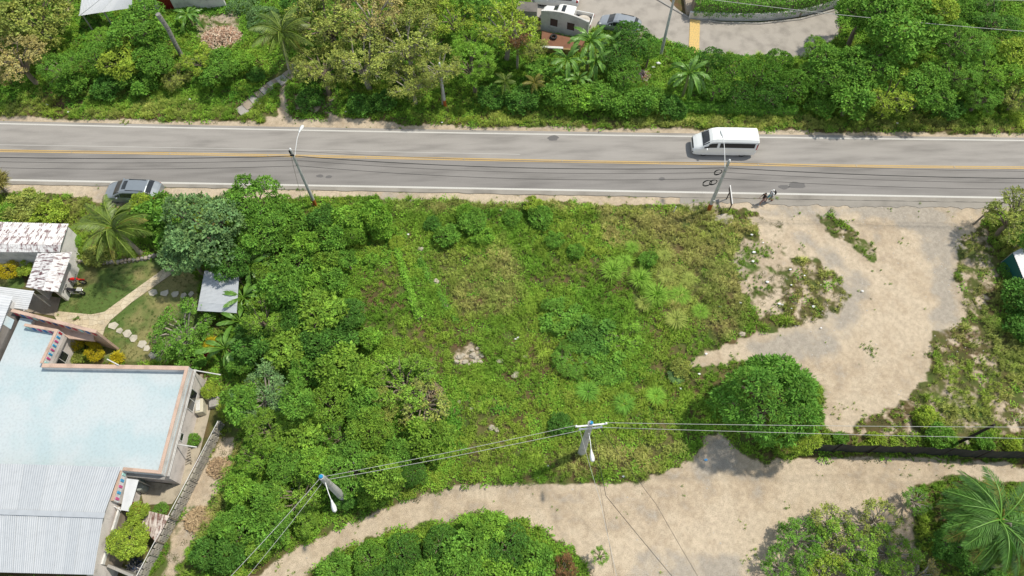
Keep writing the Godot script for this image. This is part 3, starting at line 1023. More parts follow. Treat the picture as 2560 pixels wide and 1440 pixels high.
	plant("tree", "tree", 1545, 135, 46, 3.0, "creeper1", "leaf_deep", "dark creeper covered tree right of the banana clump", n)
	plant("tree", "tree", 1625, 120, 32, 3.0, "creeper1", "leaf_mid", "creeper mound leaning toward the grey street pole", n)
	plant("tree", "tree", 1560, 180, 50, 2.4, "creeper0", "leaf_mid", "creeper covered mound left of the rubbish heap", n)
	plant("shrub", "shrub", 1395, 235, 48, 1.7, "shrub0", "leaf_mid", "leafy bush at the verge below the banana clump", n)
	plant("shrub", "shrub", 1450, 245, 46, 1.6, "shrub1", "leaf_bright", "brighter bush at the verge right of the orange footed pole, below the banana clump", n)
	plant("shrub", "shrub", 1510, 240, 46, 1.6, "shrub2", "leaf_mid", "round bush at the verge between banana clump and rubbish heap", n)
	plant("shrub", "shrub", 1560, 255, 42, 1.4, "shrub3", "leaf_mid", "bush at the verge below the creeper mound left of the rubbish heap", n)
	plant("shrub", "shrub", 1620, 252, 46, 1.5, "shrub0", "leaf_mid", "bush at the verge below the rubbish heap", n)
	plant("shrub", "shrub", 1680, 268, 38, 1.1, "shrub1", "leaf_deep", "dark bush at the verge below the lone banana plant", n)
	plant("shrub", "shrub", 1230, 245, 40, 1.0, "shrub2", "leaf_deep", "dark undergrowth bush below the bright green feathery tree", n)
	plant("shrub", "shrub", 1310, 250, 44, 1.2, "shrub3", "leaf_deep", "dark undergrowth bush below the two small palms", n)
	plant("shrub", "shrub", 1350, 175, 40, 2.0, "shoots1", "leaf_mid", "leafy bush between the small palms and the banana clump", n)
	# the creeper covered row right of the lone banana plant
	var row := "creeper mounds along the side street"
	var mounds := [[1775, 150, 40, 3.0], [1838, 165, 46, 3.2], [1790, 215, 44, 2.2], [1845, 230, 46, 2.0], [1905, 180, 48, 2.8], [1950, 150, 40, 2.6], [1925, 235, 46, 2.0], [1985, 205, 50, 2.6]]
	var seen_as := ["creeper mound nearest the lone banana plant, below the speed bump", "tall rounded creeper mound right of the speed bump", "low creeper mound right of the lone banana plant", "creeper mound with a pale bare stick showing", "creeper mound in the middle of the row below the side street", "creeper mound whose top shows against the side street", "low creeper mound over the ivy covered wall end", "last creeper mound before the large leaved tree"]
	for k in mounds.size():
		var q: Array = mounds[k]
		plant("creeper_mound", "creeper", q[0], q[1], q[2], q[3], "creeper%d" % (k % 2), "leaf_mid" if k % 3 else "leaf_deep", seen_as[k], row, 1.0)
	plant("tree", "tree", 2240, 70, 112, 5.2, "broad1", "leaf_mid", "large leaved tree over the far end of the side street", n)
	plant("tree", "tree", 2165, 30, 80, 4.4, "broad2", "leaf_mid", "green tree at the top edge left of the large leaved tree", n)
	plant("tree", "tree", 2330, 20, 70, 4.8, "broad0", "leaf_lime", "bright tree top at the top edge right of the large leaved tree", n)
	plant("tree", "tree", 2070, 185, 74, 3.0, "broad0", "leaf_mid", "rounded green tree right of the creeper mounds", n)
	plant("tree", "tree", 2050, 130, 50, 2.7, "feather0", "leaf_bright", "light tree top rising against the side street", n)
	plant("tree", "tree", 2165, 175, 74, 3.4, "broad2", "leaf_mid", "green tree below the large leaved tree", n)
	plant("tree", "tree", 2130, 245, 66, 2.6, "shrub0", "leaf_mid", "bushy tree at the verge below the rounded green tree", n)
	plant("tree", "tree", 2225, 235, 72, 2.7, "airy1", "leaf_lime", "pale pinkish tipped tree at the verge right of the van", n)
	plant("tree", "tree", 2310, 225, 70, 2.9, "broad1", "leaf_mid", "green tree at the verge right of the pale tipped one", n)
	plant("tree", "tree", 2400, 110, 78, 3.7, "feather1", "leaf_mid", "soft feathery tree under the cable near the right edge", n)
	plant("tree", "tree", 2390, 190, 64, 2.9, "feather0", "leaf_mid", "feathery green tree in the middle of the right hand wood", n)
	plant("tree", "tree", 2470, 175, 78, 2.9, "feather1", "leaf_bright", "light feathery tree near the right edge beyond the road", n)
	plant("tree", "tree", 2550, 160, 74, 3.2, "broad0", "leaf_lime", "yellow green tree at the right edge beyond the road", n)
	plant("tree", "tree", 2480, 50, 62, 3.5, "airy2", "leaf_deep", "dark tree near the top right corner", n)
	plant("tree", "tree", 2420, 40, 44, 3.2, "broad2", "leaf_mid", "green tree left of the dark one near the top right corner", n)
	plant("tree", "tree", 2450, 245, 56, 2.0, "feather0", "leaf_mid", "feathery bush tree at the verge near the right edge", n)
	plant("tree", "tree", 2545, 245, 52, 2.0, "airy0", "leaf_olive", "dull olive bush tree at the verge by the right edge", n)
	plant("shrub", "shrub", 2050, 262, 40, 1.2, "shrub2", "leaf_mid", "bush at the verge right of the ivy covered wall", n)
	plant("shrub", "shrub", 2370, 272, 40, 1.1, "shrub3", "leaf_deep", "dark bush at the verge below the right hand wood", n)
	plant("tree", "tree", 1096, 168, 62, 5.0, "airy1", "leaf_olive", "olive tree hiding the top of the orange footed pole", n, 0.75, "bark_pale")
	var sh := [[775, 248, 34, 0.8, "left of"], [905, 262, 40, 0.8, "below the left trunk of"], [960, 255, 36, 0.9, "in the middle under"]]  # dark shrubs added to stand for the shade over the grass here
	for q in sh:
		plant("shrub", "shrub", q[0], q[1], q[2], q[3], "shrub%d" % (int(q[0]) % 4), "leaf_deep", "dark shrub added for shade %s the olive trees" % q[4], n)
	palm(705, 85, 6.0, 3.3, 20, "coconut palm with long drooping fronds above the concrete steps", at(735, 200))
	palm(1262, 205, 2.6, 1.5, 11, "small arching palm below the reddish tree, left of its twin", at(1262, 235))
	palm(1335, 208, 2.4, 1.5, 10, "small yellowish palm right of its twin at the verge", at(1335, 236), "palm_leaf_old")
	palm(790, 30, 5.0, 2.0, 12, "young palm showing among the olive trees")
	banana(470, 40, 2.6, 1.9, 9, "banana plant beside the top of the dead palm trunk")
	banana(1418, 150, 3.2, 2.3, 9, "banana plant at the left of the clump below the white house")
	banana(1475, 105, 4.0, 2.4, 10, "tallest banana plant of the clump below the white house")
	banana(1490, 155, 2.8, 2.0, 9, "banana plant at the right of the clump below the white house")
	banana(1445, 200, 2.2, 1.8, 7, "lowest banana plant of the clump below the white house")
	banana(1528, 110, 3.2, 1.9, 7, "banana plant leaning toward the creeper covered tree")
	banana(1722, 185, 3.4, 2.5, 13, "lone banana plant below the speed bump")
	# --- gardens on the left
	var gd := "garden plants on the left"
	palm(283, 572, 4.6, 3.5, 18, "coconut palm with a leaning trunk in the walled garden", at(352, 634))
	plant("tree", "tree", 520, 565, 108, 4.4, "broad0", "leaf_blue", "large dark green garden tree above the small tin shed", gd, 0.8)
	plant("tree", "tree", 470, 640, 66, 3.2, "broad1", "leaf_blue", "dark leafy tree hanging over the upper end of the beige path", gd)
	plant("tree", "tree", 570, 650, 60, 3.4, "broad2", "leaf_deep", "dark leafy tree just above the small tin shed roof", gd)
	plant("tree", "tree", 640, 505, 72, 4.6, "broad2", "leaf_mid", "tall leafy tree reaching over the road's edge line", gd, 0.9)
	plant("tree", "tree", 655, 575, 70, 3.8, "broad0", "leaf_mid", "leafy tree right of the large dark garden tree", gd)
	plant("shrub", "shrub", 395, 540, 62, 2.2, "shrub0", "leaf_mid", "leafy hedge bush hiding the rear of the silver minivan", gd, 0.9)
	plant("shrub", "shrub", 430, 590, 52, 2.0, "shrub1", "leaf_mid", "leafy bush below the one hiding the minivan", gd)
	plant("shrub", "shrub", 352, 505, 28, 1.6, "shrub3", "leaf_lime", "light green bush in front of the silver minivan", gd)
	plant("shrub", "shrub", 450, 825, 84, 1.9, "airy1", "leaf_mid", "wide loose grey green bush on the lawn", gd, 0.75, "bark_pale")
	plant("shrub", "shrub", 475, 895, 46, 1.0, "shrub0", "leaf_mid", "low green bush behind the roof corner of the big house", gd)
	plant("croton", "shrub", 192, 855, 25, 0.9, "pompon", "leaf_yellow", "brightest yellow croton by the big house window", gd, 0.9)
	plant("croton", "shrub", 233, 850, 22, 0.8, "pompon", "leaf_yellow", "darker yellow croton touching the beige path", gd, 0.9)
	plant("croton", "shrub", 238, 882, 25, 0.8, "pompon", "leaf_yellow", "round golden croton nearest the roof edge", gd, 0.9)
	plant("cycad", "shrub", 193, 894, 20, 0.4, "spiky", "leaf_olive", "grey green cycad between croton and roof edge", gd, 0.6)
	plant("croton", "shrub", 292, 897, 20, 0.4, "spiky", "leaf_yellow", "low yellow spiky plant beside the roof edge", gd, 0.6)
	plant("croton", "shrub", 525, 862, 22, 1.0, "spiky", "leaf_yellow", "yellow spiky plant beside the lowest garden banana", gd, 0.7)
	plant("ti_plant", "shrub", 510, 884, 12, 0.9, "spiky", "leaf_red", "crimson ti plant behind the house corner", gd, 0.9)
	plant("croton", "shrub", 22, 676, 26, 0.9, "pompon", "leaf_yellow", "bright yellow croton below the rusty roof", gd, 0.8)
	plant("shrub", "shrub", 62, 674, 24, 0.8, "shoots1", "leaf_lime", "light green plant right of the yellow croton below the rusty roof", gd, 0.8)
	plant("shrub", "shrub", 185, 605, 20, 0.6, "shrub2", "leaf_bright", "small bright bush at the gable of the rusty roof", gd)
	plant("shrub", "shrub", 240, 640, 36, 0.5, "shrub3", "leaf_olive", "dull low bush below the coconut palm fronds", gd, 0.6)
	plant("shrub", "shrub", 60, 520, 54, 0.8, "shoots1", "leaf_olive", "olive bush along the fence above the rusty roof", gd, 0.7)
	plant("shrub", "shrub", 135, 535, 44, 0.7, "shrub0", "leaf_lime", "light bush above the rusty roof's right end", gd, 0.7)
	plant("shrub", "shrub", 15, 540, 36, 0.8, "shrub1", "leaf_bright", "bright bush at the left edge above the rusty roof", gd, 0.7)
	plant("shrub", "shrub", 85, 545, 26, 0.6, "shrub2", "leaf_lime", "yellow green bush touching the rusty roof's upper eave", gd, 0.7)
	plant("tree", "tree", -15, 455, 40, 1.8, "spiky", "palm_leaf_old", "yellowish palm tips cut by the left edge beside the road", gd, 0.5)
	plant("tree", "tree", 325, 1355, 52, 2.4, "broad1", "leaf_lime", "yellow green tree beside the big tin roof", gd, 0.8)
	plant("tree", "tree", 345, 1285, 30, 2.2, "broad2", "leaf_lime", "smaller yellow green tree beside the narrow white lean-to roof", gd, 0.8)
	plant("shrub", "shrub", 525, 977, 24, 0.8, "shrub3", "leaf_lime", "light bush in the side yard behind the house corner", gd, 0.8)
	plant("shrub", "shrub", 485, 1100, 18, 0.4, "shrub2", "leaf_mid", "small bush in the side yard beside the leaning pallets", gd, 0.8)
	plant("shrub", "shrub", 400, 1275, 22, 0.3, "creeper0", "leaf_mid", "low green patch above the rusty lean-to sheets", gd, 0.4)
	banana(628, 668, 2.2, 2.6, 8, "banana plant above the small tin shed")
	banana(610, 745, 1.8, 2.0, 6, "banana plant leaning over the small tin shed roof")
	banana(600, 805, 1.6, 1.9, 6, "banana plant below the small tin shed")
	banana(565, 872, 2.0, 2.4, 8, "banana plant nearest the big house corner")
	# --- the thicket between the house wall and the plot
	var th := "shrubs of the thicket beside the big house"
	var thl := "thicket shrub, %s from the left of those %s"
	var levels := [[570, "just below the road verge"], [625, "above the small tin shed's roof"], [690, "level with the small tin shed's upper edge"], [750, "level with the small tin shed's lower edge"], [815, "level with the beige path's fork"], [880, "level with the yellow crotons"], [950, "level with the limestone heap"], [1040, "level with the brown brush heap"], [1110, "level with the crossarm pole"], [1200, "just above the drooping lamp pole"], [1270, "level with the drooping lamp"], [1340, "just below the drooping lamp"], [9999, "lowest beside the dirt track"]]
	var spots := [
		[735, 560, 52, 1.2, 0], [800, 545, 48, 1.1, 1], [870, 535, 50, 1.0, 2], [930, 545, 46, 1.0, 0], [955, 575, 28, 0.8, 3], [760, 610, 50, 1.4, 1], [830, 600, 48, 1.1, 0], [890, 590, 36, 0.9, 2], [720, 520, 40, 1.0, 3], [700, 590, 40, 1.4, 2],
		[735, 670, 52, 1.6, 0], [810, 660, 46, 1.2, 2], [865, 650, 36, 0.9, 1], [700, 725, 58, 1.8, 1], [770, 730, 56, 1.6, 3], [840, 715, 44, 1.1, 0], [670, 690, 40, 1.6, 2], [660, 790, 56, 1.8, 0], [730, 795, 58, 1.8, 2], [800, 790, 56, 1.6, 1],
		[870, 780, 44, 1.1, 3], [640, 860, 58, 1.7, 1], [710, 865, 60, 1.8, 0], [785, 860, 58, 1.7, 2], [855, 850, 52, 1.3, 0], [920, 850, 42, 1.0, 1], [600, 900, 44, 1.4, 3], [770, 930, 62, 1.9, 1], [850, 930, 58, 1.5, 3], [600, 1000, 44, 1.3, 2],
		[740, 1005, 62, 1.9, 0], [820, 1010, 62, 1.8, 2], [900, 1000, 56, 1.5, 1], [680, 1075, 58, 1.7, 3], [760, 1085, 64, 1.9, 1], [840, 1090, 62, 1.8, 0], [920, 1080, 58, 1.6, 2], [990, 1130, 56, 1.5, 3], [640, 1150, 52, 1.4, 0], [715, 1160, 58, 1.6, 2],
		[790, 1160, 58, 1.5, 1], [880, 1165, 60, 1.6, 3], [960, 1190, 52, 1.3, 0], [1040, 1180, 50, 1.2, 2], [1090, 1130, 40, 1.0, 1], [600, 1230, 48, 1.1, 1], [665, 1235, 54, 1.3, 3], [740, 1240, 56, 1.3, 0], [870, 1240, 44, 1.0, 2], [930, 1235, 40, 0.9, 1],
		[560, 1320, 46, 0.8, 2], [620, 1310, 50, 1.0, 0], [690, 1310, 52, 1.0, 1], [760, 1300, 44, 0.9, 3], [520, 1390, 44, 0.7, 0], [580, 1390, 46, 0.7, 3], [640, 1375, 40, 0.7, 2], [1120, 1080, 36, 0.8, 0], [1060, 1100, 48, 1.2, 3]]
	var hues := ["leaf_mid", "leaf_bright", "leaf_mid", "leaf_deep", "leaf_fresh"]
	for k in spots.size():
		var q: Array = spots[k]
		var kind: String = [["shrub0", "shoots0", "broad1", "feather1"], ["shrub2", "shrub1", "creeper0", "shrub3"], ["airy2", "shoots1", "shrub1", "broad2"]][k % 3][q[4]]
		var level := 0
		while level < levels.size() - 1 and q[1] > levels[level][0]: level += 1
		var nth := 0
		for e in spots:
			var r2 := 0
			while r2 < levels.size() - 1 and e[1] > levels[r2][0]: r2 += 1
			if r2 == level and e[0] < q[0]: nth += 1
		plant("shrub", "shrub", q[0] + R.randf_range(-8, 8), q[1] + R.randf_range(-8, 8), q[2] * R.randf_range(0.7, 1.25), q[3] * R.randf_range(0.9, 2.3), kind, hues[(k * 7 + q[4]) % 5], thl % [ordinal(nth), levels[level][1]], th, R.randf_range(0.7, 1.15))
	plant("tree", "tree", 655, 985, 84, 2.4, "airy2", "leaf_blue", "grey green broad leaved tree with white dry leaves beside the house wall", "", 0.7, "bark_pale")
	plant("tree", "tree", 1010, 960, 92, 1.0, "airy0", "leaf_fresh", "low olive green creeper heap with brown holes in the middle of the plot", "", 0.5)
	plant("tree", "tree", 1060, 1010, 74, 1.2, "sparse", "leaf_olive", "brown twiggy brush heap beside the olive creeper heap", "", 0.5)
	plant("shrub", "shrub", 950, 1010, 52, 1.0, "creeper1", "leaf_olive", "olive creeper mound left of the brown twiggy heap", "", 0.6)
	plant("shrub", "shrub", 578, 1362, 30, 0.8, "spiky", "leaf_lime", "pale yellow green long leaved plant in the lower left thicket", "", 0.6)
	# --- bushes standing free in the plot
	var pl := "bushes standing in the plot"
	var bushes := [[1120, 590, 34, 0.8, "shrub0", "leaf_mid", "rounded bush nearest the verge in the upper left of the plot"], [1080, 560, 24, 0.6, "shrub1", "leaf_deep", "dark little bush left of the rounded bush in the plot"], [1180, 555, 38, 0.9, "shrub2", "leaf_mid", "bush under the verge right of the rounded bush"],
		[1205, 590, 32, 0.7, "shoots0", "leaf_bright", "bright leafy bush below the bush under the verge"], [1165, 530, 26, 0.7, "shrub3", "leaf_bright", "bright bush right at the verge above the plot"], [1280, 545, 26, 0.6, "shrub1", "leaf_mid", "narrow bush in the upper middle of the plot"], [1350, 545, 34, 0.7, "shrub2", "leaf_mid", "wide bush in the upper middle of the plot"],
		[1335, 515, 28, 0.6, "shrub0", "leaf_lime", "light bush at the verge above the wide bush"], [1385, 600, 28, 0.6, "shoots1", "leaf_mid", "leafy bush below the wide bush"], [1440, 630, 24, 0.5, "shrub3", "leaf_mid", "small bush at the upper edge of the rank weeds"], [930, 650, 22, 0.6, "shoots0", "leaf_bright", "bright upright bush beside the left ridge in the plot"],
		[922, 850, 26, 0.6, "shrub2", "leaf_bright", "bright bush between thicket and ridges"], [990, 605, 20, 0.6, "creeper0", "leaf_lime", "leafy mound at the top of the left ridge"], [1400, 790, 60, 0.35, "shoots0", "leaf_mid", "dark weed clump at the top of the rank patch"], [1480, 840, 66, 0.4, "shoots1", "leaf_deep", "dark weed clump in the middle of the rank patch"],
		[1430, 900, 58, 0.35, "feather0", "leaf_mid", "dark weed clump at the lower left of the rank patch"], [1560, 850, 60, 0.35, "airy2", "leaf_bright", "weed clump at the right of the rank patch"], [1520, 920, 56, 0.35, "shoots1", "leaf_mid", "weed clump at the bottom of the rank patch"], [1600, 700, 34, 0.5, "tussock", "leaf_fresh", "yellow green tussock above the rank patch"],
		[1640, 740, 38, 0.5, "tussock", "leaf_fresh", "yellow green tussock right of the rank patch"], [1530, 680, 36, 0.5, "tussock", "leaf_fresh", "yellow green tussock at the top of the dry grass"], [1690, 800, 34, 0.4, "tussock", "leaf_olive", "olive tussock between rank patch and clearing"], [1620, 650, 26, 0.5, "shrub0", "leaf_mid", "small green bush among the dry grass"],
		[1700, 920, 30, 0.5, "shrub3", "leaf_olive", "grey leaved bush above the mango tree"], [1690, 940, 24, 0.4, "shoots1", "leaf_blue", "bluish weed clump left of the mango tree"], [1560, 1010, 32, 0.4, "tussock", "leaf_mid", "green tussock in the lower right of the plot"], [1470, 980, 34, 0.4, "tussock", "leaf_mid", "green tussock in the lower middle of the plot"], [1640, 990, 30, 0.4, "tussock", "leaf_bright", "bright tussock left of the mango tree"], [1560, 655, 26, 0.4, "tussock", "leaf_fresh", "smaller pale tussock upper row of the yellow green tussocks"], [1665, 690, 28, 0.4, "tussock", "leaf_olive", "smaller pale tussock right of the first of the yellow green tussocks"], [1700, 740, 30, 0.4, "tussock", "leaf_fresh", "smaller pale tussock in the thick of the yellow green tussocks"], [1720, 700, 24, 0.4, "tussock", "leaf_olive", "smaller pale tussock at the right end of the yellow green tussocks"], [1750, 780, 26, 0.4, "tussock", "leaf_fresh", "smaller pale tussock nearest the clearing in the yellow green tussocks"], [1610, 760, 26, 0.4, "tussock", "leaf_olive", "smaller pale tussock lowest of the yellow green tussocks"], [1580, 620, 22, 0.4, "tussock", "leaf_fresh", "smaller pale tussock at the top of the yellow green tussocks"], [1660, 640, 22, 0.4, "tussock", "leaf_olive", "smaller pale tussock between the taller ones of the yellow green tussocks"], [1400, 1060, 34, 0.6, "shrub1", "leaf_deep", "dark bush beside the two jointed crossarm pole"]]
	for q in bushes:
		plant("bush", "bush", q[0], q[1], q[2], q[3], q[4], q[5], q[6], pl, 0.5 if q[3] < 0.45 else 0.75)
	# --- right and bottom
	plant("tree", "tree", 1920, 1004, 130, 3.4, "mango", "leaf_mango", "dense round dark mango tree beside the dirt track", "", 0.85)
	plant("tree", "tree", 1985, 1080, 66, 3.0, "mango", "leaf_lime", "lighter yellow green tree at the foot of the mango tree", "", 0.8)
	plant("tree", "tree", 2545, 540, 80, 3.2, "airy1", "leaf_olive", "olive tree with bare twigs at the right edge beside the road", "", 0.8)
	plant("tree", "tree", 2570, 590, 50, 2.2, "broad0", "leaf_mid", "green lower tree at the right edge beside the clearing", "", 0.8)
	plant("shrub", "shrub", 2555, 745, 56, 1.0, "shrub0", "leaf_deep", "dark bush at the right edge below the teal cover", "", 0.8)
	plant("shrub", "shrub", 2530, 680, 36, 0.6, "creeper1", "leaf_deep", "dark creeper patch left of the teal cover", "", 0.5)
	plant("shrub", "shrub", 2560, 820, 48, 0.9, "shrub2", "leaf_deep", "lower dark bush at the right edge", "", 0.8)
	var fl := "bushes along the black shade net"
	var fr := [[2100, 1098, 22, 0.4, "small bush at the left end of the black shade net"], [2190, 1100, 26, 0.5, "second bush along the black shade net"], [2350, 1096, 40, 0.7, "wide bush in the middle of the black shade net"], [2320, 1050, 36, 0.5, "bright weeds above the middle of the black shade net"], [2460, 1105, 28, 0.5, "bush right of the leaning black post"], [2530, 1110, 26, 0.5, "bush at the right end of the black shade net"]]
	for k in fr.size():
		plant("bush", "bush", fr[k][0], fr[k][1], fr[k][2], fr[k][3], "shrub%d" % (k % 4), ["leaf_mid", "leaf_lime"][k % 2], fr[k][4], fl, 0.8)
	var lo := "bushes of the thicket below the track"
	var lob := [[1230, 1320, 44, 1.4, "shoots1", "leaf_bright", "bright leafy top rising highest over the track's lower edge"], [1180, 1370, 66, 1.3, "shrub1", "leaf_mid", "green bush below the bright leafy top"], [1270, 1370, 62, 1.3, "creeper0", "leaf_deep", "dark bush right of the bright leafy top"], [1100, 1360, 56, 1.1, "creeper1", "leaf_deep", "dark bush left of the bright leafy top"], [1010, 1385, 56, 1.0, "creeper0", "leaf_deep", "dark bush in the left part of the lower thicket"], [920, 1400, 52, 0.9, "creeper1", "leaf_mid", "bush near the left tip of the lower thicket"],
		[840, 1430, 48, 0.8, "shrub3", "leaf_mid", "bush at the left tip of the lower thicket"], [1340, 1400, 56, 1.1, "shrub0", "leaf_mid", "bush in the right part of the lower thicket"], [1400, 1430, 50, 0.9, "airy2", "leaf_rust", "reddish brown bush at the right tip of the lower thicket"], [1150, 1435, 66, 1.4, "broad1", "leaf_mid", "leafy bush at the bottom edge below the bright leafy top"], [1240, 1440, 60, 1.3, "shrub2", "leaf_bright", "bright bush at the bottom edge"], [1050, 1450, 58, 1.1, "shrub1", "leaf_mid", "bush at the bottom edge left of centre"], [950, 1460, 56, 1.0, "creeper0", "leaf_deep", "dark bush at the bottom edge in the left of the lower thicket"], [1330, 1460, 56, 1.2, "shoots0", "leaf_bright", "bright shoots at the bottom edge right of centre"], [1175, 1305, 22, 1.6, "shoots0", "leaf_bright", "single light shoot over the dirt track"],
		[1500, 1390, 26, 1.6, "sparse", "leaf_bright", "thin leafy twigs over the gravel at the bottom edge"]]
	for q in lob:
		plant("bush", "bush", q[0], q[1], q[2], q[3], q[4], q[5], q[6], lo, 0.8)
	var ri := "bushes at the lower right"
	var rib := [[2080, 1310, 64, 1.4, "sparse", "leaf_olive", "half bare bush with grey twigs at the top of the lower right scrub"], [2000, 1350, 66, 1.3, "airy0", "leaf_mid", "leafy bush at the left of the lower right scrub"], [2110, 1370, 78, 1.5, "airy1", "leaf_fresh", "large green bush in the middle of the lower right scrub"], [2200, 1300, 66, 1.5, "sparse", "leaf_olive", "half bare bush right of the first grey twigged one"], [2230, 1380, 70, 1.4, "airy2", "leaf_fresh", "green bush left of the wind blown palm"], [1960, 1420, 60, 1.1, "airy2", "leaf_mid", "bush at the bottom edge in the lower right scrub"], [2070, 1440, 66, 1.2, "airy0", "leaf_lime", "yellow green bush at the bottom edge"], [2180, 1450, 66, 1.2, "airy1", "leaf_mid", "green bush at the bottom edge left of the palm"], [2300, 1440, 60, 1.2, "sparse", "leaf_straw", "dry pale bush at the bottom edge below the palm"], [2290, 1250, 42, 1.2, "sparse", "leaf_mid", "thin bush beside the palm's left fronds"]]
	rib += [[2410, 1280, 60, 1.2, "broad0", "leaf_deep", "dark shrub added for shade under the wind blown palm, upper one"], [2380, 1360, 60, 1.2, "broad1", "leaf_deep", "dark shrub added for shade left of the wind blown palm's trunk"], [2450, 1400, 64, 1.2, "broad2", "leaf_deep", "dark shrub added for shade below the wind blown palm's trunk"], [2540, 1330, 54, 1.0, "broad0", "leaf_deep", "dark shrub added for shade right of the wind blown palm at the right edge"]]  # extra dark shrubs, added so the gaps under the palm look shaded
	for q in rib:
		plant("bush", "bush", q[0], q[1], q[2], q[3], q[4], q[5], q[6], ri, 0.7, "bark_pale")
	palm(2500, 1300, 6.5, 3.8, 30, "wind blown coconut palm in the lower right corner", at(2480, 1330), "palm_leaf_deep", Vector2(-0.9, 0.25))
	palm(2560, 1400, 5.0, 3.0, 12, "lower palm cut by the right edge at the bottom", Vector3.ZERO, "palm_leaf", Vector2(-0.8, 0.3))
	# the clipped hedge over the white wall, and the ivy wall beside the road
	hedge("clipped_hedge", [[1728, 32], [1800, 35], [1880, 35], [1960, 30], [2030, 17], [2080, 0]], 0.5, 1.7, "leaf_mid", "clipped dark hedge above the white curved wall", 1.1, 230.0)
	hedge("ivy_wall", [[1690, 278], [1760, 280], [1840, 282], [1920, 284], [1985, 286]], 0.1, 0.9, "leaf_mid", "low wall smothered in ivy along the verge left of the van", 0.45, 480.0)
	hedge("vine_ridge", [[985, 600], [1000, 650], [1015, 700], [1035, 760], [1050, 800]], 0.0, 0.5, "leaf_bright", "left vine covered ridge running down the plot", 0.28, 420.0)
	hedge("vine_ridge", [[1050, 650], [1075, 700], [1105, 750], [1145, 810]], 0.0, 0.35, "leaf_mid", "right vine covered ridge running down the plot", 0.25, 420.0)

func hedge(called: String, px: Array, y0: float, high: float, m: String, label: String, half: float, thick_set := 150.0) -> void:
	var c := at(px[0][0], px[0][1])
	var o := base(called, c)
	tag(o, label, "hedge")
	var sh := Shape.new()
	var core := Shape.new()
	for k in px.size() - 1:
		var a := at(px[k][0], px[k][1])
		var b := at(px[k + 1][0], px[k + 1][1])
		var t := along(a, b)
		core.box(Vector3(a.distance_to(b) + 0.1, high * 0.8, half * 1.3), Transform3D(t.basis, (a + b) * 0.5 - c + Vector3(0, y0 + high * 0.4 + k * 0.004, 0)))
		var side := t.basis.z
		for j in int(a.distance_to(b) * (high + half * 2.0) * thick_set):
			var u := R.randf()
			var ang := R.randf_range(-0.2, PI + 0.2)
			var nrm := (side * cos(ang) + Vector3.UP * maxf(sin(ang), 0.0)).normalized()
			var bump := 1.0 + 0.25 * wild.get_noise_2d(lerpf(a.x, b.x, u) * 25.0, ang * 40.0)
			var p := a.lerp(b, u) - c + Vector3(0, y0, 0) + side * cos(ang) * half * bump + Vector3.UP * (high * 0.55 + high * 0.45 * sin(ang)) * bump
			if absf(cos(ang)) > 0.8: p.y = y0 + R.randf() * high
			var dir := (Vector3(R.randfn(), R.randfn(), R.randfn()).normalized() + nrm * 0.5 - Vector3.UP * 0.3).normalized()
			var tn := R.randf_range(0.55, 1.0)
			sh.tint = Color(tn, tn, tn)
			sh.leaf(p, dir, (nrm + Vector3(R.randfn(), R.randfn(), R.randfn()) * 0.3).normalized(), R.randf_range(0.1, 0.2), 0.1)
	put("stems", core.done(), M.bark, o)
	put("foliage", sh.done(true), M[m], o)

# ------------------------------------------------------------------ ground cover
func tuft(s: int, blades: int, high: float, out: float, wide: float) -> ArrayMesh:
	var r := RandomNumberGenerator.new()
	r.seed = s
	var sh := Shape.new()
	for k in blades:
		var a := r.randf() * TAU
		var d := Vector3(cos(a), 0, sin(a))
		var l := high * r.randf_range(0.6, 1.15)
		var o := out * r.randf_range(0.3, 1.2)
		var p0 := d * r.randf() * out * 0.4
		var p1 := p0 + d * o * 0.35 + Vector3(0, l * 0.7, 0)
		var p2 := p0 + d * o + Vector3(0, l * r.randf_range(0.6, 1.0), 0)
		var w := d.cross(Vector3.UP) * wide
		var t := r.randf_range(0.6, 1.0)
		sh.tint = Color(t, t, t)
		sh.quad(p0 - w, p0 + w, p1 + w, p1 - w)
		sh.tri(p1 - w, p1 + w, p2)
	return sh.done(true)

func leaf_patch(s: int, n: int, reach: float, high: float, l: float, w: float) -> ArrayMesh:
	var r := RandomNumberGenerator.new()
	r.seed = s
	var sh := Shape.new()
	for k in n:
		var a := r.randf() * TAU
		var d := reach * sqrt(r.randf())
		var p := Vector3(cos(a) * d, high * r.randf() * (1.0 - 0.6 * d / reach), sin(a) * d)
		var dir := Vector3(r.randfn(), r.randfn() * 0.35 + 0.1, r.randfn()).normalized()
		var t := r.randf_range(0.6, 1.0)
		sh.tint = Color(t, t, t)
		sh.leaf(p, dir, (Vector3.UP + Vector3(r.randfn(), 0, r.randfn()) * 0.45).normalized(), l * r.randf_range(0.7, 1.3), w * r.randf_range(0.8, 1.2))
	return sh.done(true)

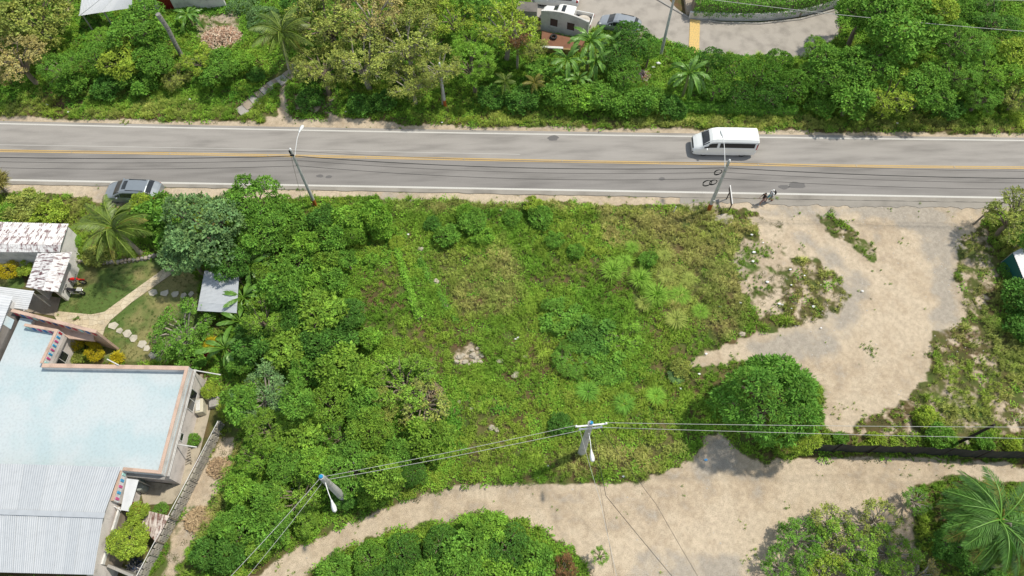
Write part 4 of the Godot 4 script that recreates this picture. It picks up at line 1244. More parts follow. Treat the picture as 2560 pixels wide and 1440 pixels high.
func sow(called: String, label: String, mesh: Mesh, each: float, s: int, lo: float, hi: float, choose: Callable) -> void:
	var r := RandomNumberGenerator.new()
	r.seed = s
	var where: Array[Transform3D] = []
	var tint := PackedColorArray()
	var n := int(GW * GD * each)
	for k in n:
		var p := Vector3(GX + r.randf() * GW, 0, GZ + r.randf() * GD)
		if not in_view(p): continue
		if sample(hard, p.x, p.z) > 0.4: continue
		var q: Array = choose.call(p.x, p.z, r)     # [how likely, colour, size]
		if r.randf() > q[0]: continue
		p.y = lie(p.x, p.z) - 0.03
		var f: float = r.randf_range(lo, hi) * q[2]
		where.append(Transform3D(Basis(Vector3.UP, r.randf() * TAU).scaled(Vector3(f, f * r.randf_range(0.8, 1.2), f)), p))
		tint.append(q[1])
	var mm := MultiMesh.new()
	mm.transform_format = MultiMesh.TRANSFORM_3D
	mm.use_colors = true
	mm.mesh = mesh
	mm.instance_count = where.size()
	for k in where.size():
		mm.set_instance_transform(k, where[k])
		mm.set_instance_color(k, tint[k])
	mesh.surface_set_material(0, M.cover)
	var o := MultiMeshInstance3D.new()
	o.name = called
	o.multimesh = mm
	add_child(o)
	tag(o, label, called.replace("_", " "), "", "stuff")

func hue(x: float, z: float, r: RandomNumberGenerator) -> Color:
	var d := clampf(sample(dry, x, z) * 1.0 + patch.get_noise_2d(x * 2.2, z * 2.2) * 0.7 - 0.22, 0.0, 1.0)
	var l := clampf(patch.get_noise_2d(x * 1.1 + 80.0, z * 1.1) + 0.45, 0.0, 1.0)
	var g := Color(0.195, 0.400, 0.044).lerp(Color(0.420, 0.570, 0.078), l)
	var q := g.lerp(Color(0.640, 0.560, 0.210), d * 0.85)
	return q * r.randf_range(0.6, 1.25)

func make_cover() -> void:
	sow("grass", "rough green and straw coloured grass over the plot and the verges", tuft(1, 18, 0.32, 0.20, 0.014), 26.0, 101, 0.7, 1.3, func(x, z, r):
		var b := sample(bare, x, z)
		var l := sample(lawn, x, z)
		var n := patch.get_noise_2d(x * 3.0, z * 3.0)
		var p := 1.0 - b * 1.45 + n * 1.4 * minf(b * 2.0, 1.0)
		if l > 0.3: return [0.0, Color.WHITE, 1.0]
		return [clampf(p, 0.0, 1.0) * (1.0 - 0.5 * sample(thick, x, z)) * clampf(0.85 + patch.get_noise_2d(x * 6.0 - 33.0, z * 6.0) * 1.3, 0.25, 1.0), hue(x, z, r), (1.0 - 0.45 * b) * (0.5 + 0.75 * clampf(patch.get_noise_2d(x * 7.0 + 15.0, z * 7.0) + 0.5, 0.0, 1.0))])
	sow("weeds", "broad leaved creeping weeds between the grass", leaf_patch(2, 34, 0.36, 0.24, 0.14, 0.09), 10.0, 102, 0.7, 1.4, func(x, z, r):
		var b := sample(bare, x, z)
		var n := patch.get_noise_2d(x * 1.6 - 40.0, z * 1.6)
		var p := (0.12 + 1.2 * sample(thick, x, z) + 0.6 * sample(lush, x, z) + n * 0.9) * maxf(1.0 - b * 2.0, 0.0) * maxf(1.0 - sample(lawn, x, z) * 2.0, 0.0) * (1.0 - 0.6 * sample(dry, x, z))
		var c: Color = Color(0.130, 0.340, 0.042).lerp(Color(0.30, 0.54, 0.060), clampf(n + 0.45, 0.0, 1.0))
		return [clampf(p, 0.0, 1.0), c * r.randf_range(0.6, 1.25), 1.0])
	sow("tall_grass", "clumps of tall arching grass in the plot and along the verges", tuft(3, 34, 0.60, 0.48, 0.016), 3.4, 103, 0.5, 1.15, func(x, z, r):
		var b := sample(bare, x, z)
		var n := patch.get_noise_2d(x * 1.3 + 30.0, z * 1.3 - 60.0)
		var p := (0.08 + 0.9 * sample(lush, x, z) + 0.7 * sample(dry, x, z) + n * 1.2) * maxf(1.0 - b * 2.2, 0.0) * maxf(1.0 - sample(lawn, x, z) * 2.0, 0.0)
		return [clampf(p, 0.0, 1.0), hue(x, z, r), 1.0])
	sow("lawn_grass", "short mown grass of the garden lawn", tuft(4, 12, 0.075, 0.09, 0.008), 14.0, 104, 0.7, 1.3, func(x, z, r):
		var l := sample(lawn, x, z)
		var n := patch.get_noise_2d(x * 2.0, z * 2.0)
		return [clampf((l - 0.3) * (0.75 + n * 1.6), 0.0, 1.0), Color(0.11, 0.19, 0.045).lerp(Color(0.24, 0.25, 0.09), clampf(n * 1.5 + 0.4, 0.0, 1.0)) * r.randf_range(0.8, 1.1), 1.0])
	sow("dirt_weeds", "small dark weeds scattered on the bare dirt of the clearing", leaf_patch(5, 26, 0.20, 0.10, 0.075, 0.04), 3.6, 105, 0.5, 1.5, func(x, z, r):
		var b := sample(bare, x, z)
		var n := patch.get_noise_2d(x * 2.6 + 10.0, z * 2.6 + 90.0)
		var p := 0.0
		if b > 0.2 and b < 0.8: p = 0.42 + n * 1.6
		elif b >= 0.8: p = (n - 0.45) * 0.35
		return [clampf(p, 0.0, 1.0), Color(0.10, 0.145, 0.045).lerp(Color(0.25, 0.24, 0.11), r.randf()) * r.randf_range(0.7, 1.1), 1.0])
	# loose stones on the track and the clearing
	var st := Shape.new()
	st.lathe([[0.0, -0.3], [0.8, -0.2], [1.0, 0.15], [0.6, 0.55], [0.0, 0.65]], 6)
	var sm := st.done()
	var r := RandomNumberGenerator.new()
	r.seed = 7
	var where: Array[Transform3D] = []
	for k in 26000:
		var p := Vector3(GX + r.randf() * GW, 0, GZ + r.randf() * GD)
		if sample(bare, p.x, p.z) < 0.35 or sample(hard, p.x, p.z) > 0.3 or not in_view(p): continue
		if r.randf() > 0.18 + 0.8 * sample(grey, p.x, p.z): continue
		p.y = lie(p.x, p.z) - 0.02
		var f := 0.02 + 0.05 * pow(r.randf(), 4.0)
		where.append(Transform3D(Basis(Vector3.UP, r.randf() * TAU).scaled(Vector3(f * r.randf_range(0.7, 1.5), f * 0.8, f)), p))
	var mm := MultiMesh.new()
	mm.transform_format = MultiMesh.TRANSFORM_3D
	mm.mesh = sm
	mm.instance_count = where.size()
	for k in where.size():
		mm.set_instance_transform(k, where[k])
	sm.surface_set_material(0, mat("pebble", Color(0.43, 0.40, 0.36), 0.9))
	var o := MultiMeshInstance3D.new()
	o.name = "gravel"
	o.multimesh = mm
	add_child(o)
	tag(o, "loose pale stones lying on the dirt track and the clearing", "gravel", "", "stuff")

# ------------------------------------------------------------------ buildings
func wall_box(called: String, a: Vector3, b: Vector3, y0: float, y1: float, thick: float, m: Material, parent: Node3D, shift := 0.0) -> MeshInstance3D:
	var t := along(Vector3(a.x, 0, a.z), Vector3(b.x, 0, b.z))
	var l := Vector2(a.x - b.x, a.z - b.z).length()
	var o := t.origin + t.basis.z * shift
	o.y = (y0 + y1) * 0.5
	return put(called, box_mesh(Vector3(l, y1 - y0, thick), 0.02), m, parent, Transform3D(t.basis, o - parent.position))

# ribbed metal sheets between the corners a b (upper edge) and d c (lower edge); the ribs run from upper to lower
func sheets(parent: Node3D, a: Vector3, b: Vector3, c: Vector3, d: Vector3, n: int, ribs: int, mats: Array, rise := 0.03, rows := 1) -> void:
	var o := parent.position
	for k in n:
		for row in rows:
			var sh := Shape.new()
			var v0 := float(row) / rows - (0.02 if row > 0 else 0.0)
			var v1 := float(row + 1) / rows
			var lift := 0.012 * (k % 2) + 0.006 * ((rows - row) % 3) + R.randf() * 0.006
			var last := []
			for j in ribs * 4 + 1:
				var u := (k + j / (ribs * 4.0)) / n + (0.0 if j > 0 else -0.004)
				var y: float = [0.0, 0.0, 1.0, 1.0][j % 4] * rise + lift
				var p := a.lerp(b, u).lerp(d.lerp(c, u), v0) + Vector3(0, y, 0) - o
				var q := a.lerp(b, u).lerp(d.lerp(c, u), v1) + Vector3(0, y, 0) - o
				if last: sh.quad(last[1], q, p, last[0])
				last = [p, q]
			put("roof_sheet", sh.done(), mats[R.randi() % mats.size()], parent)

func post(parent: Node3D, p: Vector3, y1: float, r: float, m: Material, called := "post") -> void:
	var sh := Shape.new()
	sh.rod(Vector3(p.x, lie(p.x, p.z) - 0.1, p.z) - parent.position, Vector3(p.x, y1, p.z) - parent.position, r)
	put(called, sh.done(), m, parent)

# a window: frame, dark panes and a mullion, standing on the outside of a wall
func window(parent: Node3D, c: Vector3, turn: float, w: float, h: float, panes: int) -> void:
	var f := Shape.new()
	for s in [-1.0, 1.0]:
		f.box(Vector3(w + 0.12, 0.06, 0.08), Transform3D(Basis(), Vector3(0, s * (h * 0.5 + 0.03), 0)), 0.01)
		f.box(Vector3(0.06, h, 0.08), Transform3D(Basis(), Vector3(s * (w * 0.5 + 0.03), 0, 0)), 0.01)
	for k in range(1, panes):
		f.box(Vector3(0.05, h, 0.07), Transform3D(Basis(), Vector3(w * (float(k) / panes - 0.5), 0, 0)), 0.01)
	var fr := put("window", f.done(), M.white_paint, parent, Transform3D(Basis(Vector3.UP, turn), c - parent.position))
	for k in panes:
		put("pane", box_mesh(Vector3(w / panes - 0.05, h, 0.02)), M.glass_dark, fr, Transform3D(Basis(), Vector3(w * ((k + 0.5) / panes - 0.5), 0, -0.01)))

func bars(parent: Node3D, a: Vector3, b: Vector3, y: float, high: float, n: int, hues: Array, side: float) -> void:
	# upright coloured blocks set into the face of a parapet
	var t := along(Vector3(a.x, 0, a.z), Vector3(b.x, 0, b.z))
	for k in n:
		var u := (k + 0.5) / n
		var p := a.lerp(b, u) + t.basis.z * side
		p.y = y
		put("coloured_block", box_mesh(Vector3(a.distance_to(b) / n * 0.42, high, 0.07), 0.015), M[hues[k % hues.size()]], parent, Transform3D(t.basis, p - parent.position))

func make_house() -> void:
	var top := 3.3
	var roof := 2.75
	var o := base("house", at(250, 1040, 0))
	tag(o, "large flat roofed house with a pale blue roof and terracotta parapets", "house")
	var px := [[40, 786], [72, 792], [62, 808], [146, 823], [106, 908], [472, 915], [402, 1185], [305, 1176], [284, 1252], [-140, 1235], [-140, 1180]]
	var pl := outline(px, top)
	var sh := Shape.new()
	for k in pl.size(): pl[k] -= flat(o.position)
	sh.prism(pl, -0.1, roof - 0.1)
	put("wall", sh.done(), M.pink_wall, o)
	sh = Shape.new()
	sh.prism(pl, roof - 0.098, roof)
	put("roof", sh.done(), M.roof_blue, o)
	# eaves slab under the parapet on the east side
	var q := []
	for e in px: q.append(at(e[0], e[1], top))
	var ledge := worn("ledge", Color(0.36, 0.34, 0.32))
	# parapets: coping in terracotta over a white upstand
	for e in [[2, 3, 0.24], [3, 4, 0.24], [4, 5, 0.34], [5, 6, 0.26], [6, 7, 0.24], [7, 8, 0.22]]:
		var a: Vector3 = q[e[0]]
		var b: Vector3 = q[e[1]]
		var w: float = e[2]
		wall_box("parapet", a, b, roof - 0.3, top - 0.08, w - 0.05, M.white_wall, o, w * 0.5)
		wall_box("coping", a, b, top - 0.078, top + 0.002 * e[0], w, M.terracotta, o, w * 0.5)
	wall_box("eaves_slab", q[5], q[6], roof - 0.28, roof - 0.16, 0.30, ledge, o, -0.13)
	wall_box("eaves_slab", q[6], q[7], roof - 0.28, roof - 0.163, 0.26, ledge, o, -0.12)
	wall_box("eaves_slab", q[3], q[4], roof - 0.55, roof - 0.43, 0.24, ledge, o, -0.1)
	bars(o, q[2], q[3], 3.0, 0.40, 6, ["tile_cyan", "tile_blue", "tile_pink", "tile_blue", "tile_pink", "tile_blue"], 0.25)
	bars(o, q[3], q[4], 2.92, 0.42, 8, ["tile_red", "tile_sky", "tile_pink", "tile_sky", "tile_pink", "tile_sky", "tile_pink", "tile_cyan"], -0.01)
	bars(o, q[7], q[8], 2.92, 0.42, 5, ["tile_cyan", "tile_sky", "tile_pink", "tile_sky", "tile_pink"], -0.01)
	# the screen wall along the front, a row of coloured blocks on its roof side
	var f0 := at(28, 775, 3.5)
	var f1 := at(240, 829, 3.5)
	wall_box("screen_wall", f0, f1, 0.0, 3.42, 0.2, M.terracotta, o)
	wall_box("coping", f0, f1, 3.422, 3.5, 0.28, M.terracotta, o)
	bars(o, f0, f1, 3.12, 0.44, 13, ["tile_red", "tile_blue", "tile_pink", "tile_cyan", "tile_blue", "tile_red", "tile_navy", "tile_red", "tile_blue", "tile_red", "tile_cyan", "tile_blue", "tile_red"], 0.12)
	# porch slab between screen and house
	sh = Shape.new()
	var pp := outline([[74, 795], [232, 833], [236, 852], [172, 846], [149, 828], [66, 806]], 2.4)
	for k in pp.size(): pp[k] -= flat(o.position)
	sh.prism(pp, 2.2, 2.4)
	put("porch_roof", sh.done(), M.terracotta, o)
	var turn := atan2(-(q[6] - q[5]).z, (q[6] - q[5]).x)
	window(o, q[5].lerp(q[6], 0.26) * Vector3(1, 0, 1) + Vector3(0, 1.55, 0) + along(q[5], q[6]).basis.z * -0.03, turn, 1.5, 1.0, 2)
	window(o, q[5].lerp(q[6], 0.62) * Vector3(1, 0, 1) + Vector3(0, 1.75, 0) + along(q[5], q[6]).basis.z * -0.03, turn, 0.5, 0.45, 1)
	turn = atan2(-(q[4] - q[3]).z, (q[4] - q[3]).x)
	window(o, q[3].lerp(q[4], 0.66) * Vector3(1, 0, 1) + Vector3(0, 1.5, 0) + along(q[3], q[4]).basis.z * -0.03, turn, 1.3, 0.9, 2)
	# two white drain pipes along the eaves slab
	for k in 2:
		sh = Shape.new()
		var z := along(q[5], q[6]).basis.z * -(0.2 + k * 0.09)
		sh.rod(q[5] * Vector3(1, 0, 1) + Vector3(0, roof - 0.12, 0) + z - o.position, q[6] * Vector3(1, 0, 1) + Vector3(0, roof - 0.12, 0) + z - o.position, 0.025)
		put("pipe", sh.done(), M.white_paint, o)
	for e in [[268, 898, 297, 913, 3.4], [482, 925, 552, 937, 2.6], [420, 1107, 492, 1118, 2.4]]:
		sh = Shape.new()
		var a := at(e[0], e[1], e[4])
		var b := at(e[2], e[3], e[4] - (0.25 if e[0] != 268 else 0.0))
		sh.rod(a - o.position, b - o.position, 0.045)
		put("spout", sh.done(), M.white_paint, o)
	# weathered band with one white water patch west of the blue roof
	sh = Shape.new()
	pp = outline([[24, 768], [40, 786], [-140, 1180], [-220, 1180], [-10, 830]], 3.0)
	for k in pp.size(): pp[k] -= flat(o.position)
	sh.prism(pp, -0.1, 3.0)
	put("side_roof", sh.done(), worn("weathered", Color(0.20, 0.185, 0.17)), o)
	sh = Shape.new()
	pp = outline([[17, 789], [36, 800], [27, 823], [8, 811]], 3.0)
	for k in pp.size(): pp[k] -= flat(o.position)
	sh.prism(pp, 2.99, 3.02)
	put("water_patch", sh.done(), M.roof_blue, o)
	# the terrace below the tin roof
	sh = Shape.new()
	pp = outline([[250, 1248], [305, 1270], [262, 1412], [200, 1418]], 2.2)
	for k in pp.size(): pp[k] -= flat(o.position)
	sh.prism(pp, -0.1, 2.2)
	put("terrace", sh.done(), M.concrete_warm, o)
	wall_box("terrace_edge", at(305, 1270, 2.2), at(262, 1412, 2.2), 1.6, 2.5, 0.14, M.white_wall, o, 0.08)
	wall_box("terrace_edge", at(262, 1412, 2.2), at(330, 1440, 2.0), 0.0, 1.9, 0.2, M.concrete, o)
	sh = Shape.new()
	sh.rod(at(272, 1258, 2.6) - o.position, at(303, 1276, 2.6) - o.position, 0.04)
	put("rail", sh.done(), M.white_paint, o)

func tin(called: String, lin: Color) -> Array:
	var t := noise_tex(called.hash() % 1000, 0.02, [[0.0, 0.94], [0.5, 0.985], [1.0, 1.0]], 256)
	var l := []
	for k in 3:
		l.append(mat("%s%d" % [called, k], Color(lin.r * (1.0 - 0.04 * k), lin.g * (1.0 - 0.035 * k), lin.b * (1.0 - 0.03 * k)), 0.45, {"tex": t, "scale": 0.3, "spec": 0.5}))
	return l

func rusty(called: String, s: int, paint: Color, rust: Color, scale: Vector3, amount: float) -> Array:
	var l := []
	for k in 3:
		var a := paint.linear_to_srgb()
		var b := rust.linear_to_srgb()
		var t := noise_tex(s + k, 0.025, [[0.0, b], [amount - 0.03, b.lerp(Color(0.35, 0.28, 0.28), 0.5)], [amount, Color(0.42, 0.40, 0.40)], [amount + 0.015, a], [1.0, a]], 512, FastNoiseLite.TYPE_SIMPLEX_SMOOTH, 5)
		var m := mat("%s%d" % [called, k], Color.WHITE, 0.7, {"tex": t, "scale": scale})
		l.append(m)
	return l

func make_small_buildings() -> void:
	# --- the big two-slope tin roof beside the house
	var grey := tin("tin_grey", Color(0.44, 0.47, 0.51))
	var o := base("tin_roofed_hall", at(120, 1300))
	tag(o, "hall under a big pale grey two slope tin roof in the lower left", "building")
	var nw := at(-120, 1156, 3.8)
	var ne := at(303, 1168, 3.8)
	var rw := at(-120, 1276, 4.25)
	var re := at(259, 1289, 4.25)
	var sw := at(-120, 1428, 3.7)
	var se := at(234, 1437, 3.7)
	sheets(o, nw, ne, re, rw, 14, 5, grey)
	sheets(o, rw, re, se, sw, 14, 5, grey)
	var sh := Shape.new()
	sh.box(Vector3(rw.distance_to(re) + 0.2, 0.04, 0.36), Transform3D(along(rw, re).basis, (rw + re) * 0.5 + Vector3(0, 0.085, 0) - o.position), 0.01)
	put("ridge_cap", sh.done(), grey[2], o)
	for e in [[ne, re], [re, se]]:
		wall_box("wall", e[0] + Vector3(-0.5, 0, 0), e[1] + Vector3(-0.5, 0, 0), -0.1, 3.5, 0.2, M.pink_wall, o)
	wall_box("wall", sw + Vector3(0, 0, -0.5), se + Vector3(-0.6, 0, -0.5), -0.1, 3.5, 0.2, M.pink_wall, o)
	# --- rusty roofed house at the left edge
	var rust := rusty("rusty_long", 60, Color(0.74, 0.74, 0.75), Color(0.13, 0.02, 0.03), Vector3(0.20, 0.3, 0.055), 0.40)
	var rust2 := rusty("rusty_cross", 70, Color(0.74, 0.74, 0.75), Color(0.13, 0.03, 0.04), Vector3(0.06, 0.3, 0.22), 0.40)
	o = base("cottage", at(60, 620))
	tag(o, "cottage with a white roof peeling to dark red at the left edge", "cottage")
	var a := at(-120, 552, 2.4)
	var b := at(172, 560, 2.4)
	var c := at(153, 613, 3.2)
	var d := at(-120, 607, 3.2)
	var e1 := at(150, 631, 2.75)
	var e2 := at(-120, 630, 2.75)
	sheets(o, a, b, c, d, 12, 5, rust, 0.035, 2)
	sheets(o, d, c, e1, e2, 12, 5, rust, 0.035)
	wall_box("wall", b + Vector3(-0.25, 0, 0.1), e1 + Vector3(-0.25, 0, -0.1), -0.1, 2.38, 0.15, M.white_wall, o)
	var gb := Shape.new()
	gb.quad(b + Vector3(-0.2, -0.06, 0.1) - o.position, e1 + Vector3(-0.2, -0.4, -0.1) - o.position, c + Vector3(-0.2, -0.05, 0) - o.position, b + Vector3(-0.2, -0.02, 0.1) - o.position)
	put("gable", gb.done(), M.white_wall, o)
	wall_box("wall", e2 + Vector3(0, 0, -0.25), e1 + Vector3(-0.2, 0, -0.25), -0.1, 2.6, 0.15, M.white_wall, o)
	wall_box("wall", a + Vector3(0, 0, 0.25), b + Vector3(-0.2, 0, 0.25), -0.1, 2.3, 0.15, M.white_wall, o)
	# --- the second rusty roof, turned across
	o = base("outbuilding", at(125, 690))
	tag(o, "outbuilding with a patched white and rust roof beside the motorcycles", "outbuilding")
	a = at(95, 632, 2.6); b = at(139, 633, 3.0); c = at(107, 726, 3.0); d = at(65, 718, 2.6)
	sheets(o, b, c, d, a, 4, 6, rust2, 0.03, 2)
	e1 = at(181, 630, 2.6); e2 = at(146, 729, 2.6)
	sheets(o, c, b, e1, e2, 4, 6, rust2, 0.03, 2)
	wall_box("wall", e1 + Vector3(-0.9, 0, 0.1), e2 + Vector3(-0.9, 0, -0.5), -0.1, 2.45, 0.15, M.white_wall, o)
	wall_box("wall", e2 + Vector3(-1.0, 0, -0.6), c + Vector3(0, 0, -0.6), -0.1, 2.45, 0.15, M.white_wall, o)
	wall_box("wall", a + Vector3(0.3, 0, 0.1), d + Vector3(0.3, 0, -0.2), -0.1, 2.45, 0.15, M.white_wall, o)
	# --- white ribbed roofs left of the house
	var wt := tin("tin_white", Color(0.60, 0.62, 0.65))
	o = base("veranda", at(40, 745))
	tag(o, "veranda under a white ribbed roof below the rusty outbuilding", "veranda")
	a = at(-120, 702, 2.7); b = at(86, 728, 2.7); c = at(69, 775, 2.6); d = at(-120, 752, 2.6)
	sheets(o, b, c, d, a, 5, 2, wt, 0.03)
	for p in [b, c]: post(o, p + Vector3(-0.3, 0, 0), 2.6, 0.06, M.white_paint)
	o = base("annex", at(0, 790))
	tag(o, "annex under the brighter white ribbed roof at the left edge", "annex")
	a = at(-160, 712, 3.4); b = at(33, 741, 3.4); c = at(-30, 900, 3.3); d = at(-220, 900, 3.3)
	sheets(o, b, c, d, a, 12, 2, wt, 0.03)
	wall_box("wall", b + Vector3(-0.3, 0, 0.2), c + Vector3(-0.3, 0, 0), -0.1, 3.25, 0.15, M.white_wall, o)
	# --- small tin shed by the bananas
	o = base("tin_shed", at(545, 740))
	tag(o, "small open shed under a blue grey tin roof beside the bananas", "shed")
	a = at(512, 676, 2.4); b = at(598, 692, 2.4); c = at(592, 783, 2.2); d = at(493, 777, 2.2)
	sheets(o, a, d, c, b, 5, 6, tin("tin_blue", Color(0.47, 0.50, 0.54)), 0.025, 1)
	for p in [a, b, c, d]: post(o, p.lerp((a + c) * 0.5, 0.08), 2.2, 0.05, M.bark)
	# --- narrow white lean-to and rusty sheets in the side yard
	o = base("lean_to", at(325, 1240))
	tag(o, "narrow white lean-to roof below the coloured blocks of the house", "lean-to")
	a = at(317, 1196, 2.5); b = at(347, 1200, 2.35); c = at(324, 1279, 2.35); d = at(302, 1275, 2.5)
	sheets(o, a, b, c, d, 1, 1, wt, 0.012)
	for p in [b, c]: post(o, p + Vector3(-0.1, 0, 0), 2.3, 0.04, M.steel)
	wall_box("shutter", at(340, 1258, 0.8), at(333, 1290, 0.8), 0.0, 1.7, 0.08, mat("rust_red", Color(0.28, 0.07, 0.03), 0.7), o)
	o = base("rusty_lean_to", at(390, 1310))
	tag(o, "low lean-to of rusty corrugated sheets against the yard wall", "lean-to")
	a = at(370, 1277, 1.9); b = at(424, 1290, 1.9); c = at(390, 1356, 1.7); d = at(352, 1312, 1.7)
	sheets(o, a, b, c, d, 4, 6, rusty("rusty_strip", 80, Color(0.62, 0.56, 0.52), Color(0.20, 0.08, 0.05), Vector3(0.45, 0.4, 0.07), 0.44), 0.03)
	for p in [a, b, c, d]: post(o, p.lerp((a + c) * 0.5, 0.08), 1.7, 0.04, M.bark)
	# --- shelter at the top left
	o = base("shelter", at(270, 20))
	tag(o, "open shelter under a pale hipped tin roof at the top left", "shelter")
	a = at(213, -60, 3.6); d = at(198, 40, 3.4); c = at(330, 20, 3.4); b = at(380, -60, 3.9)
	var hip := at(262, -10, 4.1)
	sheets(o, hip, hip + (b - a) * 0.4, c, d, 5, 4, wt, 0.02)
	sheets(o, a, hip, hip + Vector3(0.02, 0, 0.02), d, 4, 4, wt, 0.02)
	sh = Shape.new()
	sh.rod(hip + Vector3(0, 0.05, 0) - o.position, d + Vector3(0, 0.05, 0) - o.position, 0.06)
	put("ridge_cap", sh.done(), wt[0], o)
	for p in [d, c, d.lerp(c, 0.4), a, b]: post(o, p + Vector3(0.25, 0, -0.2), 3.4, 0.08, M.concrete)
	# --- corner of a house at the top edge
	o = base("cream_house", at(480, 0))
	tag(o, "cream walled house with a dark red gate cut by the top edge", "house")
	a = on_land(438, 22); b = on_land(566, 14)
	wall_box("wall", a, b, 1.0, 4.2, 0.25, M.white_wall, o)
	wall_box("gate", on_land(404, 24), on_land(437, 22), 1.0, 3.4, 0.12, mat("gate_red", Color(0.17, 0.012, 0.015), 0.5), o)
	wall_box("wall", on_land(360, 26), on_land(403, 24), 1.0, 3.6, 0.25, M.white_wall, o)
	# --- the white wall with two louvred windows, a pickup parked behind
	o = base("white_wall", at(1405, 83))
	tag(o, "white courtyard wall with two brown louvred windows in front of the pickup", "wall")
	a = at(1352, 74); b = at(1462, 100)
	var t := along(a, b)
	var l := a.distance_to(b)
	var w := Shape.new()
	var n := 24
	for k in n:      # a gently arched top
		var u0 := (k / float(n) - 0.5) * l
		var u1 := ((k + 1) / float(n) - 0.5) * l
		var y0 := 2.35 + 0.55 * sin(PI * (0.12 + 0.8 * k / n))
		var holes: Array = []
		for wx in [-0.2, 0.165]:
			if absf((u0 + u1) * 0.5 - wx * l) < 0.42: holes.append(wx)
		var um := (u0 + u1) * 0.5
		if holes:
			w.box(Vector3(u1 - u0, 1.0, 0.2), Transform3D(t.basis, t.origin + t.basis.x * um + Vector3(0, 0.4, 0) - o.position))
			w.box(Vector3(u1 - u0, y0 - 1.85, 0.2), Transform3D(t.basis, t.origin + t.basis.x * um + Vector3(0, (y0 + 1.85) * 0.5, 0) - o.position))
		else:
			w.box(Vector3(u1 - u0, y0 + 0.1, 0.2), Transform3D(t.basis, t.origin + t.basis.x * um + Vector3(0, y0 * 0.5 - 0.05, 0) - o.position))
	put("wall", w.done(), M.white_wall, o)
	var brown := mat("louvre", Color(0.06, 0.035, 0.025), 0.6)
	for wx in [-0.2, 0.165]:
		var cw: Vector3 = t.origin + t.basis.x * wx * l + Vector3(0, 1.38, 0)
		var f := Shape.new()
		for s in [-1.0, 1.0]:
			f.box(Vector3(0.05, 0.98, 0.1), Transform3D(Basis(), Vector3(s * 0.43, 0, 0)))
			f.box(Vector3(0.86, 0.04, 0.1), Transform3D(Basis(), Vector3(0, s * 0.48, 0)))
		var win := put("window", f.done(), brown, o, Transform3D(t.basis, cw - o.position))
		for k in 9:
			put("slat", box_mesh(Vector3(0.80, 0.012, 0.12)), brown, win, Transform3D(Basis.from_euler(Vector3(0.6, 0, 0)), Vector3(0, -0.42 + k * 0.105, 0)))
	put("corner_post", box_mesh(Vector3(0.3, 2.6, 0.3), 0.03), M.white_paint, o, Transform3D(t.basis, b + Vector3(0.12, 1.2, 0) - o.position))
	var yd := base("courtyard", at(1395, 110))
	tag(yd, "small courtyard with red soil and an ochre wall below the white wall", "courtyard")
	sh = Shape.new()
	var pp := outline([[1355, 76], [1462, 102], [1450, 122], [1410, 128], [1352, 122]], 0.7)
	for k in pp.size(): pp[k] -= flat(yd.position)
	sh.prism(pp, 0.0, 0.7)
	put("soil_bed", sh.done(), worn("red_soil", Color(0.26, 0.125, 0.075)), yd)
	wall_box("low_wall", at(1352, 116, 1.0), at(1440, 122, 1.0), 0.0, 0.9, 0.2, M.ochre, yd)
	wall_box("coping", at(1352, 116, 1.0), at(1408, 119, 1.0), 0.902, 1.0, 0.3, M.white_paint, yd)
	sh = Shape.new()
	sh.ring(0.28, 0.11, 18, 8)
	var ty := put("tyre_planter", sh.done(), M.rubber, self, Transform3D(Basis(), at(1384, 92, 0.85)))
	tag(ty, "old tyre lying on the red soil of the courtyard", "tyre")
	o = base("grey_annex", at(1325, 30))
	tag(o, "low grey roofed annex left of the white courtyard wall", "annex")
	sh = Shape.new()
	pp = outline([[1296, 4], [1344, 8], [1342, 31], [1290, 28]], 2.2)
	for k in pp.size(): pp[k] -= flat(o.position)
	sh.prism(pp, 0.0, 2.2)
	put("wall", sh.done(), M.concrete, o)
	sh = Shape.new()
	sh.prism(pp, 2.202, 2.26)
	put("roof", sh.done(), M.weathered, o)
	# --- covered boat-like thing at the right edge
	o = base("tarp_shelter", at(2570, 660))
	tag(o, "white roofed shelter with a teal side at the right edge", "shelter")
	a = at(2532, 632, 1.8); b = at(2590, 600, 1.8); c = at(2640, 690, 1.8); d = at(2558, 695, 1.8)
	sheets(o, a, d, c, b, 3, 4, wt, 0.02)
	var teal := mat("teal_tarp", Color(0.01, 0.085, 0.08), 0.5)
	wall_box("tarp", a, d, 0.1, 1.75, 0.05, teal, o)
	wall_box("tarp", a, b, 0.1, 1.75, 0.05, teal, o)
	for p in [a, b, c, d]: post(o, p, 1.75, 0.04, M.steel)

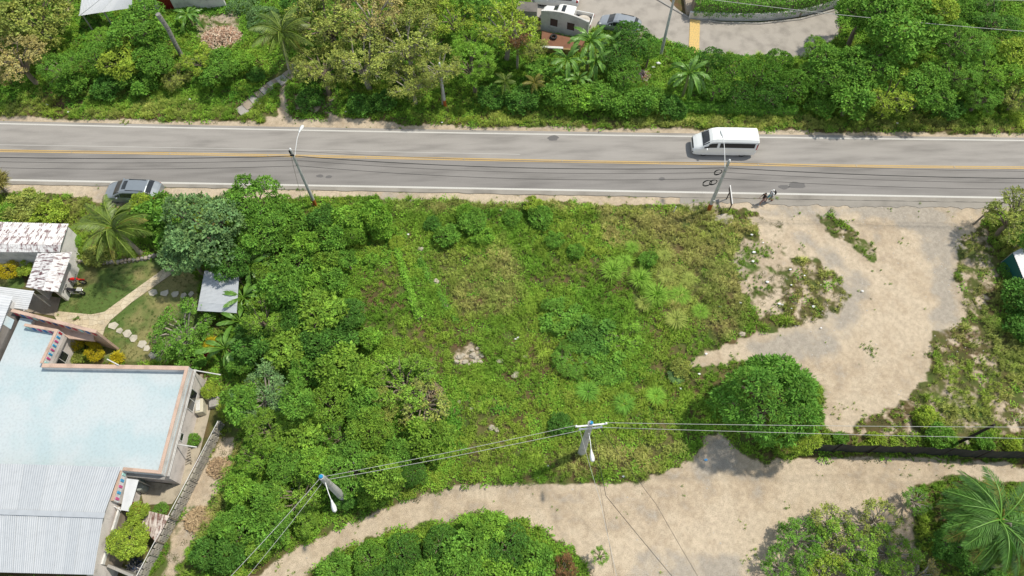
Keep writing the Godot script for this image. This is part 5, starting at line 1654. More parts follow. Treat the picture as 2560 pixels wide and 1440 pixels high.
func make_garden() -> void:
	# --- crazy paving
	var o := base("garden_path", at(260, 800))
	tag(o, "beige crazy paved path forking across the lawn to the house", "path", "", "structure")
	var pl := outline([[424, 662], [440, 678], [330, 756], [277, 801], [263, 820], [254, 850], [232, 840], [150, 812], [137, 792], [137, 778], [200, 784], [228, 787], [262, 780], [300, 752]])
	for k in pl.size(): pl[k] -= flat(o.position)
	var sh := Shape.new()
	sh.prism(pl, -0.1, 0.035)
	put("bed", sh.done(), worn("mortar", Color(0.52, 0.44, 0.32)), o)
	var stone := []
	for k in 4: stone.append(worn("path_stone%d" % k, [Color(0.70, 0.60, 0.43), Color(0.66, 0.56, 0.40), Color(0.72, 0.63, 0.47), Color(0.63, 0.55, 0.41)][k], 0.9))
	var size := 0.44
	var jit := {}
	for gx in range(-20, 30):
		for gz in range(-26, 20):
			jit[Vector2i(gx, gz)] = Vector2(gx + R.randf_range(-0.33, 0.33) + (gz % 2) * 0.4, gz + R.randf_range(-0.33, 0.33)) * size
	for gx in range(-20, 29):
		for gz in range(-26, 19):
			var q := PackedVector2Array([jit[Vector2i(gx, gz)], jit[Vector2i(gx + 1, gz)], jit[Vector2i(gx + 1, gz + 1)], jit[Vector2i(gx, gz + 1)]])
			var mid := (q[0] + q[1] + q[2] + q[3]) * 0.25
			for k in 4: q[k] = q[k].move_toward(mid, 0.018)
			for cut in Geometry2D.intersect_polygons(q, pl):
				if cut.size() < 3 or Geometry2D.triangulate_polygon(cut).size() < 3: continue
				var area := 0.0
				for k in cut.size(): area += cut[k].cross(cut[(k + 1) % cut.size()])
				if absf(area) < 0.04: continue
				var st := Shape.new()
				st.prism(cut, 0.0, 0.05 + R.randf() * 0.012)
				put("paving_stone", st.done(), stone[R.randi() % 4], o)
	# --- stepping stones
	var pale := []
	for k in 3: pale.append(worn("step_stone%d" % k, Color(0.64, 0.60, 0.50) * (1.0 - 0.07 * k), 0.9))
	var rows := [[[[283, 815, 15], [300, 827, 11], [318, 835, 13], [334, 845, 13], [355, 862, 14], [367, 871, 10], [383, 886, 14], [398, 901, 12]], "stepping stone in the curved row by the wide bush, %s from the path"],
		[[[383, 731, 13], [412, 734, 13], [438, 736, 12], [460, 738, 10], [478, 735, 9]], "stepping stone in the short row toward the tin shed, %s from the path"]]
	for rw in rows:
		for k in rw[0].size():
			var q: Array = rw[0][k]
			var c := at(q[0], q[1])
			var rr := metres(q[2], c)
			var p := PackedVector2Array()
			var nn := 5 + R.randi() % 2
			for j in nn:
				var an := TAU * (j + R.randf_range(-0.25, 0.25)) / nn
				p.append(Vector2(cos(an), sin(an)) * rr * R.randf_range(0.72, 1.0))
			var st := Shape.new()
			st.prism(p, -0.05, 0.045)
			tag(put("stepping_stone", st.done(), pale[R.randi() % 3], self, Transform3D(Basis(), c)), "pale flat " + (rw[1] % ordinal(k)), "stepping stone", "stepping stones in the lawn")
	# --- low rubble wall along the garden bed
	o = base("rubble_wall", at(300, 655))
	tag(o, "low rubble stone wall edging the lawn under the coconut palm", "wall")
	var wp := [[188, 654], [230, 659], [300, 657], [360, 650], [408, 637]]
	for k in wp.size() - 1:
		var a := at(wp[k][0], wp[k][1])
		var b := at(wp[k + 1][0], wp[k + 1][1])
		var m := int(a.distance_to(b) / 0.3)
		for j in m:
			for lay in 2:
				var p := a.lerp(b, (j + 0.5 + 0.3 * lay) / m) + Vector3(0, 0.1 + lay * 0.17, R.randf_range(-0.06, 0.06))
				put("stone", box_mesh(Vector3(R.randf_range(0.24, 0.36), 0.2, R.randf_range(0.2, 0.32)), 0.05), [M.concrete, M.bark_pale, M.concrete_warm][R.randi() % 3], o, Transform3D(Basis.from_euler(Vector3(R.randf_range(-0.15, 0.15), R.randf() * 3.0, R.randf_range(-0.15, 0.15))), p - o.position))
	# --- paved yards
	slab("yard", [[86, 735], [152, 745], [140, 790], [30, 775], [60, 735]], -0.1, 0.03, M.concrete_warm)
	tag(get_node("yard"), "", "", "", "structure")
	var yard := slab("side_yard", [[500, 935], [545, 940], [520, 1050], [500, 1130], [470, 1200], [430, 1260], [360, 1262], [345, 1200], [430, 1212]], -0.1, 0.03, mat("yard_concrete", Color(0.52, 0.46, 0.36), 0.9, {"tex": FINE, "scale": 0.7, "tex2": BLOTCH, "scale2": 0.2}))
	tag(yard, "", "", "", "structure")
	# --- block wall round the yard
	o = base("yard_wall", at(470, 1240))
	tag(o, "grey block wall running down the side yard with a pale weathered face", "wall")
	var pts := [[562, 1062], [540, 1110], [500, 1190], [455, 1280], [405, 1375], [360, 1460]]
	var blk := []
	for k in 3: blk.append(worn("block%d" % k, [Color(0.40, 0.38, 0.34), Color(0.36, 0.34, 0.31), Color(0.45, 0.42, 0.36)][k], 0.95, 1.0))
	for k in pts.size() - 1:
		var a := at(pts[k][0], pts[k][1])
		var b := at(pts[k + 1][0], pts[k + 1][1])
		var t := along(a, b)
		var m := int(a.distance_to(b) / 0.41)
		for lay in 6:
			for j in m:
				var p := a.lerp(b, (j + 0.5 + (0.25 if lay % 2 else -0.25) / 1.0 * 0.5) / m) + Vector3(0, 0.1 + lay * 0.205, 0)
				put("block", shared_block(), blk[R.randi() % 3], o, Transform3D(t.basis, p + t.basis.z * R.randf_range(-0.008, 0.008) - o.position))
	sh = Shape.new()
	sh.tube(PackedVector3Array([at(545, 1052, 1.8) - o.position, at(470, 1195, 1.8) - o.position, at(420, 1290, 1.8) - o.position, at(335, 1452, 1.8) - o.position]), PackedFloat32Array([0.03, 0.03, 0.03, 0.03]), 6)
	put("top_rail", sh.done(), M.white_paint, o)
	for q in [[535, 1072], [470, 1195], [420, 1290], [370, 1385]]:
		var p := at(q[0], q[1], 1.8)
		sh = Shape.new()
		sh.rod(Vector3(p.x, 0, p.z) - o.position, p - o.position, 0.03)
		put("rail_post", sh.done(), M.steel, o)
	# --- things standing in the side yard
	var sink := base("wash_sink", at(508, 1022))
	tag(sink, "cream concrete wash sink in the side yard", "sink")
	var cream := worn("cream", Color(0.70, 0.66, 0.52))
	var ta := Transform3D(Basis(Vector3.UP, 0.18), Vector3(0, 0.42, 0))
	put("basin", box_mesh(Vector3(0.62, 0.84, 1.15), 0.04), cream, sink, ta)
	put("washboard", box_mesh(Vector3(0.34, 0.05, 0.9), 0.015), M.white_paint, sink, Transform3D(Basis(Vector3.UP, 0.18) * Basis(Vector3.BACK, 0.12), Vector3(-0.06, 0.88, 0)))
	tag(put("concrete_slab", box_mesh(Vector3(0.75, 0.5, 0.8), 0.04), M.concrete, self, Transform3D(Basis(Vector3.UP, 0.2), at(536, 1006, 0.3) - Vector3(0, 0.05, 0))), "grey concrete block right of the cream wash sink", "block")
	for k in 2:
		var b := Shape.new()
		b.lathe([[0.0, 0.0], [0.29, 0.0], [0.31, 0.05], [0.31, 0.45], [0.32, 0.5], [0.31, 0.55], [0.31, 0.88], [0.26, 0.93], [0.0, 0.94]], 18)
		tag(put("water_drum", b.done(), mat("drum%d" % k, [Color(0.25, 0.32, 0.28), Color(0.30, 0.33, 0.31)][k], 0.5), self, Transform3D(Basis(), at(355 + k * 7, 1210 + k * 13) + Vector3(0, 0.02, 0))), ["grey green water drum against the house's lower wall", "grey green water drum nearer the yard floor"][k], "drum", "water drums")
	var pal := base("pallet", at(462, 1142))
	tag(pal, "weathered wooden pallet leaning in the side yard", "pallet")
	for k in 7:
		put("slat", box_mesh(Vector3(0.9, 0.03, 0.12), 0.008), M.bark_pale, pal, Transform3D(Basis(Vector3.UP, 0.5) * Basis(Vector3.RIGHT, 0.5), Vector3(0.04 * k, 0.28 - 0.02 * k, -0.55 + k * 0.19)))
	for k in 2:
		put("rail", box_mesh(Vector3(0.06, 0.08, 1.35), 0.01), M.bark, pal, Transform3D(Basis(Vector3.UP, 0.5), Vector3(-0.2 + k * 0.55, 0.13, -0.0)))
	# ladder against the cottage gable
	var lad := base("ladder", at(192, 640))
	tag(lad, "white ladder lying by the cottage gable", "ladder")
	var la := at(182, 627, 0.7) - lad.position
	var lb := at(198, 645, 0.1) - lad.position
	var acr := (lb - la).cross(Vector3.UP).normalized() * 0.2
	for s in [-1.0, 1.0]:
		sh = Shape.new()
		sh.rod(la + acr * s, lb + acr * s, 0.025)
		put("rail", sh.done(), M.white_paint, lad)
	for k in 4:
		sh = Shape.new()
		var p := la.lerp(lb, 0.12 + k * 0.25)
		sh.rod(p - acr, p + acr, 0.018)
		put("rung", sh.done(), M.white_paint, lad)
	# --- concrete steps up the northern bank
	o = base("concrete_steps", on_land(665, 225))
	tag(o, "flight of weathered concrete steps climbing the bank to the coconut palm", "steps")
	var sp := [[606, 277, 0.9], [620, 263, 0.9], [635, 250, 0.7], [649, 239, 0.6], [661, 229, 0.55], [671, 221, 0.5], [681, 214, 0.55], [692, 208, 0.6], [706, 201, 0.95], [724, 188, 0.8], [735, 173, 0.8]]
	for k in sp.size():
		var p := on_land(sp[k][0], sp[k][1])
		put("step", box_mesh(Vector3(1.2, 0.22, sp[k][2]), 0.02), M.concrete_warm if k % 2 else M.concrete, o, Transform3D(Basis(Vector3.UP, -0.85 + R.randf_range(-0.06, 0.06)), p + Vector3(0, 0.02, 0) - o.position))

var block_mesh: ArrayMesh
func shared_block() -> ArrayMesh:
	if block_mesh == null: block_mesh = box_mesh(Vector3(0.395, 0.195, 0.15), 0.012)
	return block_mesh

# ------------------------------------------------------------------ vehicles
# A body is a row of cross sections [x, [[y, half width] x 6 from sill to roof middle]]; x runs to the front.
class Body:
	var st: Array
	func spot(x: float, v: float, side: float) -> Vector3:
		var k := 0
		while k < st.size() - 2 and x > st[k + 1][0]: k += 1
		var u := clampf((x - st[k][0]) / (st[k + 1][0] - st[k][0]), 0.0, 1.0)
		var j := mini(int(v), 4)
		var f := v - j
		var a := Vector2(st[k][1][j][0], st[k][1][j][1]).lerp(Vector2(st[k][1][j + 1][0], st[k][1][j + 1][1]), f)
		var b := Vector2(st[k + 1][1][j][0], st[k + 1][1][j][1]).lerp(Vector2(st[k + 1][1][j + 1][0], st[k + 1][1][j + 1][1]), f)
		var p := a.lerp(b, u)
		return Vector3(x, p.x, p.y * side)
	func shell(sh: Shape, open_to := -99.0) -> void:
		var xs := []
		for k in st.size() - 1:
			for e in 3: xs.append(lerpf(st[k][0], st[k + 1][0], e / 3.0))
		xs.append(st[-1][0])
		var vs := [0.0, 0.5, 1.0, 1.5, 2.0, 2.5, 3.0, 3.5, 4.0, 4.5, 5.0]
		for side in [-1.0, 1.0]:
			for k in xs.size() - 1:
				for j in vs.size() - 1:
					var a := spot(xs[k], vs[j], side)
					var b := spot(xs[k + 1], vs[j], side)
					var c := spot(xs[k + 1], vs[j + 1], side)
					var d := spot(xs[k], vs[j + 1], side)
					if side > 0: sh.quad(a, b, c, d)
					else: sh.quad(d, c, b, a)
			for e in [0, st.size() - 1]:     # front and rear faces
				for j in 5:
					var x: float = st[e][0]
					var a := spot(x, j, side)
					var d := spot(x, j + 1.0, side)
					sh.quad(Vector3(x, a.y, 0), a, d, Vector3(x, d.y, 0))
	func patch(sh: Shape, x0: float, x1: float, v0: float, v1: float, side: float, lift := 0.012, slant := 0.0) -> void:
		var n := 6
		for k in n:
			for j in 4:
				var q := []
				for e in [[0, 0], [1, 0], [1, 1], [0, 1]]:
					var v: float = lerpf(v0, v1, (j + e[1]) / 4.0)
					var x: float = lerpf(x0, x1, (k + e[0]) / float(n)) - slant * (j + e[1]) / 4.0 * (1.0 if x1 > 0 else 0.0)
					var p := spot(x, v, side)
					var du := spot(x + 0.02, v, side) - spot(x - 0.02, v, side)
					var dv := spot(x, minf(v + 0.02, 5.0), side) - spot(x, v - 0.02, side)
					var nn := du.cross(dv).normalized() * side
					q.append(p + nn * lift)
				if side > 0: sh.quad(q[0], q[1], q[2], q[3])
				else: sh.quad(q[3], q[2], q[1], q[0])

func wheel(parent: Node3D, p: Vector3, r: float, out: float) -> void:
	var t := Transform3D(Basis.from_euler(Vector3(PI / 2, 0, 0)), p)
	var sh := Shape.new()
	sh.ring(r * 0.76, r * 0.24, 22, 8)
	sh.lathe([[r * 0.7, -0.1], [r * 0.72, 0.1]], 18)
	var w := put("wheel", sh.done(), M.rubber, parent, t)
	sh = Shape.new()
	sh.lathe([[0.0, 0.05], [r * 0.18, 0.06], [r * 0.2, 0.02], [r * 0.62, 0.04], [r * 0.66, 0.07]], 18, Transform3D(Basis.from_scale(Vector3(1, out, 1)), Vector3.ZERO))
	for k in 5:
		sh.box(Vector3(r * 0.5, 0.03, r * 0.14), Transform3D(Basis(Vector3.UP, TAU * k / 5.0), Vector3.ZERO) * Transform3D(Basis(), Vector3(r * 0.36, 0.06 * out, 0)))
	put("rim", sh.done(), M.steel, w)

func one(b: Body, called: String, parent: Node3D, m: Material, q: Array) -> void:
	var sh := Shape.new()
	for e in q: b.patch(sh, e[0], e[1], e[2], e[3], e[4])
	put(called, sh.done(), m, parent)

func paint(called: String, lin: Color, metal := 0.0) -> StandardMaterial3D:
	return mat(called, lin, 0.35, {"coat": 0.8, "metal": metal, "spec": 0.5})

func heading(a: Vector3, b: Vector3) -> float:
	return atan2(-(b - a).z, (b - a).x)

func minivan_body() -> Body:
	var b := Body.new()
	b.st = [
		[-2.55, [[0.42, 0.80], [0.62, 0.86], [0.95, 0.82], [1.0, 0.74], [1.03, 0.5], [1.05, 0.0]]],
		[-2.40, [[0.32, 0.92], [0.65, 0.97], [1.02, 0.94], [1.12, 0.86], [1.16, 0.68], [1.18, 0.0]]],
		[-2.05, [[0.27, 0.95], [0.65, 1.0], [1.04, 0.97], [1.38, 0.85], [1.44, 0.68], [1.47, 0.0]]],
		[-1.65, [[0.26, 0.95], [0.65, 1.0], [1.04, 0.98], [1.58, 0.80], [1.69, 0.66], [1.72, 0.0]]],
		[-0.6, [[0.25, 0.95], [0.65, 1.0], [1.03, 0.99], [1.61, 0.79], [1.73, 0.65], [1.76, 0.0]]],
		[0.35, [[0.25, 0.95], [0.65, 1.0], [1.02, 0.99], [1.58, 0.78], [1.70, 0.64], [1.73, 0.0]]],
		[0.70, [[0.25, 0.95], [0.65, 1.0], [1.0, 0.98], [1.50, 0.79], [1.61, 0.64], [1.65, 0.0]]],
		[1.55, [[0.25, 0.95], [0.65, 0.99], [0.96, 0.95], [1.06, 0.86], [1.10, 0.70], [1.13, 0.0]]],
		[2.05, [[0.26, 0.93], [0.62, 0.96], [0.86, 0.91], [0.93, 0.80], [0.97, 0.62], [1.0, 0.0]]],
		[2.42, [[0.30, 0.84], [0.55, 0.88], [0.72, 0.82], [0.79, 0.68], [0.83, 0.5], [0.86, 0.0]]],
		[2.56, [[0.38, 0.62], [0.52, 0.66], [0.62, 0.60], [0.68, 0.48], [0.71, 0.34], [0.73, 0.0]]]]
	return b

func minivan(called: String, at_: Vector3, turn: float, body: Material, scale := 1.0) -> Node3D:
	var o := base(called, at_, turn)
	var g := Node3D.new()
	var b := minivan_body()
	for s in b.st:
		s[0] *= scale
		for q in s[1]:
			q[0] *= scale
			q[1] *= scale
	var sh := Shape.new()
	b.shell(sh)
	put("body", sh.done(), body, o)
	g.free()
	var k := scale
	one(b, "windscreen", o, M.glass_dark, [[0.78 * k, 1.5 * k, 3.35, 5.0, 1.0], [0.78 * k, 1.5 * k, 3.35, 5.0, -1.0]])
	one(b, "rear_window", o, M.glass_dark, [[-2.08 * k, -1.72 * k, 3.2, 5.0, 1.0], [-2.08 * k, -1.72 * k, 3.2, 5.0, -1.0]])
	for s in [-1.0, 1.0]:
		one(b, "side_window", o, M.glass_dark, [[-1.75 * k, 0.75 * k, 2.1, 2.85, s]])
		one(b, "quarter_window", o, M.glass_dark, [[0.8 * k, 1.28 * k, 2.15, 2.75, s]])
		wheel(o, Vector3(1.62 * k, 0.33 * k, 0.86 * k * s), 0.33 * k, s)
		wheel(o, Vector3(-1.45 * k, 0.33 * k, 0.86 * k * s), 0.33 * k, s)
		one(b, "headlight", o, M.lamp_white, [[2.2 * k, 2.46 * k, 2.2, 3.2, s]])
		one(b, "tail_light", o, M.tail_red, [[-2.46 * k, -2.25 * k, 1.6, 2.9, s]])
		put("mirror", box_mesh(Vector3(0.14, 0.14, 0.2) * k, 0.03), body, o, Transform3D(Basis(), Vector3(1.05 * k, 1.08 * k, 1.08 * k * s)))
		sh = Shape.new()
		sh.rod(Vector3(-1.5, 1.74, 0.62 * s) * k, Vector3(0.1, 1.75, 0.62 * s) * k, 0.025)
		put("roof_rail", sh.done(), M.dark, o)
		put("door_handle", box_mesh(Vector3(0.16, 0.035, 0.03)), M.steel, o, Transform3D(Basis(), Vector3(0.15, 0.92, 1.0 * s) * k))
	return o

func make_vehicles() -> void:
	mat("tail_red", Color(0.35, 0.02, 0.02), 0.25)
	mat("plate", Color(0.65, 0.65, 0.62), 0.5)
	# --- the white passenger van in the far lane
	var w1 := at(1759, 391)
	var w2 := at(1852, 393)
	var turn := heading(w2, w1)
	var ax := (w1 - w2).normalized()
	var north := Vector3(ax.z, 0, -ax.x)
	if north.z > 0: north = -north
	var c := (w1 + w2) * 0.5 + north * 0.9 + Vector3(0, 0.056, 0)
	var o := base("passenger_van", c, turn)
	tag(o, "white high roofed passenger van driving left in the far lane", "van")
	var white := paint("van_white", Color(0.80, 0.82, 0.82))
	var b := Body.new()
	b.st = [
		[-2.95, [[0.45, 0.84], [0.7, 0.90], [1.25, 0.90], [1.90, 0.82], [2.05, 0.68], [2.10, 0.0]]],
		[-2.82, [[0.32, 0.93], [0.7, 0.97], [1.25, 0.97], [2.0, 0.87], [2.20, 0.73], [2.25, 0.0]]],
		[-1.0, [[0.26, 0.95], [0.7, 0.98], [1.25, 0.98], [2.02, 0.87], [2.24, 0.73], [2.30, 0.0]]],
		[0.9, [[0.26, 0.95], [0.7, 0.98], [1.24, 0.98], [2.0, 0.87], [2.22, 0.72], [2.28, 0.0]]],
		[1.35, [[0.26, 0.95], [0.7, 0.98], [1.22, 0.97], [1.93, 0.86], [2.12, 0.71], [2.18, 0.0]]],
		[1.55, [[0.26, 0.95], [0.7, 0.98], [1.20, 0.97], [1.82, 0.86], [1.98, 0.71], [2.04, 0.0]]],
		[2.20, [[0.26, 0.95], [0.7, 0.98], [1.12, 0.95], [1.30, 0.87], [1.38, 0.72], [1.42, 0.0]]],
		[2.60, [[0.28, 0.93], [0.66, 0.95], [1.0, 0.90], [1.10, 0.80], [1.15, 0.64], [1.18, 0.0]]],
		[2.86, [[0.30, 0.86], [0.6, 0.89], [0.84, 0.82], [0.92, 0.70], [0.96, 0.54], [0.98, 0.0]]],
		[2.97, [[0.38, 0.70], [0.55, 0.74], [0.70, 0.68], [0.76, 0.56], [0.79, 0.42], [0.81, 0.0]]]]
	var sh := Shape.new()
	b.shell(sh)
	put("body", sh.done(), white, o)
	var black := mat("van_glass", Color(0.012, 0.013, 0.014), 0.1, {"spec": 0.6})
	one(b, "windscreen", o, M.glass_dark, [[1.60, 2.14, 3.3, 5.0, 1.0], [1.60, 2.14, 3.3, 5.0, -1.0]])
	one(b, "rear_window", o, black, [[-2.93, -2.86, 2.2, 3.0, 1.0], [-2.93, -2.86, 2.2, 3.0, -1.0]])
	for s in [-1.0, 1.0]:
		one(b, "side_window", o, black, [[-2.62, 0.62, 2.12, 2.82, s]])
		one(b, "door_window", o, black, [[0.85, 1.62, 2.1, 2.8, s], [1.62, 2.0, 2.1, 2.5, s]])
		wheel(o, Vector3(1.85, 0.34, 0.86 * s), 0.34, s)
		wheel(o, Vector3(-1.75, 0.34, 0.86 * s), 0.34, s)
		one(b, "headlight", o, M.lamp_white, [[2.64, 2.9, 2.3, 3.2, s]])
		one(b, "fog_light", o, M.dark, [[2.88, 2.95, 0.4, 1.2, s]])
		one(b, "tail_light", o, M.tail_red, [[-2.92, -2.80, 1.7, 2.7, s]])
		put("mirror", box_mesh(Vector3(0.14, 0.2, 0.2), 0.04), white, o, Transform3D(Basis(), Vector3(1.75, 1.2, 1.1 * s)))
	one(b, "grille", o, M.dark, [[2.88, 2.96, 3.0, 5.0, 1.0], [2.88, 2.96, 3.0, 5.0, -1.0]])
	put("number_plate", box_mesh(Vector3(0.02, 0.14, 0.36)), M.plate, o, Transform3D(Basis(), Vector3(2.985, 0.5, 0)))
	# --- silver minivan parked on the dirt shoulder
	w1 = at(293, 510)
	c = w1 - ax * 1.62 * Vector3(1, 0, 1) + north * 0.92 + Vector3(0, 0.02, 0)
	o = minivan("minivan", c, turn - 0.02, paint("silver_blue", Color(0.24, 0.275, 0.31), 0.35))
	tag(o, "silver blue minivan with a sunroof parked on the dirt shoulder", "minivan")
	var mb := minivan_body()
	one(mb, "sunroof", o, M.glass_dark, [[0.15, 0.55, 4.25, 5.0, 1.0], [0.15, 0.55, 4.25, 5.0, -1.0]])
	put("number_plate", box_mesh(Vector3(0.02, 0.14, 0.36)), M.plate, o, Transform3D(Basis(), Vector3(-2.57, 0.7, 0)))
	# --- cars on the side street
	o = minivan("parked_car", at(1548, 72, 0.0) + Vector3(0, 0.035, 0), heading(at(1600, 84), at(1500, 62)), paint("car_grey", Color(0.30, 0.33, 0.37), 0.3), 0.86)
	tag(o, "silver grey car half hidden behind the creeper covered tree", "car")
	o = minivan("parked_car", at(1392, 6) + Vector3(0, 0.035, 0), heading(at(1440, 8), at(1340, 0)), paint("car_white", Color(0.68, 0.70, 0.71)), 0.95)
	tag(o, "white car cut by the top edge behind the pickup", "car")
	# --- white pickup behind the courtyard wall
	var p1 := at(1360, 44)
	var p2 := at(1470, 66)
	o = base("pickup_truck", at(1418, 58) + Vector3(0, 0.035, 0), heading(p2, p1))
	tag(o, "white pickup truck with an open bed behind the white courtyard wall", "pickup")
	b = Body.new()
	b.st = [
		[-0.75, [[0.45, 0.90], [0.7, 0.94], [1.1, 0.93], [1.55, 0.80], [1.72, 0.68], [1.78, 0.0]]],
		[-0.55, [[0.45, 0.92], [0.7, 0.96], [1.1, 0.94], [1.62, 0.79], [1.77, 0.67], [1.82, 0.0]]],
		[0.75, [[0.45, 0.92], [0.7, 0.96], [1.1, 0.94], [1.62, 0.79], [1.76, 0.67], [1.81, 0.0]]],
		[1.05, [[0.45, 0.92], [0.7, 0.96], [1.1, 0.94], [1.50, 0.80], [1.62, 0.68], [1.67, 0.0]]],
		[1.65, [[0.45, 0.92], [0.7, 0.96], [1.08, 0.92], [1.16, 0.84], [1.20, 0.7], [1.23, 0.0]]],
		[2.5, [[0.45, 0.90], [0.7, 0.93], [1.0, 0.88], [1.06, 0.78], [1.09, 0.6], [1.11, 0.0]]],
		[2.75, [[0.5, 0.80], [0.65, 0.84], [0.85, 0.78], [0.9, 0.66], [0.93, 0.5], [0.95, 0.0]]]]
	sh = Shape.new()
	b.shell(sh)
	var pw := paint("pickup_white", Color(0.80, 0.80, 0.79))
	put("cab", sh.done(), pw, o)
	one(b, "windscreen", o, M.glass_dark, [[1.1, 1.6, 3.3, 5.0, 1.0], [1.1, 1.6, 3.3, 5.0, -1.0]])
	one(b, "sunroof", o, M.glass_dark, [[0.25, 0.65, 4.2, 5.0, 1.0], [0.25, 0.65, 4.2, 5.0, -1.0]])
	sh = Shape.new()
	for s in [-1.0, 1.0]: sh.box(Vector3(1.9, 0.62, 0.1), Transform3D(Basis(), Vector3(-1.72, 0.82, 0.89 * s)), 0.03)
	sh.box(Vector3(0.08, 0.62, 1.68), Transform3D(Basis(), Vector3(-2.63, 0.82, 0)), 0.02)
	sh.box(Vector3(1.86, 0.06, 1.68), Transform3D(Basis(), Vector3(-1.70, 0.56, 0)))
	put("bed", sh.done(), pw, o)
	put("bed_liner", box_mesh(Vector3(1.80, 0.03, 1.66)), M.dark, o, Transform3D(Basis(), Vector3(-1.70, 0.61, 0)))
	var sack := Shape.new()
	sack.lathe([[0.62, 0.0], [0.6, 0.2], [0.42, 0.36], [0.0, 0.42]], 14)
	put("load", sack.done(), worn("pale_load", Color(0.66, 0.60, 0.52)), o, Transform3D(Basis.from_scale(Vector3(1.15, 1, 1)), Vector3(-1.75, 0.62, 0.15)))
	for s in [-1.0, 1.0]:
		one(b, "side_window", o, M.glass_dark, [[-0.5, 1.0, 2.1, 2.85, s]])
		wheel(o, Vector3(1.85, 0.36, 0.86 * s), 0.36, s)
		wheel(o, Vector3(-1.65, 0.36, 0.86 * s), 0.36, s)
		put("tail_light", box_mesh(Vector3(0.04, 0.3, 0.14)), M.tail_red, o, Transform3D(Basis(), Vector3(-2.69, 0.85, 0.82 * s)))
	# --- two motorcycles on the lawn
	motorcycle(at(192, 710) + Vector3(0, 0.02, 0), heading(at(160, 712), at(214, 711)), mat("bike_red", Color(0.55, 0.02, 0.02), 0.3), true, "red and black trail motorcycle parked on the lawn")
	motorcycle(at(190, 735) + Vector3(0, 0.02, 0), heading(at(214, 734), at(160, 731)), mat("bike_black", Color(0.03, 0.03, 0.035), 0.3), false, "dark motorcycle with a silver tail rack parked below the red one")

func motorcycle(p: Vector3, turn: float, m: Material, trail: bool, label: String) -> void:
	var o := base("motorcycle", p, turn)
	tag(o, label, "motorcycle", "motorcycles parked on the lawn")
	for x in [-0.68, 0.70]:
		var sh := Shape.new()
		sh.ring(0.28, 0.055 if trail else 0.06, 24, 8)
		var w := put("wheel", sh.done(), M.rubber, o, Transform3D(Basis.from_euler(Vector3(PI / 2, 0, 0)), Vector3(x, 0.33, 0)))
		sh = Shape.new()
		sh.ring(0.22, 0.015, 20, 6)
		sh.lathe([[0.05, -0.06], [0.05, 0.06]], 8)
		for k in 8: sh.rod(Vector3.ZERO, Vector3(cos(TAU * k / 8), 0, sin(TAU * k / 8)) * 0.22, 0.006, -1, 4)
		put("rim", sh.done(), M.steel, w)
	var f := Shape.new()
	f.rod(Vector3(0.70, 0.33, 0.09), Vector3(0.42, 0.98, 0.09), 0.025)
	f.rod(Vector3(0.70, 0.33, -0.09), Vector3(0.42, 0.98, -0.09), 0.025)
	put("fork", f.done(), M.steel, o)
	f = Shape.new()
	f.rod(Vector3(0.44, 0.88, 0), Vector3(0.05, 0.35, 0), 0.03)
	f.rod(Vector3(0.44, 0.88, 0), Vector3(-0.35, 0.72, 0), 0.03)
	f.rod(Vector3(-0.35, 0.72, 0), Vector3(-0.1, 0.38, 0), 0.03)
	f.rod(Vector3(-0.1, 0.42, 0.08), Vector3(-0.68, 0.33, 0.08), 0.025)
	f.rod(Vector3(-0.1, 0.42, -0.08), Vector3(-0.68, 0.33, -0.08), 0.025)
	put("frame", f.done(), M.dark, o)
	put("engine", box_mesh(Vector3(0.36, 0.32, 0.26), 0.06), M.steel, o, Transform3D(Basis(), Vector3(0.06, 0.45, 0)))
	var tk := Shape.new()
	tk.tube(PackedVector3Array([Vector3(-0.08, 0.82, 0), Vector3(0.04, 0.86, 0), Vector3(0.22, 0.88, 0), Vector3(0.34, 0.84, 0)]), PackedFloat32Array([0.08, 0.14, 0.14, 0.07]), 10)
	put("tank", tk.done(), m, o)
	put("seat", box_mesh(Vector3(0.72, 0.09, 0.22), 0.04), M.dark, o, Transform3D(Basis(Vector3.BACK, 0.05), Vector3(-0.40, 0.84, 0)))
	put("rear_fender", box_mesh(Vector3(0.46, 0.03, 0.17), 0.012), m if trail else M.steel, o, Transform3D(Basis(Vector3.BACK, -0.25), Vector3(-0.86, 0.80, 0)))
	put("front_fender", box_mesh(Vector3(0.55, 0.03, 0.13), 0.012), m, o, Transform3D(Basis(Vector3.BACK, -0.1), Vector3(0.82, 0.78 if trail else 0.70, 0)))
	f = Shape.new()
	f.rod(Vector3(0.40, 1.0, -0.38), Vector3(0.40, 1.0, 0.38), 0.018)
	for s in [-1.0, 1.0]: f.rod(Vector3(0.38, 1.0, 0.28 * s), Vector3(0.38, 1.0, 0.40 * s), 0.028)
	put("handlebar", f.done(), M.dark, o)
	put("headlight", box_mesh(Vector3(0.1, 0.2, 0.18), 0.04), m, o, Transform3D(Basis(), Vector3(0.54, 0.92, 0)))
	for s in [-1.0, 1.0]:
		put("side_panel", box_mesh(Vector3(0.34, 0.18, 0.03), 0.012), m, o, Transform3D(Basis(), Vector3(-0.36, 0.70, 0.12 * s)))
	if not trail:
		for k in 5:
			f = Shape.new()
			f.rod(Vector3(-0.62 - k * 0.09, 0.94, -0.17), Vector3(-0.62 - k * 0.09, 0.94, 0.17), 0.02)
			put("rack_bar", f.done(), M.lamp_white, o)
	f = Shape.new()
	f.rod(Vector3(0.0, 0.3, 0.12), Vector3(-0.12, 0.0, 0.3), 0.014)
	put("side_stand", f.done(), M.dark, o)
	f = Shape.new()
	f.rod(Vector3(0.1, 0.32, -0.13), Vector3(-0.75, 0.5, -0.15), 0.04)
	put("exhaust", f.done(), M.steel, o)

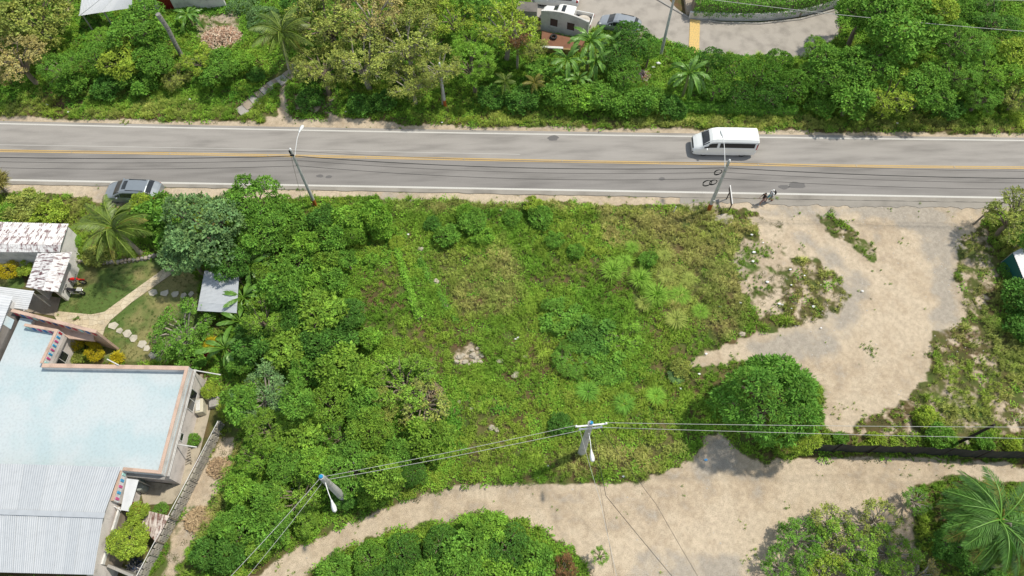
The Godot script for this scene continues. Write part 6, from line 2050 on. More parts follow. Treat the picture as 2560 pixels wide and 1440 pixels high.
# ------------------------------------------------------------------ poles, cables, fence
func rise(b: Vector3, py: float) -> float:      # how high above b the sight line through row py passes
	var lo := 0.0
	var hi := 14.0
	for k in 30:
		var m := (lo + hi) * 0.5
		var q := (b + Vector3(0, m, 0) - cam.position) * cam.basis
		if 720.0 + q.y / q.z * FOCAL > py: lo = m
		else: hi = m
	return (lo + hi) * 0.5

func pole(px: float, py: float, high: float, label: String, foot: float, thick := 0.17) -> Node3D:
	var b := on_land(px, py)
	var o := base("utility_pole", b)
	tag(o, label, "pole", "concrete utility poles")
	var sh := Shape.new()
	sh.tube(PackedVector3Array([Vector3(0, maxf(foot, -0.3), 0), Vector3(0, high, 0)]), PackedFloat32Array([thick * (1.0 - 0.4 * maxf(foot, 0.0) / high), thick * 0.6]), 8)
	put("shaft", sh.done(), M.pole_concrete, o)
	if foot > 0.0:
		sh = Shape.new()
		sh.tube(PackedVector3Array([Vector3(0, -0.3, 0), Vector3(0, foot, 0)]), PackedFloat32Array([thick * 1.03, thick * 1.01]), 8)
		put("painted_foot", sh.done(), M.foot_orange, o)
	sh = Shape.new()
	for k in 3: sh.lathe([[thick * 0.9 - k * 0.012, 0.0], [thick * 0.9 - k * 0.012, 0.05]], 12, Transform3D(Basis(), Vector3(0, high - 0.5 - k * 0.75, 0)))
	put("clamp", sh.done(), M.steel, o)
	sh = Shape.new()
	sh.lathe([[0.03, 0.0], [0.07, 0.04], [0.05, 0.08], [0.08, 0.12], [0.05, 0.17], [0.0, 0.19]], 10, Transform3D(Basis(), Vector3(0, high, 0)))
	put("insulator", sh.done(), M.lamp_white, o)
	return o

# a street lamp: curved arm and cobra head, reaching from the pole at height y to the point p
func lamp(o: Node3D, y: float, p: Vector3) -> void:
	var a := Vector3(0, y, 0)
	var e := p - o.position
	var sh := Shape.new()
	var d := (e - a)
	sh.tube(PackedVector3Array([a, a + d * 0.3 + Vector3(0, 0.15, 0), a + d * 0.7 + Vector3(0, 0.2, 0), e]), PackedFloat32Array([0.035, 0.03, 0.028, 0.025]), 7)
	var arm := put("lamp_arm", sh.done(), M.lamp_white, o)
	var n := Vector3(d.x, 0, d.z).normalized()
	var t := Transform3D(Basis(n, n.cross(Vector3.UP).normalized() * -1.0, Vector3.UP) * Basis.from_scale(Vector3(1, 1, 0.5)), e)
	t.basis = Basis(n.cross(Vector3.UP).normalized(), n, Vector3.UP) * Basis.from_scale(Vector3(1, 1, 0.55))
	sh = Shape.new()
	sh.lathe([[0.0, -0.08], [0.06, -0.05], [0.08, 0.1], [0.15, 0.35], [0.165, 0.55], [0.13, 0.72], [0.0, 0.8]], 14, t)
	put("lamp_head", sh.done(), M.lamp_white, arm)

func cable(label: String, p: Array, sag: float, r: float, m: Material, group: String) -> void:
	var pts := PackedVector3Array()
	var rad := PackedFloat32Array()
	for k in p.size() - 1:
		var a: Vector3 = p[k]
		var b: Vector3 = p[k + 1]
		for j in 25:
			if j == 0 and k > 0: continue
			var u := j / 24.0
			pts.append(a.lerp(b, u) - Vector3(0, sag * 4.0 * u * (1.0 - u), 0))
			rad.append(r)
	var sh := Shape.new()
	sh.tube(pts, rad, 5)
	tag(put("cable", sh.done(), m), label, "cable", group)

func make_poles() -> void:
	worn("pole_concrete", Color(0.60, 0.605, 0.60), 0.85, 0.9)
	mat("foot_orange", Color(0.46, 0.13, 0.03), 0.8, {"tex": FINE, "scale": 1.2})
	mat("insulator_blue", Color(0.02, 0.24, 0.50), 0.3)
	# --- along the road
	var b1 := on_land(789, 514)
	var h1 := rise(b1, 374)
	var p1 := pole(789, 514, h1, "concrete utility pole with an orange foot and a lamp over the road, left one", 0.95, 0.17)
	lamp(p1, h1 - 1.2, at(748, 330, h1 + 0.2))
	var b2 := on_land(1772, 524)
	var h2 := rise(b2, 402)
	var p2 := pole(1772, 524, h2, "concrete utility pole with an orange foot carrying cable coils beside the sign board", 0.95, 0.19)
	lamp(p2, h2 - 1.4, at(1808, 344, h2 + 0.2))
	# dark fittings near the top of the left pole
	var f := Shape.new()
	f.box(Vector3(0.35, 0.16, 0.1), Transform3D(Basis(), Vector3(0.0, h1 - 0.55, 0.16)), 0.03)
	f.lathe([[0.06, 0.0], [0.06, 0.4]], 8, Transform3D(Basis(), Vector3(-0.1, h1 - 0.4, 0.12)))
	put("fitting", f.done(), M.dark, p1)
	f = Shape.new()
	f.tube(PackedVector3Array([Vector3(-0.12, h1 - 0.6, 0.1), Vector3(-0.3, h1 - 2.0, 0.2), Vector3(-0.75, 0.3, 1.0)]), PackedFloat32Array([0.015, 0.015, 0.012]), 5)
	put("guy_wire", f.done(), M.bark, p1)
	f = Shape.new()
	f.box(Vector3(0.2, 0.3, 0.14), Transform3D(Basis(), Vector3(0.02, 1.5, 0.16)), 0.02)
	put("meter_box", f.done(), M.steel, p2)
	# coils of spare cable
	for k in 3:
		var q: Array = [[1768, 457, 4.6, 0.36], [1783, 455, 4.6, 0.30], [1795, 430, 5.9, 0.30]][k]
		var sh := Shape.new()
		for e in 3: sh.ring(q[3] + e * 0.02, 0.022, 24, 5, Transform3D(Basis.from_euler(Vector3(PI / 2, 0.1 * e, 0)), Vector3(0, 0, e * 0.03)))
		tag(put("cable_coil", sh.done(), M.cable_black, self, Transform3D(Basis(), at(q[0], q[1], q[2]))), ["left black cable coil hanging over the near lane", "black cable coil hanging nearer the pole", "upper black cable coil at the pole"][k], "cable coil", "cable coils")
	var g := "cables along the road"
	var far_l := on_land(-420, 492)
	var far_r := on_land(2960, 545)
	for q in [[0.35, 0.014, "top cable strung along the road poles", 0.5], [1.0, 0.032, "thick twisted cable bundle along the road poles", 0.75], [1.55, 0.016, "thin cable below the twisted bundle along the road", 0.8], [2.3, 0.018, "lowest cable strung along the road poles", 0.9]]:
		cable(q[2], [far_l + Vector3(0, h1 - q[0], 0), b1 + Vector3(0, h1 - q[0], -0.15), b2 + Vector3(0, h2 - q[0] * 1.1, -0.15), far_r + Vector3(0, h2 - q[0], 0)], q[3], q[1], M.cable_black, g)
	# --- beyond the road
	pole(1113, 266, 5.6, "utility pole with an orange foot in the shade of the olive trees", 0.9, 0.15)
	var sp := pole(1652, 137, 9.0, "tall grey pole standing at the side street's edge", -0.3, 0.17)
	cable("pale cable crossing over the side street to the right edge", [sp.position + Vector3(0.1, 7.4, 0), at(2640, 84, 6.5)], 0.35, 0.022, M.cable_grey, "cables over the side street")
	cable("pale cable along the top right edge", [sp.position + Vector3(0.1, 8.6, 0), at(2640, 4, 7.0)], 0.2, 0.018, M.cable_grey, "cables over the side street")
	# --- along the dirt track
	var b3 := on_land(1454, 1132)
	var h3 := rise(b3, 1058)
	var p3 := pole(1454, 1132, h3, "grey pole with two crossarms and a lamp in the lower part of the plot", -0.3, 0.32)
	var ca := Transform3D(Basis(Vector3.UP, 0.08), Vector3(0, h3 - 0.12, 0.1))
	var rw := []
	for k in 2:
		var arm := put("crossarm", box_mesh(Vector3([2.15, 1.6][k], 0.1, 0.1), 0.015), M.lamp_white, p3, ca.translated(Vector3(0.05, -0.5 * k, 0.06 * k)))
		for s in [-1.0, 1.0]:
			var sh := Shape.new()
			sh.lathe([[0.03, 0.0], [0.065, 0.04], [0.045, 0.08], [0.07, 0.12], [0.0, 0.16]], 9)
			put("insulator", sh.done(), M.lamp_white, arm, Transform3D(Basis(), Vector3(s * [1.0, 0.72][k], 0.05, 0)))
	put("cap", box_mesh(Vector3(0.22, 0.2, 0.22), 0.06), M.insulator_blue, p3, Transform3D(Basis(), Vector3(0.05, h3 + 0.1, 0)))
	lamp(p3, h3 - 1.7, at(1478, 1126, h3 - 1.5))
	var b4 := on_land(866, 1250)
	var h4 := rise(b4, 1192)
	var p4 := pole(866, 1250, h4, "grey pole with a drooping lamp in the lower left thicket", -0.3, 0.32)
	put("cap", box_mesh(Vector3(0.26, 0.2, 0.24), 0.06), M.insulator_blue, p4, Transform3D(Basis(), Vector3(0, h4 + 0.1, 0)))
	lamp(p4, h4 - 0.9, at(829, 1252, h4 - 0.8))
	g = "cables along the dirt track"
	var t3 := b3 + Vector3(0, h3, 0)
	var t4 := b4 + Vector3(0, h4, 0)
	cable("upper cable from the crossarm pole to the drooping lamp pole", [t3 + Vector3(-1.0, 0.05, 0.15), t4 + Vector3(0.1, 0, 0)], 0.25, 0.015, M.cable_grey, g)
	cable("lower twisted cable from the crossarm pole to the drooping lamp pole", [t3 + Vector3(-0.2, -1.0, 0.1), t4 + Vector3(0.2, -0.8, 0)], 0.3, 0.016, M.cable_grey, g)
	cable("cable from the drooping lamp pole to the bottom edge, upper one", [t4, at(520, 1500, 6.6)], 0.2, 0.018, M.cable_grey, g)
	cable("cable from the drooping lamp pole to the bottom edge, lower one", [t4 + Vector3(0, -0.8, 0), at(570, 1500, 6.0)], 0.2, 0.014, M.cable_grey, g)
	cable("upper cable from the crossarm pole to the right edge", [t3 + Vector3(1.05, 0.05, 0), at(2760, 1068, 6.9)], 0.25, 0.015, M.cable_grey, g)
	cable("cable meeting the mango tree on its way to the right edge", [t3 + Vector3(0.5, -0.6, 0.1), at(2760, 1100, 6.4)], 0.2, 0.015, M.cable_grey, g)
	cable("left cable from the crossarm pole down to the bottom edge", [t3 + Vector3(-0.7, -0.6, 0.2), at(1500, 1250, 6.0), at(1560, 1520, 6.0)], 0.1, 0.013, M.cable_grey, g)
	cable("middle dark cable from the crossarm pole over the track", [t3 + Vector3(0.3, -1.2, 0.3), at(1515, 1240, 5.4), at(1730, 1500, 5.6)], 0.1, 0.018, M.cable_black, g)
	cable("right dark cable from the crossarm pole over the track", [t3 + Vector3(0.7, -0.6, 0.2), at(1640, 1260, 5.9), at(1780, 1500, 6.0)], 0.1, 0.013, M.cable_black, g)
	cable("thin cable from the lamp arm over the track", [t3 + Vector3(0.2, -1.6, 0.3), at(1530, 1400, 5.2), at(1545, 1500, 5.2)], 0.1, 0.01, M.cable_black, g)
	# --- black wooden post and the shade net fence
	var wp := on_land(2395, 1107)
	var sh := Shape.new()
	sh.tube(PackedVector3Array([Vector3(0, -0.2, 0), Vector3(0.02, 2.2, 0), Vector3(0, rise(wp, 1062), 0)]), PackedFloat32Array([0.12, 0.11, 0.09]), 8)
	tag(put("wooden_post", sh.done(), mat("tarred_wood", Color(0.035, 0.03, 0.026), 0.85, {"tex": FINE, "scale": 1.5}), self, Transform3D(Basis(), wp)), "tall black wooden post above the shade net fence", "post")
	var o := base("shade_net_fence", at(2290, 1138))
	tag(o, "long black shade net fence along the dirt track at the right", "fence")
	var net := mat("shade_net", Color(0.028, 0.036, 0.038), 0.75, {"tex": FINE, "scale": 1.4})
	var fp := [[1990, 1127], [2080, 1129], [2170, 1132], [2260, 1134], [2350, 1139], [2440, 1144], [2530, 1146], [2620, 1146], [2710, 1146]]
	for k in fp.size() - 1:
		var a := on_land(fp[k][0], fp[k][1])
		var b := on_land(fp[k + 1][0], fp[k + 1][1])
		var nn := along(a, b).basis.z
		sh = Shape.new()
		var last := []
		for j in 13:
			var u := j / 12.0
			var col := []
			for i in 5:
				var v := i / 4.0
				var bulge := 0.03 * sin(u * 9.0 + k * 2.0 + v * 2.0) + 0.025 * sin(u * 17.0 + k)
				col.append(a.lerp(b, u) + Vector3(0, -0.05 + v * (2.0 - 0.10 * sin(PI * u) + 0.05 * sin(u * 14.0 + k)), 0) + nn * bulge - o.position)
			if last:
				for i in 4: sh.quad(last[i], col[i], col[i + 1], last[i + 1])
			last = col
		put("net_panel", sh.done(), net, o)
		sh = Shape.new()
		sh.rod(a + Vector3(0, -0.2, 0) - o.position, a + Vector3(0, 2.1, 0) - o.position, 0.045)
		put("post", sh.done(), M.tarred_wood, o)
	# --- the sign board, seen edge on
	var s0 := on_land(1822, 533)
	var hs := rise(s0 + Vector3(0.15, 0, -1.9), 466)
	o = base("sign_board", s0)
	tag(o, "weathered board sign on posts seen edge on beside the road", "sign")
	for k in 2:
		sh = Shape.new()
		sh.rod(Vector3(0.12 * k, -0.2, -1.5 * k - 0.2), Vector3(0.12 * k, hs - 0.1, -1.5 * k - 0.2), 0.05)
		put("post", sh.done(), M.dark, o)
	put("panel", box_mesh(Vector3(0.05, hs - 1.0, 2.0), 0.01), worn("board_brown", Color(0.20, 0.16, 0.14), 0.8, 1.0), o, Transform3D(Basis(Vector3.UP, -0.06), Vector3(0.0, 1.0 + (hs - 1.0) * 0.5, -1.0)))
	put("frame", box_mesh(Vector3(0.09, 0.06, 2.06), 0.01), M.white_paint, o, Transform3D(Basis(Vector3.UP, -0.06), Vector3(0.0, hs + 0.02, -1.0)))
	var mk := on_land(1683, 533)
	sh = Shape.new()
	sh.rod(Vector3(0, -0.1, 0), Vector3(0.1, 0.9, -0.1), 0.045)
	tag(put("marker_post", sh.done(), M.white_paint, self, Transform3D(Basis(), mk)), "short white marker post in the grass left of the coil pole", "post")
	# bare twiggy sapling beside the clearing
	var dp := on_land(2432, 562)
	o = base("bare_sapling", dp)
	tag(o, "bare leaning trunk beside the clearing at the right", "tree")
	sh = Shape.new()
	sh.tube(PackedVector3Array([Vector3(0, -0.1, 0), Vector3(0.6, 1.1, -0.4), Vector3(1.7, 2.4, -0.8)]), PackedFloat32Array([0.09, 0.07, 0.03]), 6)
	put("trunk", sh.done(), M.bark, o)
	for k in 7:
		sh = Shape.new()
		var a := Vector3(0.6, 1.1, -0.4).lerp(Vector3(1.7, 2.4, -0.8), k / 7.0)
		sh.rod(a, a + Vector3(R.randfn() * 0.6 - 0.2, 0.5 + R.randf() * 0.5, R.randfn() * 0.6), 0.02, 0.006, 5)
		put("branch", sh.done(), M.twig, o)
	# the dead palm trunk beyond the road
	var dt := on_land(456, 142)
	sh = Shape.new()
	sh.tube(PackedVector3Array([Vector3(0, -0.1, 0), Vector3(0.0, 1.5, 0), Vector3(0.05, 3.5, -0.1), Vector3(-0.1, rise(dt, 36), -0.05)]), PackedFloat32Array([0.20, 0.22, 0.21, 0.24]), 10)
	tag(put("dead_palm_trunk", sh.done(), mat("dead_wood", Color(0.36, 0.35, 0.33), 0.9, {"tex": noise_tex(91, 0.03, [[0.0, 0.5], [0.45, 0.85], [1.0, 1.0]], 256), "scale": 0.6}), self, Transform3D(Basis(), dt)), "grey headless palm trunk standing beside the banana plant", "palm trunk")

# ------------------------------------------------------------------ people
# Tapered bones joined with a smooth minimum on a grid, meshed as surface nets.
func figure(bones: Array, hues: Array, cell := 0.022) -> Shape:
	var lo := Vector3.ONE * 99
	var hi := -lo
	for b in bones:
		var r: float = maxf(b[2], b[3]) + 0.08
		for p in [b[0], b[1]]:
			lo = lo.min(p - Vector3.ONE * r)
			hi = hi.max(p + Vector3.ONE * r)
	var n := Vector3i(((hi - lo) / cell).ceil()) + Vector3i.ONE
	var field := PackedFloat32Array()
	field.resize(n.x * n.y * n.z)
	field.fill(1.0)
	var best := PackedFloat32Array()
	best.resize(field.size())
	best.fill(1.0)
	var which := PackedByteArray()
	which.resize(field.size())
	for b in bones:
		var a: Vector3 = b[0]
		var e: Vector3 = b[1]
		var r: float = maxf(b[2], b[3]) + 0.07
		var l := Vector3i(((a.min(e) - Vector3.ONE * r - lo) / cell).floor()).clamp(Vector3i.ZERO, n - Vector3i.ONE)
		var h := Vector3i(((a.max(e) + Vector3.ONE * r - lo) / cell).ceil()).clamp(Vector3i.ZERO, n - Vector3i.ONE)
		var d := e - a
		var dd := maxf(d.length_squared(), 1e-6)
		for z in range(l.z, h.z + 1):
			for y in range(l.y, h.y + 1):
				for x in range(l.x, h.x + 1):
					var p := lo + Vector3(x, y, z) * cell
					var u := clampf((p - a).dot(d) / dd, 0.0, 1.0)
					var s := (p - a - d * u).length() - lerpf(b[2], b[3], u)
					var k := (z * n.y + y) * n.x + x
					if s < best[k]:
						best[k] = s
						which[k] = b[4]
					var f := field[k]
					var m := maxf(0.03 - absf(f - s), 0.0) / 0.03
					field[k] = minf(f, s) - m * m * 0.03 * 0.25
	var sh := Shape.new()
	var id := {}
	for z in n.z - 1:
		for y in n.y - 1:
			for x in n.x - 1:
				var k := (z * n.y + y) * n.x + x
				var c := Vector3.ZERO
				var got := 0
				var f0 := field[k]
				var any := false
				for j in range(1, 8):
					var f1 := field[k + (j & 1) + (j >> 1 & 1) * n.x + (j >> 2) * n.x * n.y]
					if (f1 < 0.0) != (f0 < 0.0):
						any = true
						break
				if not any: continue
				for e in [[0, 1], [2, 3], [4, 5], [6, 7], [0, 2], [1, 3], [4, 6], [5, 7], [0, 4], [1, 5], [2, 6], [3, 7]]:
					var fa := field[k + (e[0] & 1) + (e[0] >> 1 & 1) * n.x + (e[0] >> 2) * n.x * n.y]
					var fb := field[k + (e[1] & 1) + (e[1] >> 1 & 1) * n.x + (e[1] >> 2) * n.x * n.y]
					if (fa < 0.0) != (fb < 0.0):
						var t := fa / (fa - fb)
						var pa := Vector3(e[0] & 1, e[0] >> 1 & 1, e[0] >> 2)
						var pb := Vector3(e[1] & 1, e[1] >> 1 & 1, e[1] >> 2)
						c += pa.lerp(pb, t)
						got += 1
				id[k] = sh.v.size()
				sh.v.append(lo + (Vector3(x, y, z) + c / got) * cell)
				sh.n.append(Vector3.ZERO)
				sh.c.append(hues[which[k]])
	var step := [1, n.x, n.x * n.y]
	for k in id.keys():
		for ax in 3:
			var u: int = step[(ax + 1) % 3]
			var w: int = step[(ax + 2) % 3]
			if k + step[ax] >= field.size(): continue
			var fa := field[k]
			var fb := field[k + step[ax]]
			if (fa < 0.0) == (fb < 0.0): continue
			if not (id.has(k - u) and id.has(k - w) and id.has(k - u - w)): continue
			var q := [id[k], id[k - u], id[k - u - w], id[k - w]]
			if fa >= 0.0: q.reverse()
			for e in [0, 2, 1, 0, 3, 2]: sh.i.append(q[e])
	for k in range(0, sh.i.size(), 3):
		var a := sh.i[k]
		var b := sh.i[k + 1]
		var c := sh.i[k + 2]
		var nn := (sh.v[c] - sh.v[a]).cross(sh.v[b] - sh.v[a])
		sh.n[a] += nn
		sh.n[b] += nn
		sh.n[c] += nn
	for k in sh.n.size(): sh.n[k] = sh.n[k].normalized()
	return sh

# hues: 0 skin, 1 shirt, 2 shorts, 3 hair or cap, 4 shoes
func walker(called: String, p: Vector3, turn: float, tall: float, hues: Array, stride: float, label: String) -> Node3D:
	var f := tall / 1.75
	var V := func(x: float, y: float, z: float) -> Vector3: return Vector3(x, y, z) * f
	var bones := []
	var add := func(a: Vector3, b: Vector3, ra: float, rb: float, h: int) -> void: bones.append([a, b, ra * f, rb * f, h])
	var hip: Vector3 = V.call(0, 0.95, 0)
	var chest: Vector3 = V.call(0.03, 1.28, 0)
	var neck: Vector3 = V.call(0.05, 1.46, 0)
	add.call(V.call(0, 0.93, -0.07), V.call(0, 0.93, 0.07), 0.115, 0.115, 2)
	add.call(hip, chest, 0.125, 0.135, 1)
	add.call(V.call(0.03, 1.36, -0.13), V.call(0.03, 1.36, 0.13), 0.085, 0.085, 1)
	add.call(chest, neck, 0.12, 0.07, 1)
	add.call(neck, V.call(0.07, 1.56, 0), 0.05, 0.05, 0)
	add.call(V.call(0.085, 1.60, 0), V.call(0.085, 1.645, 0), 0.082, 0.088, 0)
	add.call(V.call(0.07, 1.66, 0), V.call(0.06, 1.68, 0), 0.093, 0.09, 3)
	add.call(V.call(0.17, 1.61, 0), V.call(0.18, 1.60, 0), 0.016, 0.018, 0)
	for s in [-1.0, 1.0]:
		add.call(V.call(0.07, 1.61, 0.085 * s), V.call(0.065, 1.63, 0.09 * s), 0.016, 0.018, 0)
		var sw: float = s * stride
		var knee: Vector3 = V.call(0.10 + 0.20 * sw, 0.52, 0.085 * s)
		var ankle: Vector3 = V.call(-0.04 + 0.34 * sw, 0.10 + (0.06 if sw < 0 else 0.0), 0.085 * s)
		add.call(V.call(0.0, 0.90, 0.085 * s), knee.lerp(V.call(0, 0.9, 0.085 * s), 0.25), 0.095, 0.082, 2)
		add.call(knee.lerp(V.call(0, 0.9, 0.085 * s), 0.3), knee, 0.062, 0.056, 0)
		add.call(knee, ankle, 0.058, 0.038, 0)
		add.call(ankle + V.call(-0.03, -0.05, 0), ankle + V.call(0.15, -0.065, 0), 0.042, 0.035, 4)
		var sh: Vector3 = V.call(0.03, 1.37, 0.19 * s)
		var elbow: Vector3 = V.call(0.0 - 0.12 * sw, 1.09, 0.25 * s)
		var wrist: Vector3 = V.call(0.12 - 0.2 * sw, 0.88, 0.25 * s)
		add.call(sh, sh.lerp(elbow, 0.6), 0.058, 0.055, 1)
		add.call(sh.lerp(elbow, 0.55), elbow, 0.042, 0.038, 0)
		add.call(elbow, wrist, 0.038, 0.027, 0)
		add.call(wrist, wrist + (wrist - elbow).normalized() * 0.08 * f, 0.03, 0.03, 0)
	var shp := figure(bones, hues)
	for s in [-1.0, 1.0]:      # five fingers on each hand, a little curled
		var sw: float = s * stride
		var elbow: Vector3 = V.call(0.0 - 0.12 * sw, 1.09, 0.25 * s)
		var wrist: Vector3 = V.call(0.12 - 0.2 * sw, 0.88, 0.25 * s)
		var d := (wrist - elbow).normalized()
		var palm_end := wrist + d * 0.085 * f
		shp.tint = hues[0]
		for k in 4:
			var q: Vector3 = palm_end + Vector3(0.03 - 0.019 * k, 0, 0) * f
			var l: float = [0.065, 0.075, 0.07, 0.055][k] * f
			shp.tube(PackedVector3Array([q - d * 0.02 * f, q + d * l * 0.5, q + d * l + Vector3(0, 0, -0.018 * s) * f]), PackedFloat32Array([0.0095 * f, 0.009 * f, 0.007 * f]), 6)
		var th: Vector3 = wrist + d * 0.03 * f + Vector3(0.025, 0, -0.01 * s) * f
		shp.tube(PackedVector3Array([th, th + (d * 0.03 + Vector3(0.03, 0, -0.012 * s)) * f, th + (d * 0.06 + Vector3(0.035, 0, -0.018 * s)) * f]), PackedFloat32Array([0.011 * f, 0.01 * f, 0.008 * f]), 6)
	var o := base(called, p, turn)
	tag(o, label, "person", "two people walking by the road")
	put("body", shp.done(true), M.cloth, o)
	return o

func make_people() -> void:
	mat("cloth", Color(1, 1, 1), 0.8, {"vc": true})
	var skin := Color(0.30, 0.16, 0.10)
	var p := at(1921, 503) + Vector3(0, 0.02, 0)
	var t := heading(at(1921, 503), at(1890, 512))
	var o := walker("person", p, t, 1.76, [skin, Color(0.74, 0.75, 0.76), Color(0.10, 0.26, 0.33), Color(0.76, 0.76, 0.76), Color(0.20, 0.05, 0.05)], 0.8, "person in a white cap, white shirt and teal shorts walking beside the road")
	var brim := Shape.new()
	brim.prism(PackedVector2Array([Vector2(0.12, -0.07), Vector2(0.22, -0.05), Vector2(0.24, 0), Vector2(0.22, 0.05), Vector2(0.12, 0.07)]), 1.655, 1.665)
	put("cap_brim", brim.done(), M.white_paint, o)
	var bag := base("backpack", p, t)
	tag(bag, "black backpack on the person in the white cap", "backpack")
	put("pack", box_mesh(Vector3(0.2, 0.46, 0.32), 0.06), M.rubber, bag, Transform3D(Basis(), Vector3(-0.20, 1.22, 0)))
	put("pocket", box_mesh(Vector3(0.08, 0.22, 0.24), 0.03), M.rubber, bag, Transform3D(Basis(), Vector3(-0.33, 1.12, 0)))
	for s in [-1.0, 1.0]:
		var st := Shape.new()
		st.tube(PackedVector3Array([Vector3(-0.12, 1.40, 0.11 * s), Vector3(0.03, 1.46, 0.12 * s), Vector3(0.155, 1.36, 0.12 * s), Vector3(0.13, 1.12, 0.13 * s), Vector3(-0.10, 1.02, 0.13 * s)]), PackedFloat32Array([0.02, 0.02, 0.02, 0.02, 0.02]), 6)
		put("strap", st.done(), M.rubber, bag)
	walker("person", at(1903, 509) + Vector3(0, 0.02, 0), t + 0.15, 1.62, [Color(0.36, 0.20, 0.14), Color(0.03, 0.022, 0.022), Color(0.30, 0.18, 0.16), Color(0.03, 0.018, 0.012), Color(0.62, 0.60, 0.60)], -1.0, "person in a black top with dark hair striding ahead beside the road")

# ------------------------------------------------------------------ rocks, heaps and litter
func lump(s: int, rough: float) -> ArrayMesh:
	var r := RandomNumberGenerator.new()
	r.seed = s
	var src := SphereMesh.new()
	src.radial_segments = 9
	src.rings = 5
	src.radius = 1.0
	src.height = 1.6
	var a := src.get_mesh_arrays()
	var v: PackedVector3Array = a[Mesh.ARRAY_VERTEX]
	var f: PackedInt32Array = a[Mesh.ARRAY_INDEX]
	var moved := {}
	var sh := Shape.new()
	for k in v.size():
		var key := v[k].snapped(Vector3.ONE * 0.01)
		if not moved.has(key): moved[key] = v[k] * (1.0 + r.randf_range(-rough, rough)) + Vector3(r.randfn(), r.randfn(), r.randfn()) * rough * 0.15
		v[k] = moved[key]
	for k in range(0, f.size(), 3):
		if v[f[k]].distance_to(v[f[k + 1]]) > 1e-3 and v[f[k + 1]].distance_to(v[f[k + 2]]) > 1e-3 and v[f[k]].distance_to(v[f[k + 2]]) > 1e-3:
			sh.tri(v[f[k]], v[f[k + 2]], v[f[k + 1]])
	return sh.done()

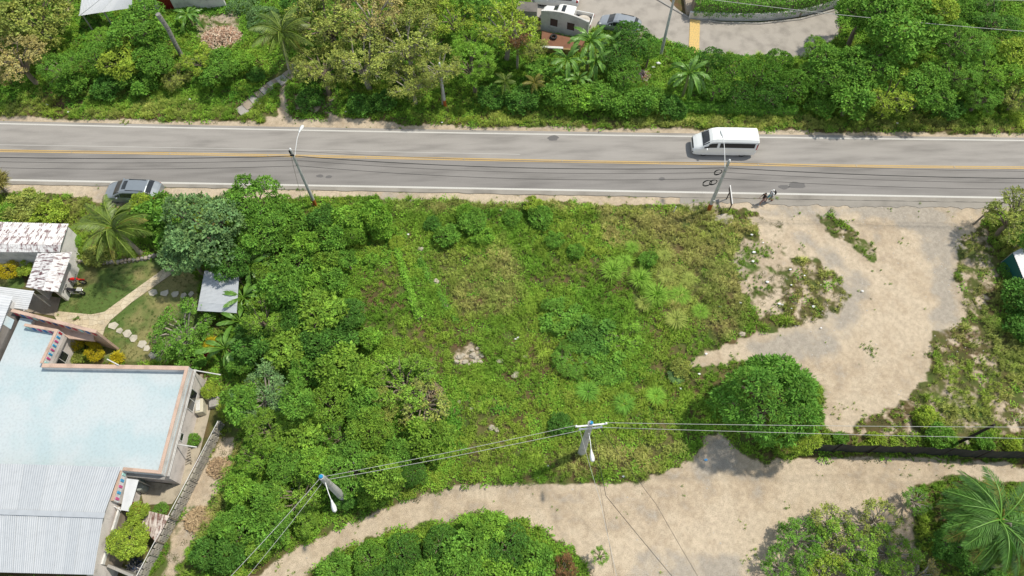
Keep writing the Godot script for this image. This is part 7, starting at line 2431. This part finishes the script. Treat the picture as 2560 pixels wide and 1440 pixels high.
func make_litter() -> void:
	var lime := worn("limestone", Color(0.56, 0.50, 0.40), 0.95, 1.2)
	var rocks := []
	for k in 4: rocks.append(lump(200 + k, 0.28))
	var sets := [["pale limestone rock in the heap in the middle of the plot", "limestone rocks in the plot", [[1150, 893, 9], [1163, 905, 8], [1142, 905, 7], [1183, 888, 9], [1192, 896, 8], [1200, 905, 7], [1186, 905, 7], [1205, 890, 6], [1180, 876, 6], [1193, 871, 5], [1158, 888, 6], [1172, 912, 6]]],
		["pinkish flat rock right of the limestone heap", "limestone rocks in the plot", [[1250, 903, 9]]], ["pale round rock further right of the limestone heap", "limestone rocks in the plot", [[1313, 893, 7]]], ["lower of two pale boulders below the limestone heap", "boulders", [[1288, 941, 9]]], ["upper of two pale boulders below the limestone heap", "boulders", [[1291, 933, 7]]], ["left grey boulder of the pair above the upper cable", "boulders", [[1229, 1070, 9]]], ["right grey boulder of the pair above the upper cable", "boulders", [[1242, 1075, 8]]],
		["pinkish rubble stone at the top of the right ridge", "rubble stones", [[1052, 624, 8]]], ["pinkish rubble stone halfway down the right ridge", "rubble stones", [[1090, 704, 9]]], ["pale stone right of the brush heap, lower one", "rubble stones", [[1178, 1022, 7]]], ["pale stone right of the brush heap, upper one", "rubble stones", [[1148, 1005, 6]]], ["flat pale stone at the clearing's edge", "rubble stones", [[1854, 836, 9]]], ["pale stone at the foot of the black post", "rubble stones", [[2417, 1107, 7]]]]
	sets[0][2].sort_custom(func(a, b): return a[0] < b[0])
	for s in sets:
		var nth := -1
		for q in s[2]:
			nth += 1
			var c := on_land(q[0], q[1])
			var f := metres(q[2], c)
			tag(put("rock", rocks[R.randi() % 4], lime, self, Transform3D(Basis(Vector3.UP, R.randf() * TAU).scaled(Vector3(f, f * 0.6, f * 0.8)), c + Vector3(0, f * 0.25, 0))), s[0] + (", %s from the left" % ordinal(nth) if s[2].size() > 1 else ""), "rock", s[1])
	# concrete footing of the sign
	var foot := on_land(1812, 548)
	tag(put("rubble_mound", lump(230, 0.2), lime, self, Transform3D(Basis.from_scale(Vector3(0.8, 0.25, 0.7)), foot)), "pale mound of rubble at the foot of the sign board", "rubble")
	# white litter
	var bag := mat("litter_white", Color(0.78, 0.80, 0.82), 0.5)
	var blue := mat("litter_blue", Color(0.08, 0.30, 0.60), 0.5)
	var scraps := []
	for k in 3: scraps.append(lump(210 + k, 0.5))
	var lt := [[1252, 526, 4], [1021, 588, 4], [1297, 612, 3], [1885, 632, 6], [1882, 655, 5], [1917, 706, 5], [1947, 761, 5], [1955, 763, 4], [2033, 768, 5], [1850, 758, 4], [1804, 587, 4], [1878, 588, 4], [1907, 608, 3], [1975, 675, 4], [1977, 714, 3], [2052, 821, 3], [2155, 729, 4], [1765, 886, 4], [1748, 936, 5], [1700, 972, 4], [2010, 690, 3], [1978, 772, 3], [1370, 1166, 4], [1345, 1195, 3], [1558, 1192, 5], [717, 1194, 6], [733, 1223, 5], [815, 1168, 6], [848, 1262, 6], [510, 1348, 5], [118, 263, 5], [172, 282, 5], [475, 250, 4], [2243, 310, 4], [865, 281, 3], [1105, 308, 3], [652, 262, 4], [1295, 845, 4], [1290, 849, 4], [885, 1158, 4]]
	for k in lt.size():
		var c := on_land(lt[k][0], lt[k][1])
		var f := metres(lt[k][2], c) * 0.75
		tag(put("plastic_scrap", scraps[k % 3], bag, self, Transform3D(Basis.from_euler(Vector3(R.randf(), R.randf() * TAU, R.randf())).scaled(Vector3(f, f * 0.35, f * 0.7)), c + Vector3(0, 0.12, 0))), "small scrap of white litter " + where_lies(lt[k]), "litter", "white litter scattered about")
	for q in [[1800, 767, "blue plastic scrap in the dry grass of the plot"], [1764, 1150, "blue plastic scrap on the dirt track below the mango tree"]]:
		var c := on_land(q[0], q[1])
		tag(put("plastic_scrap", scraps[1], blue, self, Transform3D(Basis.from_scale(Vector3(0.12, 0.04, 0.09)), c + Vector3(0, 0.08, 0))), q[2], "litter")
	# the heap of husks and palm waste beyond the road
	heap("husk_heap", [555, 98], 2.2, 1100, [Color(0.50, 0.31, 0.21), Color(0.60, 0.44, 0.32), Color(0.36, 0.22, 0.15), Color(0.66, 0.55, 0.42)], "heap of brown husks and palm waste beyond the road", 0.7)
	heap("rubbish_heap", [1600, 190], 1.0, 360, [Color(0.42, 0.30, 0.26), Color(0.55, 0.50, 0.48), Color(0.34, 0.12, 0.06), Color(0.30, 0.24, 0.22)], "heap of dry palm waste and rubbish left of the lone banana plant", 0.5)
	heap("dry_fronds", [683, 655], 0.8, 220, [Color(0.20, 0.10, 0.05), Color(0.28, 0.16, 0.09)], "brown dead banana leaves beside the tall garden tree", 0.6)
	heap("straw_heap", [500, 1300], 1.1, 500, [Color(0.45, 0.34, 0.20), Color(0.36, 0.26, 0.15)], "dry straw coloured brushwood along the yard wall, lower patch", 0.4)
	heap("straw_heap", [550, 1170], 0.9, 460, [Color(0.42, 0.31, 0.19), Color(0.33, 0.23, 0.14)], "dry straw coloured brushwood along the yard wall, upper patch", 0.4)
	heap("brush_heap", [1075, 985], 1.0, 420, [Color(0.34, 0.27, 0.18), Color(0.26, 0.19, 0.12)], "brown dead twigs tangled in the middle of the plot", 0.9)
	# white plastic caught below the two trees, and the scrap pieces by the rubbish heap
	for q in [[1593, 168, 5, "white lump of old foam by the rubbish heap"], [1632, 172, 4, "pale blue plastic bag by the rubbish heap"], [1645, 162, 5, "white board scrap right of the rubbish heap"]]:
		var c := on_land(q[0], q[1])
		var f := metres(q[2], c)
		tag(put("scrap", scraps[0], bag, self, Transform3D(Basis(Vector3.UP, R.randf() * TAU).scaled(Vector3(f, f * 0.5, f * 0.6)), c + Vector3(0, 0.25, 0))), q[3], "scrap")
	# junk at the foot of the yard wall
	heap("yard_junk", [340, 1420], 0.6, 120, [Color(0.02, 0.04, 0.08), Color(0.5, 0.48, 0.45), Color(0.1, 0.1, 0.12)], "junk piled at the bottom of the side yard", 0.4)

func heap(called: String, px: Array, r: float, n: int, hues: Array, label: String, high: float) -> void:
	var c := on_land(px[0], px[1])
	var o := base(called, c)
	tag(o, label, "heap")
	var sh := Shape.new()
	for k in n:
		var a := R.randf() * TAU
		var d := r * sqrt(R.randf())
		var y := high * (1.0 - pow(d / r, 1.5)) * R.randf_range(0.6, 1.0)
		sh.tint = hues[R.randi() % hues.size()] * R.randf_range(0.7, 1.15)
		var l := R.randf_range(0.15, 0.55)
		sh.box(Vector3(l, 0.015, R.randf_range(0.02, 0.1)), Transform3D(Basis.from_euler(Vector3(R.randfn() * 0.4, R.randf() * TAU, R.randfn() * 0.35)), Vector3(cos(a) * d, y + 0.05, sin(a) * d * 0.85)))
	var p := put("pieces", sh.done(true), M.cloth, o)
	p.set_meta("kind", "stuff")

func where_lies(q: Array) -> String:
	if q[1] < 330: return "on the grassy verge beyond the road"
	if q[0] < 900: return "in the thicket around the drooping lamp pole"
	if q[1] > 1100: return "in the grass above the dirt track"
	if q[0] > 1960: return "on the grassy island or the clearing's dirt"
	if q[0] > 1740: return "in the thin grass left of the clearing"
	return "in the grass of the plot"
